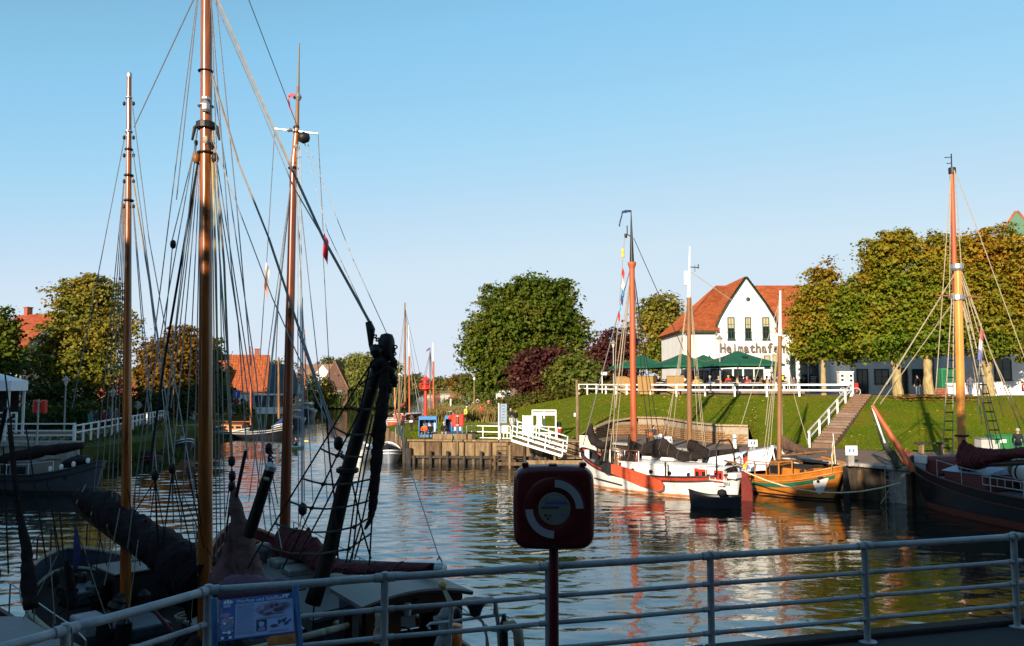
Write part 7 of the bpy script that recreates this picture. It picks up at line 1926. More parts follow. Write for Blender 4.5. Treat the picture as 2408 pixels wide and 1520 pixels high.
# ================================================================ near ships, in the shade
t,L=ship('sailing_ship','near two-masted ship in shade with varnished masts and hoisted bowsprit',(-10.4,19.6,0),(-2.7,12.2,0))
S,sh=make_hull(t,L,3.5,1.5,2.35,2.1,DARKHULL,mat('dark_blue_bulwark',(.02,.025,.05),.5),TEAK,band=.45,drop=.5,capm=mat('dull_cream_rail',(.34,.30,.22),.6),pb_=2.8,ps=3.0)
Mn1=ROOT[t.name];N1=lambda x,y,z:Mn1@Vector((x,y,z))
D1,D2=17.0,14.4
# great mast
a,b=P(482,1500,D2),P(486,-230,D2)
mast(t,a,b,.128,.092,MASTV,n=24)
for v,r,h,m_ in((250,.115,.05,STEEL),(296,.135,.14,IRON),(360,.125,.05,IRON),(168,.11,.03,ROPED)):
 collar(t,P(484,v,D2),r,h,m_)
for s in(-1,1):
 m=MB();m.tube([P(484+s*12,292,D2),P(484+s*26,300,D2),P(484+s*32,330,D2)],[.05,.035,.02],7);m.build('hound',IRON,t,world=True)
 block(t,P(484+s*22,372,D2-.05),.075,mat('block_wood',(.20,.08,.025),.5)if s<0 else IRON)
block(t,P(484,330,D2-.2),.06,ROPE);block(t,P(461,336,D2),.04,IRON)
m=MB();m.lathe(P(484,248,D2-.12),[(.05,-.12),(.07,-.08),(.07,.02),(.04,.08),(.08,.1),(.08,.14)],12);m.build('steaming_light',STEEL,t,world=True)
# mizzen mast
a,b=P(295,1455,D1),P(304,172,D1)
mast(t,a,b,.115,.045,MASTV,n=20)
for v,r in((230,.055),(310,.065),(352,.07),(413,.08),(472,.085)):
 collar(t,P(303,v,D1),r,.05,STEEL if v<330 else IRON)
 for s in(-1,1):
  block(t,P(303+s*11,v+14,D1),.035,IRON if v>400 else SPARD)
m=MB();m.lathe(P(304,182,D1),[(.05,0),(.05,.08),(.03,.1)],12);m.build('mast_top_cap',STEEL,t,world=True)
# boom with bundled dark sail, running aft from the great mast
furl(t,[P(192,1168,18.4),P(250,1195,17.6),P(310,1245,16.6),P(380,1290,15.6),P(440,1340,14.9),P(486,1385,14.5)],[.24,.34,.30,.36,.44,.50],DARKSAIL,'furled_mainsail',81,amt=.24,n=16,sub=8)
for(u,v,d)in((382,1262,15.6),(425,1290,15.0),(340,1235,16.1)):
 m=MB();lumpy(m,[P(u,v+10,d),P(u+4,v-14,d)],[.10,.03],8,u,.3);m.build('sail_knot',DARKSAIL,t,world=True,smooth=True)
for k in range(7):
 s=k/7+.06;a_=P(192,1168,18.4).lerp(P(486,1385,14.5),s);m=MB();m.tube([a_+Vector((.0,-.1,.36)),a_+Vector((-.05,-.38,0)),a_+Vector((0,-.1,-.4))],.014,4);m.build('gasket',ROPE,t,world=True)
mast(t,P(186,1196,18.5),P(484,1412,14.5),.12,.11,SPARD,'boom')
# deck gear seen in the dark
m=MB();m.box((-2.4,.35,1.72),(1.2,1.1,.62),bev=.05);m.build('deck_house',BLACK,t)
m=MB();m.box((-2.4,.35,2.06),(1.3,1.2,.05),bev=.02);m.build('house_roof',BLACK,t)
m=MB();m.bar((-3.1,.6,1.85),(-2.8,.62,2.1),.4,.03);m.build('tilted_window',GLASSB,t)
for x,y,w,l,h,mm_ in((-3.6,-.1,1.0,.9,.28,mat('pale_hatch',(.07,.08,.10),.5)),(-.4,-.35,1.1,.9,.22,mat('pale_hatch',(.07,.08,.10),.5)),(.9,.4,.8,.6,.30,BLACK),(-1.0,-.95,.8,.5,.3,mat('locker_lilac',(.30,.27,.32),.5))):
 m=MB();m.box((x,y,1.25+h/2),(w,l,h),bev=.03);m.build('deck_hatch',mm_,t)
for k,(x,y,r)in enumerate(((1.6,.5,.34),(2.2,-.2,.28),(-.8,.9,.26),(.6,-.9,.3))):
 for q in range(2):m=MB();m.tube([(x+(r+.03*q)*math.cos(a),y+(r+.03*q)*math.sin(a),1.2+.05*q)for a in[j*PI/10 for j in range(21)]],.025,5,cap=False);m.build('rope_coil',ROPE,t)
for k in range(6):
 x=-4.6+k*.25;m=MB();lumpy(m,[(x,-.5+.2*k,1.3),(x+.1,-.45+.2*k,1.75)],[.14,.06],8,90+k);m.build('deck_bundle',(ROPED,BROWNSAIL,IRON)[k%3],t,smooth=True)
stanchions(t,S,[-.97,-.9,-.8,-.66,-.5,-.34],.55,-1,IRON,r=.018);stanchions(t,S,[-.97,-.9,-.8,-.66,-.5,-.34,-.1,.1,.3],.55,1,IRON,r=.018)
m=MB();lumpy(m,[(2.2,.7,1.5),(2.9,.3,1.75),(3.4,-.1,1.7)],[.3,.45,.3],12,95,.3);m.build('blue_bagged_sail',mat('blue_grey_bag',(.10,.13,.26),.8,var=.2,bump=.5,bscale=8),t,smooth=True)
m=MB();m.lathe((3.6,0,1.75),[(.25,-.4),(.25,-.3),(.16,-.25),(.16,.25),(.25,.3),(.25,.4)],14,axis=(0,1,0));m.build('windlass',IRON,t)
for k in range(5):m=MB();lumpy(m,[N1(1.4,.2+k*.12,2.0),N1(1.45,.2+k*.12,1.5)],[.05,.09],7,97+k);m.build('rope_hank',ROPE,t,world=True,smooth=True)
cr=random.Random(5)
for k in range(34):
 x,y=cr.uniform(-4.2,3.6),cr.uniform(-1.1,1.1);h=cr.uniform(.2,.8);m=MB()
 if k%3==0:lumpy(m,[(x,y,1.2),(x+cr.uniform(-.2,.2),y,1.3+h*.5),(x+.1,y+.1,1.25+h)],[.16,.2,.06],9,200+k,.4)
 elif k%3==1:m.tube([(x,y,1.25),(x+cr.uniform(-.9,.9),y+cr.uniform(-.4,.4),1.3+h)],cr.uniform(.015,.04),6)
 else:m.lathe((x,y,1.2),[(.05,0),(.14,.02),(.14,h*.6),(.08,h*.7),(.03,h*.75)],10)
 m.build(('deck_bundle','lashed_pole','deck_fitting')[k%3],cr.choice((IRON,ROPED,BLACK,SPARD,DARKSAIL,mat('dull_blue_gear',(.03,.045,.10),.6),mat('dull_red_gear',(.10,.012,.012),.6))),t)
for k in range(16):
 u=cr.uniform(40,480);v=cr.uniform(1150,1300);line(t,P(u,v,14.5),P(u+cr.uniform(-90,90),v+cr.uniform(120,240),14.2),.009,cr.choice((ROPED,ROPE)),'running_line',.05)
 # hoisted bowsprit with chain and gear at its head
BS=[P(735,1420,12.7),P(776,1310,12.75),P(816,1105,12.8),P(860,950,12.85),P(893,845,12.9),P(905,805,12.9)]
m=MB();m.tube([BS[0].lerp(BS[5],i/14)*.4+(BS[min(4,int(i/14*5))].lerp(BS[min(4,int(i/14*5))+1],i/14*5-min(4,int(i/14*5))))*.6 for i in range(15)],[.125-.03*i/14 for i in range(15)],16);m.build('bowsprit',SPARD,t,world=True,smooth=True)
m=MB();m.lathe(P(909,805,12.9),[(.02,.14),(.09,.12),(.12,.05),(.13,0),(.13,-.2),(.11,-.3)][::-1],14);m.build('bowsprit_cap',SPARD,t,world=True,smooth=True)
collar(t,P(817,1106,12.8),.14,.09,IRON)
m=MB();m.tube([P(797,1103,12.75),P(835,1110,12.8)],.045,8);m.build('cranse_iron',IRON,t,world=True)
def chain(t,a,b,sag=.1,n=8,r=.012,w=.03):
 a,b=Vector(a),Vector(b)
 for i in range(n):
  p=a.lerp(b,(i+.5)/n)-Vector((0,0,sag*4*((i+.5)/n)*(1-(i+.5)/n)));d=(b-a).normalized();u=Vector((0,1,0))if i%2 else d.cross(Vector((0,1,0))).normalized();Lk=(b-a).length/n*.62
  m=MB();m.tube([p+d*Lk*math.cos(q)+u*w*math.sin(q)for q in[k*PI/5 for k in range(11)]],r,4,cap=False);m.build('chain_link',IRON,t,world=True)
chain(t,P(874,778,12.9),P(902,805,12.9),.05,9)
chain(t,P(918,802,12.85),P(924,900,12.85),0,16)
chain(t,P(930,812,12.85),P(915,880,12.85),.06,12)
m=MB();m.tube([P(866,757,12.9),P(872,775,12.9),P(872,812,12.9),P(879,830,12.9)],[.05,.07,.035,.05],8);m.build('stay_fitting',IRON,t,world=True)
for k,(u,v,r)in enumerate(((884,825,.13),(893,850,.12),(916,870,.11),(882,860,.10),(912,905,.09),(925,850,.07),(925,890,.08))):
 m=MB();lumpy(m,[P(u-4,v-12,12.8),P(u+2,v+2,12.75),P(u+4,v+20,12.8)],[r*.4,r*.8,r*.4],9,100+k,.45);m.build('lashed_gear',ROPED if k%2 else SPARD,t,world=True,smooth=True)
 # rolled jib hanging beside the bowsprit
furl(t,[P(908,850,12.7),P(902,930,12.7),P(893,1010,12.7),P(886,1080,12.7),P(880,1150,12.7),P(876,1195,12.7),P(870,1225,12.7),P(858,1245,12.7)],[.06,.09,.10,.09,.075,.065,.04,.02],BROWNSAIL,'rolled_jib',110,amt=.2,sub=8)
Z=lambda x,y:(x/2.5856+605.5,y/2.5856+734.9)
nr=lambda pts,r=.013,m_=ROPED,nm='net_rope',d=12.6:[(lambda mb:(mb.tube([P(*Z(*p),d)for p in pts],r,5),mb.build(nm,m_,t,world=True)))(MB())]
for pts in([(700,300),(610,440),(450,715),(270,1010),(100,1290),(0,1450),(-60,1560)],[(790,330),(700,390),(620,440)],[(690,300),(620,600),(550,745),(485,870),(400,1045),(330,1190),(215,1440),(150,1560)],[(420,640),(440,900),(470,1150),(490,1500)],[(700,620),(640,880),(590,1150),(540,1520)],[(720,620),(660,900),(610,1180),(575,1500)],[(690,1010),(640,1250),(560,1520)],[(565,1000),(520,1250),(480,1480)],[(570,1010),(600,1150),(640,1330),(690,1500)],[(700,1200),(690,1350),(680,1540)],[(640,1330),(590,1500)],[(500,1000),(400,1200),(320,1350),(230,1520)]):
 nr(pts,.014)
for pts in([(615,435),(650,455),(690,468)],[(540,555),(575,580),(615,592),(690,590)],[(465,700),(505,722),(550,745),(620,745),(690,742)],[(385,830),(435,855),(485,872),(560,878),(640,880)],[(270,1010),(335,1030),(400,1045),(470,1048),(545,1043),(620,1030),(690,1015)],[(195,1150),(260,1175),(330,1190),(420,1196),(500,1190),(600,1170),(680,1145)],[(105,1285),(210,1318),(320,1338),(450,1335),(590,1305),(680,1250)],[(25,1415),(110,1445),(200,1465),(380,1470),(555,1440),(690,1345)]):
 nr(pts,.016,mat('net_rope_worn',(.09,.08,.07),.9,var=.3),'net_rung')
for x,y in((615,592),(550,745),(485,872),(400,1045),(330,1190),(590,1305),(555,1440),(490,1190)):
 m=MB();p=P(*Z(x,y),12.58);lumpy(m,[p-Vector((.03,0,.02)),p,p+Vector((.03,0,.02))],[.02,.034,.02],7,x);m.build('net_knot',ROPED,t,world=True)
 # standing and running rigging of this ship
def RG(lst,r,m_=WIRE,nm='shroud',sag=0):
 for q in lst:line(t,P(q[0],q[1],q[2]),P(q[3],q[4],q[5]),r,m_,nm,sag)
RG([(455,0,D2,315,300,D1),(480,-40,D2,455,0,D2)],.011,WIRE,'triatic_stay')
RG([(294,318,D1,232,640,D1),(232,640,D1,170,960,D1),(292,420,D1,208,1290,18),(292,424,D1,228,1290,18),(290,478,D1,245,1300,17.6),(292,478,D1,258,1300,17.4),(293,490,D1,272,1310,17.2),(298,480,D1,285,1180,17)],.0102)
RG([(310,235,D1,350,560,16.8),(350,560,16.8,405,860,16.5),(405,860,16.5,460,1180,16),(312,418,D1,345,620,16.9),(345,620,16.9,392,1010,16.4),(392,1010,16.4,405,1180,16.2),(313,478,D1,375,1180,16.4),(312,480,D1,352,1000,16.6),(312,350,D1,425,1200,16)],.0102)
RG([(312,418,D1,350,655,16.9),(350,655,16.9,372,800,16.7)],.02,ROPE,'shroud')
RG([(466,300,D2,362,880,14),(362,880,14,325,1180,13.8),(462,330,D2,405,565,14.2),(405,585,14.2,352,1180,13.9),(466,372,D2,385,1000,14),(466,374,D2,402,960,14),(468,378,D2,418,960,14),(418,960,14,398,1180,13.8),(470,385,D2,445,900,14.1),(445,900,14.1,425,1250,14),(472,390,D2,455,1200,14.2),(480,-140,D2,372,720,13.9),(372,720,13.9,300,1290,13.8),(478,-120,D2,415,470,14),(462,340,D2,410,790,14),(410,790,14,378,1130,13.9)],.0102)
RG([(466,380,D2,388,840,14),(388,840,14,350,1110,13.8)],.022,ROPED,'shroud')
block(t,P(407,575,14.2),.06,SPARD)
RG([(498,300,D2,545,1100,14),(500,365,D2,560,760,14.1),(560,760,14.1,582,1080,14),(492,-60,D2,545,640,14.1),(545,640,14.1,625,1250,13.9),(500,372,D2,520,1290,14),(498,378,D2,510,1310,14),(495,150,D2,602,880,14),(602,880,14,640,1250,13.9),(500,372,D2,545,980,14.2),(502,330,D2,590,900,14),(590,900,14,662,1290,13.8),(494,-150,D2,560,520,14),(560,520,14,590,860,14),(492,-150,D2,516,560,14.2),(516,560,14.2,530,1290,14.1)],.0102)
RG([(500,300,D2,527,620,14.1),(527,620,14.1,546,1090,14)],.02,ROPE,'halyard')
RG([(498,340,D2,508,620,14.2),(508,620,14.2,512,900,14.2)],.016,mat('yellow_rope',(.45,.36,.16),.9),'halyard')
for q in((512,0,14.2,642,300,13.6),(642,300,13.6,760,560,13.2),(760,560,13.2,868,756,12.9)):RG([q],.024,mat('worn_stay',(.22,.20,.18),.7),'forestay')
for q in((500,180,14.3,560,380,14),(560,380,14,632,560,13.7),(632,560,13.7,712,800,13.3),(712,800,13.3,775,985,13)):RG([q],.020,mat('worn_stay',(.22,.20,.18),.7),'inner_stay')
RG([(503,0,14.3,600,220,14),(600,220,14,690,440,13.6),(690,440,13.6,772,580,13.2),(772,580,13.2,868,760,12.9),(705,780,13.3,795,1035,12.9),(700,780,13.4,790,1035,12.9),(500,330,14.3,640,700,13.5),(640,700,13.5,790,1040,12.9)],.012,WIRE,'jib_halyard')
block(t,P(796,1043,12.9),.085,SPARD);chain(t,P(800,1062,12.9),P(808,1080,12.9),0,4)
# blocks and tackles low in the shrouds
for u,v,d in((365,1118,13.8),(405,1102,13.7),(545,1085,14),(545,1145,13.9),(632,1055,13.6),(546,1120,13.9)):
 block(t,P(u,v,d),.07,SPARD)
 for s in(-1,0,1):line(t,P(u,v+14,d),P(u+s*18+3,v+130,d-.1),.009,ROPED,'tackle')
RG([(365,1130,13.8,300,1230,14),(405,1112,13.7,380,1300,14),(410,1112,13.7,470,1380,14),(365,1125,13.8,372,1290,14.2),(440,1100,14,480,1290,14.2),(300,1150,15,330,1330,15.6),(455,1100,14,474,1240,14)],.011,ROPED,'tackle')
# faded brailed sail and raised gaff jaws between the masts
furl(t,[P(548,1150,13.9),P(555,1200,13.9),P(572,1270,13.8),P(585,1330,13.7),P(598,1375,13.6)],[.04,.13,.17,.18,.22],TANSAIL,'brailed_sail',120,amt=.3)
furl(t,[P(545,1230,14),P(540,1300,14),P(530,1380,13.9)],[.05,.12,.3],mat('dusty_rose_canvas',(.15,.07,.075),.85,var=.3,bump=.4,bscale=14),'brailed_sail',121,amt=.35)
mast(t,P(637,1098,13.2),P(585,1260,13.4),.085,.10,SPARD,'gaff');m=MB();m.lathe(P(638,1096,13.2),[(.09,-.07),(.095,.0),(.06,.05)],12,axis=(.3,0,1));m.build('gaff_cap',STEEL,t,world=True)
chain(t,P(636,1062,13.2),P(637,1090,13.2),0,5)
line(t,P(632,1128,13.1),P(620,1126,13.1),.03,ROPE,'lashing')
mast(t,P(578,1060,13.6),P(555,1170,13.6),.03,.03,SPARD,'boat_hook')
# a coil of ropes hanging at the great mast foot
for k in range(6):m=MB();lumpy(m,[N1(2.9-.15*k,-.5+.1*k,2.3),N1(2.92-.15*k,-.52+.1*k,1.7)],[.05,.10],8,130+k);m.build('rope_hank',ROPE,t,world=True,smooth=True)
m=MB();m.tube([P(1012,1200-130,12),P(1030,1318,12.2)],.001,3)if False else None
# ---------------------------------------------------------------- second near ship with the maroon sail
t,L=ship('sailing_boat','near cutter with maroon sail cover, cream cabin and brown wheelhouse below the railing',(-.55,11.6,0),(-7.3,22.2,0))
S,sh=make_hull(t,L,3.2,1.35,2.2,1.55,mat('maroon_hull',(.13,.022,.02),.4),MAROON,TEAK,band=.3,drop=.35,capm=mat('varnished_rail',(.2,.08,.03),.4),pb_=2.4)
M2_=ROOT[t.name];N2=lambda x,y,z:M2_@Vector((x,y,z))
D3=19.0
mast(t,P(668,1330,D3),P(690,400,D3),.125,.085,MASTR,n=20);mast(t,P(690,400,D3),P(698,300,D3),.085,.06,MASTV,'mast',16);mast(t,P(698,300,D3),P(701,205,D3),.05,.035,MASTG,'topmast');mast(t,P(701,205,D3),P(703,102,D3),.034,.018,CABINW,'topmast')
m=MB();m.tube([P(646,303,D3),P(748,315,D3)],.025,6);m.build('spreader',STEEL,t,world=True)
m=MB();m.lathe(P(714,324,D3-.15),[(.02,-.14),(.13,-.08),(.15,0),(.13,.08),(.02,.14)],14);m.build('radar_dome',IRON,t,world=True,smooth=True)
m=MB();m.lathe(P(698,347,D3-.15),[(.03,-.08),(.07,-.04),(.07,.04),(.03,.08)],10,axis=(0,-1,.2));m.build('deck_lamp',CABINW,t,world=True)
m=MB();m.lathe(P(680,311,D3-.1),[(.02,0),(.06,.04),(.05,.09)],8);m.build('spreader_lamp',STEEL,t,world=True)
for v in(230,300,312,396):collar(t,P(697 if v<350 else 690,v,D3),.06 if v<350 else.1,.06,IRON)
m=MB();m.lathe(P(701,229,D3),[(.05,-.08),(.09,0),(.05,.08)],10);m.build('masthead_truck',STEEL,t,world=True)
PEN=mat('faded_pink_pennant',(.45,.10,.13),.8)
flag(t,P(699,221,D3),P(699,230,D3),P(678,220,D3)-P(699,222,D3),PEN,'pennant',1,droop=.05);flag(t,P(676,220,D3),P(680,226,D3),P(682,266,D3)-P(678,222,D3),PEN,'pennant',2,droop=0)
flag(t,P(761,545,18),P(759,600,18),P(772,596,18)-P(760,572,18),mat('bright_pennant',(.50,.03,.05),.7),'signal_flag',5,droop=0)
flag(t,P(626,612,D3),P(622,676,D3),P(633,668,D3)-P(625,640,D3),[mat('flag_offwhite',(.62,.55,.50),.8),mat('flag_grey',(.30,.26,.28),.8),mat('flag_rust',(.45,.2,.14),.8)],'courtesy_flag',6,droop=0)
def RG2(lst,r,m_=WIRE,nm='shroud',sag=0):
 for q in lst:line(t,P(q[0],q[1],q[2]),P(q[3],q[4],q[5]),r,m_,nm,sag)
RG2([(583,-5,16,700,300,D3)],.010,WIRE,'triatic_stay')
RG2([(646,304,D3,628,600,D3),(628,600,D3,612,840,D3),(748,316,D3,760,545,D3),(760,600,D3,776,900,D3),(716,335,D3,770,545,18),(770,545,18,870,760,16.5),(724,340,D3,830,610,18),(830,610,18,912,790,16.5),(688,398,D3,585,1180,18),(686,400,D3,600,1200,18),(688,410,D3,642,830,18.5),(642,830,18.5,606,1200,18),(694,400,D3,736,1180,17.6),(698,398,D3,752,900,17.8),(752,900,17.8,770,1180,17.4),(688,390,D3,655,700,18.6),(655,700,18.6,640,1050,18.2)],.0102)
RG2([(703,340,D3-.2,706,700,D3-.3),(706,700,D3-.3,709,1185,D3-.5),(707,345,D3-.2,712,1185,D3-.5),(699,345,D3-.2,702,1240,D3-.3),(711,700,D3-.3,716,1180,D3-.5)],.011,mat('blue_grey_halyard',(.35,.38,.42),.8),'halyard')
block(t,P(712,1198,D3-.5),.11,SPARD);RG2([(712,1212,D3-.5,700,1245,D3-.4),(712,1212,D3-.5,724,1245,D3-.6)],.010,ROPE,'bridle')
RG2([(712,1185,D3-.5,705,1245,D3-.5)],.01,ROPE,'halyard')
# maroon sail cover on the boom, running aft to the right
BM=[P(668,1292,D3-.1),P(735,1306,17.2),P(800,1326,16.1),P(900,1336,15.0),P(1000,1338,14.2),P(1026,1334,13.9)]
drape(t,[T_(656,1242,1322,D3,.16),T_(680,1244,1326,18.6,.22),T_(712,1250,1320,18.0,.24),T_(738,1266,1326,17.4,.24),T_(764,1300,1344,16.8,.22),T_(800,1322,1346,16.2,.2),T_(860,1324,1352,15.5,.2),T_(930,1322,1350,14.9,.19),T_(1016,1324,1342,14.0,.12)],MAROON,'sail_cover',140,fold=.12)
for u in(693,722):m=MB();lumpy(m,[P(u,1264,D3-.7),P(u+4,1242,D3-.8)],[.12,.03],8,u,.3);m.build('sail_peak',MAROON,t,world=True,smooth=True)
mast(t,P(668,1315,D3),P(1042,1337,13.85),.075,.065,IRON,'boom');m=MB();m.lathe(P(1038,1337,13.8),[(.085,-.10),(.085,.06),(.05,.075)],14,axis=(.9,-.4,0));m.build('boom_end_cap',STEEL,t,world=True)
m=MB();m.tube([P(1028,1318,13.85),P(1033,1308,13.85),P(1040,1322,13.85)],.016,6,cap=False);m.build('topping_lift_shackle',STEEL,t,world=True)
RG2([(1034,1316,13.9,960,1090,15),(960,1090,15,935,990,15.6),(935,990,15.6,908,880,16.2)],.011,WIRE,'topping_lift')
# cream cabin, windows, brown wheelhouse
cabin(t,-2.6,2.2,2.0,1.9,1.0,1.95,CABINW,mat('dull_roof',(.09,.09,.09),.6),ports=0)
for k in range(3):
 m=MB();m.box((-1.9+k*1.45,1.0,1.55),(.85,.05,.42),bev=.03);w_=m.build('cabin_window',GLASSD,t)
m=MB();m.box((0,1.02,1.18),(4.2,.04,.07));m.build('red_stripe',BRIGHTRED,t)
for k in range(2):m=MB();m.box((.6+k*.9,.1,2.1),(.6,.7,.14),bev=.03);m.build('skylight',CABINW,t)
m=MB();m.lathe((2.0,.5,2.0),[(.09,0),(.09,.22),(.16,.28),(.17,.42),(.08,.46)],10);m.build('vent_cowl',CABINW,t,smooth=True)
m=MB();m.tube([P(757,1380,15.5),P(756,1330,15.6)],.06,8);m.build('white_post',CABINW,t,world=True)
WHM=mat('varnished_wheelhouse',(.05,.017,.006),.35,var=.35,scale=5,coat=.5,stretch=(1,1,.2))
# the wheelhouse: aft wall facing the camera with opening and windows, curved white roof
x0,x1,wd,zb_,zt_=-4.5,-3.4,1.62,1.0,2.58
def wall(pts,th,M):m=MB();m.prism(pts,M,th);return m
Maft=Matrix.Translation((x0,wd/2,0))@Matrix.Rotation(-PI/2,4,'Z')@Matrix.Rotation(PI/2,4,'X')
for poly in([(0,zb_),(.55,zb_),(.55,zt_+.06),(0,zt_-.02)],[(1.2,zb_),(wd,zb_),(wd,zt_-.02),(1.2,zt_+.05)],[(.552,2.36),(1.198,2.36),(1.198,zt_+.07),(.552,zt_+.07)],[(.552,zb_),(1.198,zb_),(1.198,1.35),(.552,1.35)]):
 m=MB();m.prism(poly,Maft,.06);m.build('wheelhouse_wall',WHM,t)
for y in(-wd/2,wd/2):
 for q0,q1,z0,z1 in((x0+.07,x1-.07,zb_,1.75),(x0+.07,x1-.07,2.35,zt_),(x0+.07,x0+.2,1.752,2.348),(x1-.3,x1-.07,1.752,2.348)):
  m=MB();m.box(((q0+q1)/2,y,(z0+z1)/2),(q1-q0,.06,z1-z0));m.build('wheelhouse_wall',WHM,t)
for q in([(0.0,zb_),(wd,zb_),(wd,1.8),(0,1.8)],[(0,2.38),(wd,2.38),(wd,zt_),(0,zt_)],[(0,1.802),(.2,1.802),(.2,2.378),(0,2.378)],[(wd-.2,1.802),(wd,1.802),(wd,2.378),(wd-.2,2.378)],[(.75,1.802),(.9,1.802),(.9,2.378),(.75,2.378)]):
 m=MB();m.prism(q,Matrix.Translation((x1,wd/2,0))@Matrix.Rotation(-PI/2,4,'Z')@Matrix.Rotation(PI/2,4,'X'),.06);m.build('wheelhouse_wall',WHM,t)
rows=[[Vector((x,-wd/2-.12+(wd+.24)*i/10,zt_-.02+.13*(1-(i/5-1)**2)))for x in(x0-.14,x1+.14)]for i in range(11)]
r2=[[p+Vector((0,0,.06))for p in r]for r in rows]
m=MB();m.grid(rows);m.grid(r2[::-1]);m.grid([[r[0]for r in rows],[r[0]for r in r2]]);m.grid([[r[1]for r in r2],[r[1]for r in rows]]);m.grid([rows[0],r2[0]]);m.grid([r2[-1],rows[-1]]);m.build('wheelhouse_roof',CABINW,t)
m=MB();m.tube([Vector((x0-.15,-wd/2-.13+(wd+.26)*i/10,zt_+.0+.13*(1-(i/5-1)**2)))for i in range(11)],.035,6);m.build('roof_edge',WHM,t)
m=MB();m.box((x0-.04,-.5,2.25),(.02,.4,.07));m.build('name_board',GREYW,t)
m=MB();m.lathe((x0-.16,.2,2.5),[(.05,-.1),(.07,0),(.05,.08)],8);m.build('stern_lamp',STEEL,t)
m=MB();m.lathe((x0+.8,-.1,1.55),[(.02,-.04),(.05,0)],8,axis=(1,0,0));m.tube([(x0+.8,-.1+.3*math.cos(a),1.65+.3*math.sin(a))for a in[k*PI/10 for k in range(21)]],.02,6,cap=False);m.build('steering_wheel',SPARD,t)
m=MB();lumpy(m,[(x0+.5,.45,1.0),(x0+.5,.45,1.6)],[.2,.15],10,150);m.build('helm_seat',BLACK,t,smooth=True)
# tackle from boom end to the deck, hanging rope hank, pushpit, outboard and fender
block(t,P(1041,1376,12.2),.07,mat('ash_block',(.40,.25,.08),.5),axis=(.2,-1,.1));block(t,P(1075,1446,11.6),.07,SPARD)
RG2([(1038,1340,13.6,1041,1368,12.3),(1043,1384,12.2,1072,1440,11.6),(1040,1384,12.2,1066,1442,11.6),(1046,1384,12.2,1080,1444,11.6)],.012,ROPE,'mainsheet')
furl(t,[P(1048,1424,11.7),P(1046,1450,11.7),P(1044,1482,11.7),P(1040,1520,11.7)],[.03,.10,.08,.11],mat('grey_rope',(.24,.25,.26),.9,bump=.8,bscale=30),'rope_hank',151,amt=.2)
PU=lambda pts,r=.022,nm='pushpit_rail',d=11.4:(lambda m_:(m_.tube([P(u,v,d)for u,v in pts],r,8),m_.build(nm,STEEL,t,world=True)))(MB())
PU([(1056,1520),(1062,1423),(1068,1419),(1120,1414),(1158,1407),(1164,1412),(1172,1470),(1176,1530)],.03)
PU([(1010,1480),(1006,1472),(1012,1467),(1060,1462),(1110,1455),(1160,1448),(1190,1446)],.022)
PU([(1085,1444),(1120,1448),(1135,1462),(1144,1495),(1150,1530)],.018)
PU([(1140,1480),(1160,1484),(1185,1488)],.015);PU([(1180,1447),(1196,1452),(1192,1468),(1170,1466)],.014)
m=MB();m.lathe(P(1118,1425,11.3),[(.20,.07),(.15,.04),(.09,-.05),(.07,-.12),(.02,-.14)][::-1],14);m.build('hanging_bell',IRON,t,world=True,smooth=True)
m=MB();m.tube([P(1186,1475,11.2),P(1205,1470,11.2),P(1218,1485,11.2),P(1222,1530,11.2)],.07,10);m.build('horseshoe_buoy',mat('buff_cover',(.36,.27,.18),.8),t,world=True,smooth=True)
m=MB();m.lathe(P(1185,1520,11.3),[(.06,0),(.05,.3),(.02,.42)],10);m.build('outboard_bracket',BLACK,t,world=True)
m=MB();m.tube([P(1065,1530,11.8),P(1068,1470,11.8)],.12,10);m.build('orange_fender',mat('orange_fender',(.60,.14,.02),.4),t,world=True,smooth=True)
for k in range(3):line(t,P(1163,1415,11.4),P(1160+k*3,1450,11.4),.006,ROPED,'cord')
for u in(1148,1160):pass
m=MB();lumpy(m,[P(890,1440,12),P(893,1475,12),P(888,1510,12)],[.05,.07,.08],8,152);m.build('white_rope_hank',ROPE,t,world=True,smooth=True)
for(u0,v0,u1,v1)in((640,1400,720,1385),(760,1440,900,1410),(870,1430,985,1410),(735,1490,740,1390)):
 line(t,P(u0,v0,13.2),P(u1,v1,13.0),.012,ROPED,'deck_line')
m=MB();lumpy(m,[P(655,1530,11.8),P(675,1500,11.8),P(690,1470,12)],[.22,.18,.06],9,153,.3);m.build('orange_bundle',mat('orange_canvas',(.40,.13,.04),.8,bump=.5),t,world=True,smooth=True)
m=MB();lumpy(m,[P(520,1390,13.3),P(560,1385,13.2),P(620,1388,13.1),P(690,1382,13)],[.16,.24,.2,.12],12,154,.3);m.build('crumpled_cover',mat('plum_cover',(.12,.07,.10),.8,bump=.5,bscale=8),t,world=True,smooth=True)
stanchions(t,S,[-.75,-.5,-.25,0,.25,.5,.75],.6,1,STEEL);stanchions(t,S,[-.75,-.5,-.25,0,.25,.5,.75],.6,-1,STEEL)
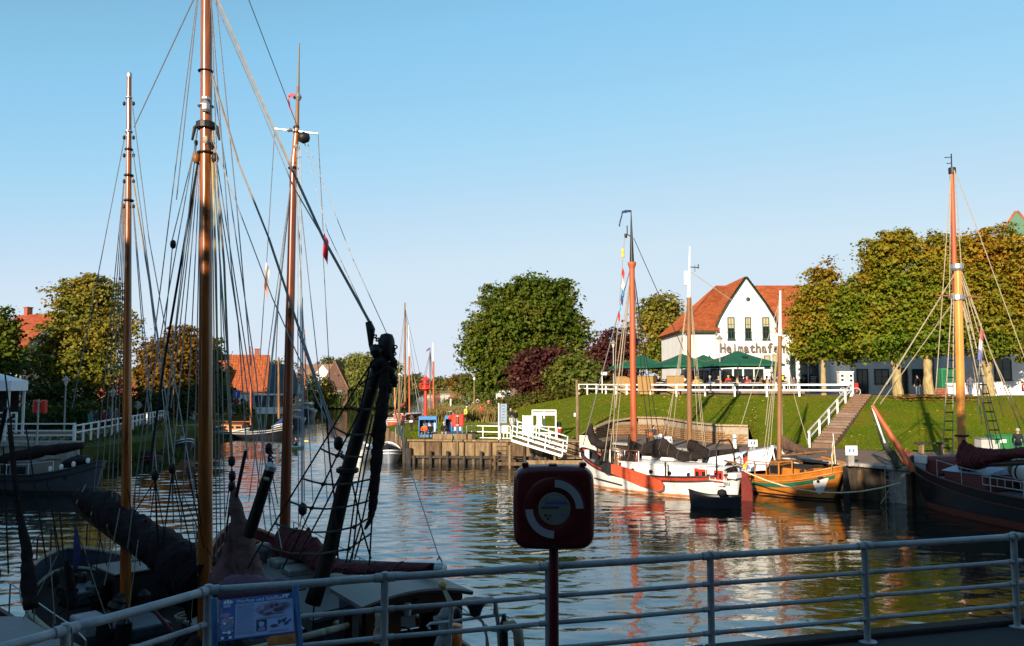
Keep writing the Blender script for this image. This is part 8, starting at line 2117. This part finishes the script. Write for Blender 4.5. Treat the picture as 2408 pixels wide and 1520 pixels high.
# ---------------------------------------------------------------- boat in the lower left corner
t,L=ship('cabin_boat','wooden cabin boat with curved pale roof in the lower left corner',(-6.4,11.4,0),(-11.4,16.4,0))
S,sh=make_hull(t,L,2.5,1.3,1.9,1.4,DARKHULL,mat('dark_mahogany',(.035,.014,.008),.35,coat=.4),TEAK,band=.3,drop=.3,capm=mat('dark_mahogany_rail',(.10,.045,.02),.35,coat=.4))
M0=ROOT[t.name]
cabin(t,-2.2,-.2,1.45,1.4,1.0,1.95,mat('dark_mahogany',(.035,.014,.008),.35),mat('pale_roof_paint',(.16,.165,.18),.5),over=.12)
for k in range(2):m=MB();m.box((-2.22,-.35+k*.7,1.6),(.04,.45,.35),bev=.02);m.build('cabin_window',GLASSD,t)
for k in range(2):m=MB();m.box((-1.7+k*.9,-.72,1.6),(.6,.04,.3),bev=.02);m.build('cabin_window',GLASSD,t)
m=MB();m.tube([(-1.5,.2,2.05),(-1.3,.25,2.12),(-1.1,.2,2.05)],.03,6);m.build('grab_handle',STEEL,t)
m=MB();lumpy(m,[(-.2,-.1,2.35),(.1,-.2,2.65),(.5,-.1,2.4)],[.15,.25,.15],9,160);m.build('red_jacket_bundle',mat('dark_red_bundle',(.20,.02,.02),.7),t,smooth=True)
mast(t,M0@Vector((1.2,0,1.2)),P(14,960,12.5),.05,.03,SPARD)
furl(t,[P(22,1000,12.5),P(40,1180,12.3),P(62,1290,12.2),P(68,1380,12.1),P(74,1430,12)],[.03,.04,.07,.11,.10],BROWNSAIL,'furled_sail',161,amt=.25)
for a,b in(((12,880),(60,1290)),((60,1000),(110,1330)),((110,1130),(160,1420)),((8,1050),(20,1350)),((140,1200),(165,1500))):line(t,P(*a,12.4),P(*b,12.2),.012,ROPED,'stay')
furl(t,[P(178,1240,15),P(182,1290,14.8),P(176,1345,14.6)],[.02,.06,.04],mat('dark_blue_cloth',(.03,.03,.09),.8),'limp_flag',162)
furl(t,[P(158,1320,13),P(166,1380,12.9),P(174,1430,12.8)],[.04,.07,.08],DARKSAIL,'furled_jib',163,amt=.3)
stanchions(t,S,[-.6,-.3,0,.3,.6],.6,1,STEEL);stanchions(t,S,[-.6,-.3,0,.3,.6],.6,-1,STEEL)
# ================================================================ railing, info board, lifebuoy cabinet on the near quay
ZQ=3.1
tops={155:(1475,None),490:(1383,None),905:(1353,None),1290:(1327.5,None),1670:(1303,None),2033:(1280,None),2383:(1258,None)}
ZT=EYE-1.75
post_xy={}
for u,(v,_)in tops.items():
 p=G(u,v,ZT);post_xy[u]=Vector((p.x,p.y,0))
ext_l=post_xy[155]+(post_xy[155]-post_xy[490]).normalized()*1.5
ext_r=post_xy[2383]+(post_xy[2383]-post_xy[2033]).normalized()*2.2
ground=slab('near_quay',[tuple(p)for p in((ext_l.x-9,ext_l.y-1.5),(ext_l.x-.1,ext_l.y+.15),(post_xy[155].x-.05,post_xy[155].y+.2),(post_xy[490].x,post_xy[490].y+.22),(post_xy[1290].x,post_xy[1290].y+.25),(ext_r.x,ext_r.y+.25),(ext_r.x+18,ext_r.y+3),(45,5),(45,-1),(12,-1.2),(-4,-.3),(-12,.7))],-.8,ZQ,ASPHALT)
rl=thing('railing','white pipe railing with four rails along the near quay edge','railing',post_xy[1290]+Vector((0,0,ZQ)))
dr_=(post_xy[2383]-post_xy[2033]).normalized()
seq=[ext_l]+[post_xy[k]for k in(155,490,905,1290,1670,2033,2383)]+[ext_r+dr_*2.1*k for k in range(4)]
for p in seq:
 m=MB();m.lathe(p+Vector((0,0,ZQ)),[(.10,0),(.10,.012),(.036,.02),(.036,1.035),(.040,1.05),(.034,1.075),(.012,1.085)],14);m.build('post',RAILP,rl,world=True,smooth=True,auto=40)
for k,z in enumerate((1.03,.745,.49,.25)):
 r=.036 if k==0 else.024
 for i in range(len(seq)-1):
  a,b=seq[i],seq[i+1];d=(b-a).normalized()
  m=MB();pts=[a+d*.03+(b-a-d*.06)*(j/6)+Vector((0,0,ZQ+z-.004*math.sin(j/6*PI)))for j in range(7)]
  m.tube(pts,r,12);m.build('rail',RAILP,rl,world=True,smooth=True)
  for e,s in((a,1),(b,-1)):
   m=MB();m.tube([e+d*s*.02+Vector((0,0,ZQ+z)),e+d*s*.09+Vector((0,0,ZQ+z))],r*1.22,12);m.build('socket',RAILP,rl,world=True,smooth=True,auto=50)
kerb=MB()
for i in range(1,len(seq)-1):
 kerb.bar(seq[i]+Vector((0,.16,ZQ-.02)),seq[i+1]+Vector((0,.16,ZQ-.02)),.22,.16,bev=.02)
o=kerb.build('quay_edge',mat('dark_edge_timber',(.03,.028,.028),.8,var=.3,scale=6,bump=.4),None,smooth=False);o['kind']='structure'
def near_grass(i):
 x=random.uniform(5.5,9.5);y=random.uniform(6.2,9.0)
 return((x,y,ZQ),random.uniform(.04,.12),random.uniform(.01,.02))
strips('kerb_grass',2500,near_grass,0,'stuff',BLADE)
# information board
tl,tr,br,bl_=P(514,1411,7.02),P(688,1394,7.16),P(695,1486,6.98),P(515,1510,6.84)
ib=thing('information_board','slanted blue and white museum board reading Werften und Schiffbau fixed to the railing','information board',(tl+br)/2)
X=(tr-tl);W=(X.length+(br-bl_).length)/2;X=(tr-tl+br-bl_).normalized();Yv=(tl-bl_+tr-br);H=Yv.length/2;Zv=X.cross(Yv.normalized()).normalized();Yv=Zv.cross(X)
cen=(tl+tr+br+bl_)/4
Mi=Matrix((X,Yv,Zv)).transposed().to_4x4();Mi.translation=cen-X*W/2-Yv*H/2
IBLUE=mat('board_blue',(.035,.10,.36),.4,var=.08);IPALE=mat('board_pale',(.30,.38,.66),.4,var=.05);IGREY=mat('board_print_grey',(.22,.27,.45),.5);IWHITE=mat('board_white',(.75,.78,.84),.4,var=.03);IPINK=mat('board_picture_rose',(.32,.25,.40),.5,var=.5,scale=14);IPICT=mat('board_picture_slate',(.15,.19,.34),.5,var=.6,scale=22);IDARK=mat('board_print_dark',(.05,.06,.13),.5,var=.4,scale=30)
def pan(x0,x1,y0,y1,z0,z1,m_,nm):
 m=MB();m.prism([(x0*W,y0*H),(x1*W,y0*H),(x1*W,y1*H),(x0*W,y1*H)],Mi@Matrix.Translation((0,0,z0)),z1-z0);return m.build(nm,m_,ib,world=True)
pan(0,1,0,1,-.02,0,IBLUE,'panel')
pan(.215,.99,.03,.845,.001,.003,IPALE,'text_field')
def blob(cx,cy,rx,ry,m_,nm,z=.004,seed=0,n=22):
 pts=[]
 for k in range(n):
  a=2*PI*k/n;f=1+.35*noise.noise(Vector((math.cos(a)*1.6,math.sin(a)*1.6,seed*3.1)));pts.append(((cx+rx*f*math.cos(a))*W,(cy+ry*f*math.sin(a))*H))
 m=MB();m.prism(pts,Mi@Matrix.Translation((0,0,z)),.0012);return m.build(nm,m_,ib,world=True)
for k,q in enumerate(((.72,.64,.22,.15),(.62,.70,.12,.08),(.83,.68,.12,.10),(.70,.58,.16,.09))):blob(*q,IPINK,'harbour_picture',.004+.0013*k,k)
for k,q in enumerate(((.80,.60,.08,.05),(.63,.66,.03,.03),(.70,.70,.025,.04),(.56,.60,.03,.02),(.66,.53,.06,.02),(.88,.70,.05,.05),(.76,.72,.03,.03))):blob(*q,IPICT if k%2 else IDARK,'harbour_picture',.010+.0013*k,9+k)
pan(.495,.635,.13,.40,.004,.0055,IDARK,'portrait_field')
blob(.565,.29,.035,.07,IPALE,'portrait_head',.006,31);blob(.565,.17,.05,.045,IGREY,'portrait_coat',.0075,32)
for k,q in enumerate(((.735,.215,.055,.035),(.80,.30,.016,.06),(.90,.25,.02,.035))):blob(*q,IDARK,'tool_drawing',.006,40+k)
for a,b in(((.80,.30),(.90,.37)),((.87,.21),(.96,.33)),((.855,.27),(.88,.32))):
 m=MB();m.bar(Mi@Vector((a[0]*W,a[1]*H,.007)),Mi@Vector((b[0]*W,b[1]*H,.007)),.012,.002,up=Zv);m.build('tool_drawing',IDARK,ib,world=True)
for k in range(17):pan(.235,.47-.03*(k%3==2),.10+k*.043,.117+k*.043,.0035,.0045,IGREY,'text_line')
for k in range(3):pan(.50,.95-.06*k,.445-k*.02+.0,.452-k*.02,.0035,.0045,IGREY,'text_line')
for k in range(3):pan(.66,.93,.105-k*.02,.112-k*.02,.0035,.0045,IGREY,'text_line')
for k,q in enumerate(((.11,.45,.08,.13),(.12,.30,.085,.12),(.09,.60,.07,.05),(.15,.22,.05,.05))):blob(*q,(IPINK,IPICT)[k%2],'side_picture',.002+.0013*k,60+k)
for k,q in enumerate(((.08,.40,.02,.03),(.16,.52,.03,.02),(.14,.17,.025,.04),(.08,.18,.03,.02))):blob(*q,IWHITE,'side_picture',.010,70+k)
for k,(x,y)in enumerate(((.055,.06),(.10,.06),(.155,.06))):pan(x-.016,x+.02,y-.025,y+.03,.002,.004,(IWHITE,IDARK,IWHITE)[k],'small_logo')
# white ship emblem top left, small emblem top right
for poly in([(.055,.885),(.17,.885),(.185,.915),(.045,.905)],[(.06,.915),(.095,.915),(.085,.985),(.06,.94)],[(.10,.915),(.15,.915),(.115,.99),(.10,.98)],[(.15,.92),(.185,.925),(.14,.97)]):
 m=MB();m.prism([(x*W,y*H)for x,y in poly],Mi@Matrix.Translation((0,0,.002)),.002);m.build('ship_emblem',IWHITE,ib,world=True)
pan(.055,.15,.79,.865,.002,.0035,IPALE,'emblem_plate')
pan(.86,.94,.93,.965,.002,.004,IWHITE,'emblem');pan(.885,.915,.88,.925,.002,.004,IWHITE,'emblem');pan(.845,.865,.90,.95,.002,.004,IWHITE,'emblem')
o=text_mesh('title_lettering','Werften und Schiffbau',IWHITE,ib,Mi@Matrix.Translation((.222*W,.868*H,.002)),H*.125,.0015)
xs=[v.co for v in o.data.vertices]
o2=text_mesh('side_lettering','MUSEUMSWEG',IPALE,ib,Mi@Matrix.Translation((.045*W,.30*H,.002))@Matrix.Rotation(PI/2,4,'Z'),H*.075,.0015)
for u0,v0,u1,v1,d in((503,1406,505,1580,6.95),(694,1376,709,1580,7.1)):
 m=MB();m.bar(P(u0,v0,d+.04),P(u1,v1,d-.10),.045,.05,bev=.006);m.build('bracket_post',BLUEP,ib,world=True)
 # lifebuoy cabinet
lc=P(1302,1192,7.55)
lb=thing('lifebuoy_cabinet','large dark red lifebuoy cabinet with white quarter rings on a red post before the railing','lifebuoy cabinet',(lc.x,lc.y,ZQ))
hz=lc.z-ZQ;s=186*7.55/F;hh=190*7.55/F
def rbox(w,h,r,n=6,bul=0.0):
 pts=[]
 for cx,cy,a0 in((w/2-r,h/2-r,0),(-w/2+r,h/2-r,90),(-w/2+r,-h/2+r,180),(w/2-r,-h/2+r,270)):
  for k in range(n+1):a=R(a0+90*k/n);pts.append((cx+r*math.cos(a),cy+r*math.sin(a)))
 out=[]
 for i,(x,y)in enumerate(pts):
  x2,y2=pts[(i+1)%len(pts)];L_=math.hypot(x2-x,y2-y);k=6 if L_>r else 1
  for j in range(k):out.append((x+(x2-x)*j/k,y+(y2-y)*j/k))
 return[(x+math.copysign(bul*(1-(2*y/h)**2),x)*(abs(x)>w*.3),y+math.copysign(bul*(1-(2*x/w)**2),y)*(abs(y)>h*.3))for x,y in out]
Mc=Matrix.Translation((0,0,hz))@Matrix.Rotation(PI/2,4,'X')
prof=rbox(s*.96,hh*.96,s*.14,bul=s*.02)
rings=[(1.0,-.12),(1.0,-.02),(1.012,.0),(1.012,.02),(1.0,.05),(.97,.085),(.90,.105),(.84,.11)]
m=MB();n_=len(prof)
vs,fs=[],[]
for sc,z in rings:vs+=[Mc@Vector((x*sc,y*sc,z))for x,y in prof]
for i in range(len(rings)-1):
 for k in range(n_):fs.append((i*n_+k,i*n_+(k+1)%n_,(i+1)*n_+(k+1)%n_,(i+1)*n_+k))
fs.append(tuple(range(n_))[::-1]);fs.append(tuple((len(rings)-1)*n_+k for k in range(n_)))
m.add(vs,fs);m.build('shell',BOXRED,lb,smooth=True,auto=35)
def ring_arc(r0,r1,a0,a1,z0,z1,m_,nm,n=24):
 pts=[(r1*math.cos(R(a0+(a1-a0)*k/n)),r1*math.sin(R(a0+(a1-a0)*k/n)))for k in range(n+1)]+[(r0*math.cos(R(a1-(a1-a0)*k/n)),r0*math.sin(R(a1-(a1-a0)*k/n)))for k in range(n+1)]
 q=MB();q.prism(pts,Mc@Matrix.Translation((0,.0,z0)),z1-z0);return q.build(nm,m_,lb)
u_=s/186
m=MB();m.lathe((0,-.112,hz),[(60*u_,-.004),(72*u_,.010),(66*u_,.022),(52*u_,.026),(42*u_,.022),(36*u_,.008),(36*u_,-.004)],40,axis=(0,-1,0));m.build('ring_relief',BOXRED,lb,smooth=True,auto=50)
WARC=mat('white_reflective_tape',(.36,.38,.42),.5,var=.05)
ring_arc(49*u_,66*u_,1,89,.139,.1405,WARC,'white_arc');ring_arc(49*u_,66*u_,181,269,.139,.1405,WARC,'white_arc')
m=MB();m.lathe((0,-.128,hz),[(37*u_,-.01),(37*u_,.006),(36*u_,.008)],40,axis=(0,-1,0));m.build('instruction_disc',mat('cream_disc',(.22,.22,.17),.5,var=.08),lb)
for k,(y,w,h,x,c)in enumerate(((27,24,1.6,0,IGREY),(23,34,1.4,0,IGREY),(14,50,6,3,IBLUE),(3,40,5,-10,IDARK),(-9,26,1.3,16,IGREY),(-13,26,1.3,16,IGREY),(-17,26,1.3,16,IGREY),(-21,24,1.3,15,IGREY),(-25,18,1.3,12,IGREY),(8,40,1.2,4,IGREY))):
 nseg=6 if h>3 else 1
 for j in range(nseg):
  ww=w/nseg*(.8 if nseg>1 else 1);xx=x-w/2+w/nseg*(j+.5)
  q=MB();q.box((xx*u_,-.1375,hz+y*u_),(ww*u_,.0016,h*u_));q.build('print_line',c,lb)
for x,y in((-20,-14),(-10,-15),(-15,-22)):
 q=MB();q.lathe((x*u_,-.1365,hz+y*u_),[(3.4*u_,0),(3.0*u_,.002)],10,axis=(0,-1,0));q.build('pictogram',IDARK,lb)
for x in(-66,68):
 q=MB();q.box((x*u_,.0,hz+hh/2+.010),(16*u_,.10,.035),bev=.008);q.build('hinge',BOXRED,lb)
q=MB();q.box((-2*u_,.0,hz+hh/2+.004),(20*u_,.10,.022),bev=.006);q.build('hinge',BOXRED,lb)
q=MB();q.tube([(0,.02,-.1),(0,.02,hz+hh*.3)],.043,16);q.build('post',BOXRED,lb,smooth=True,auto=40)
q=MB();q.box((.0,-.10,hz-hh/2+.03),(14*u_,.06,.04),bev=.008);q.build('latch',BLACK,lb)
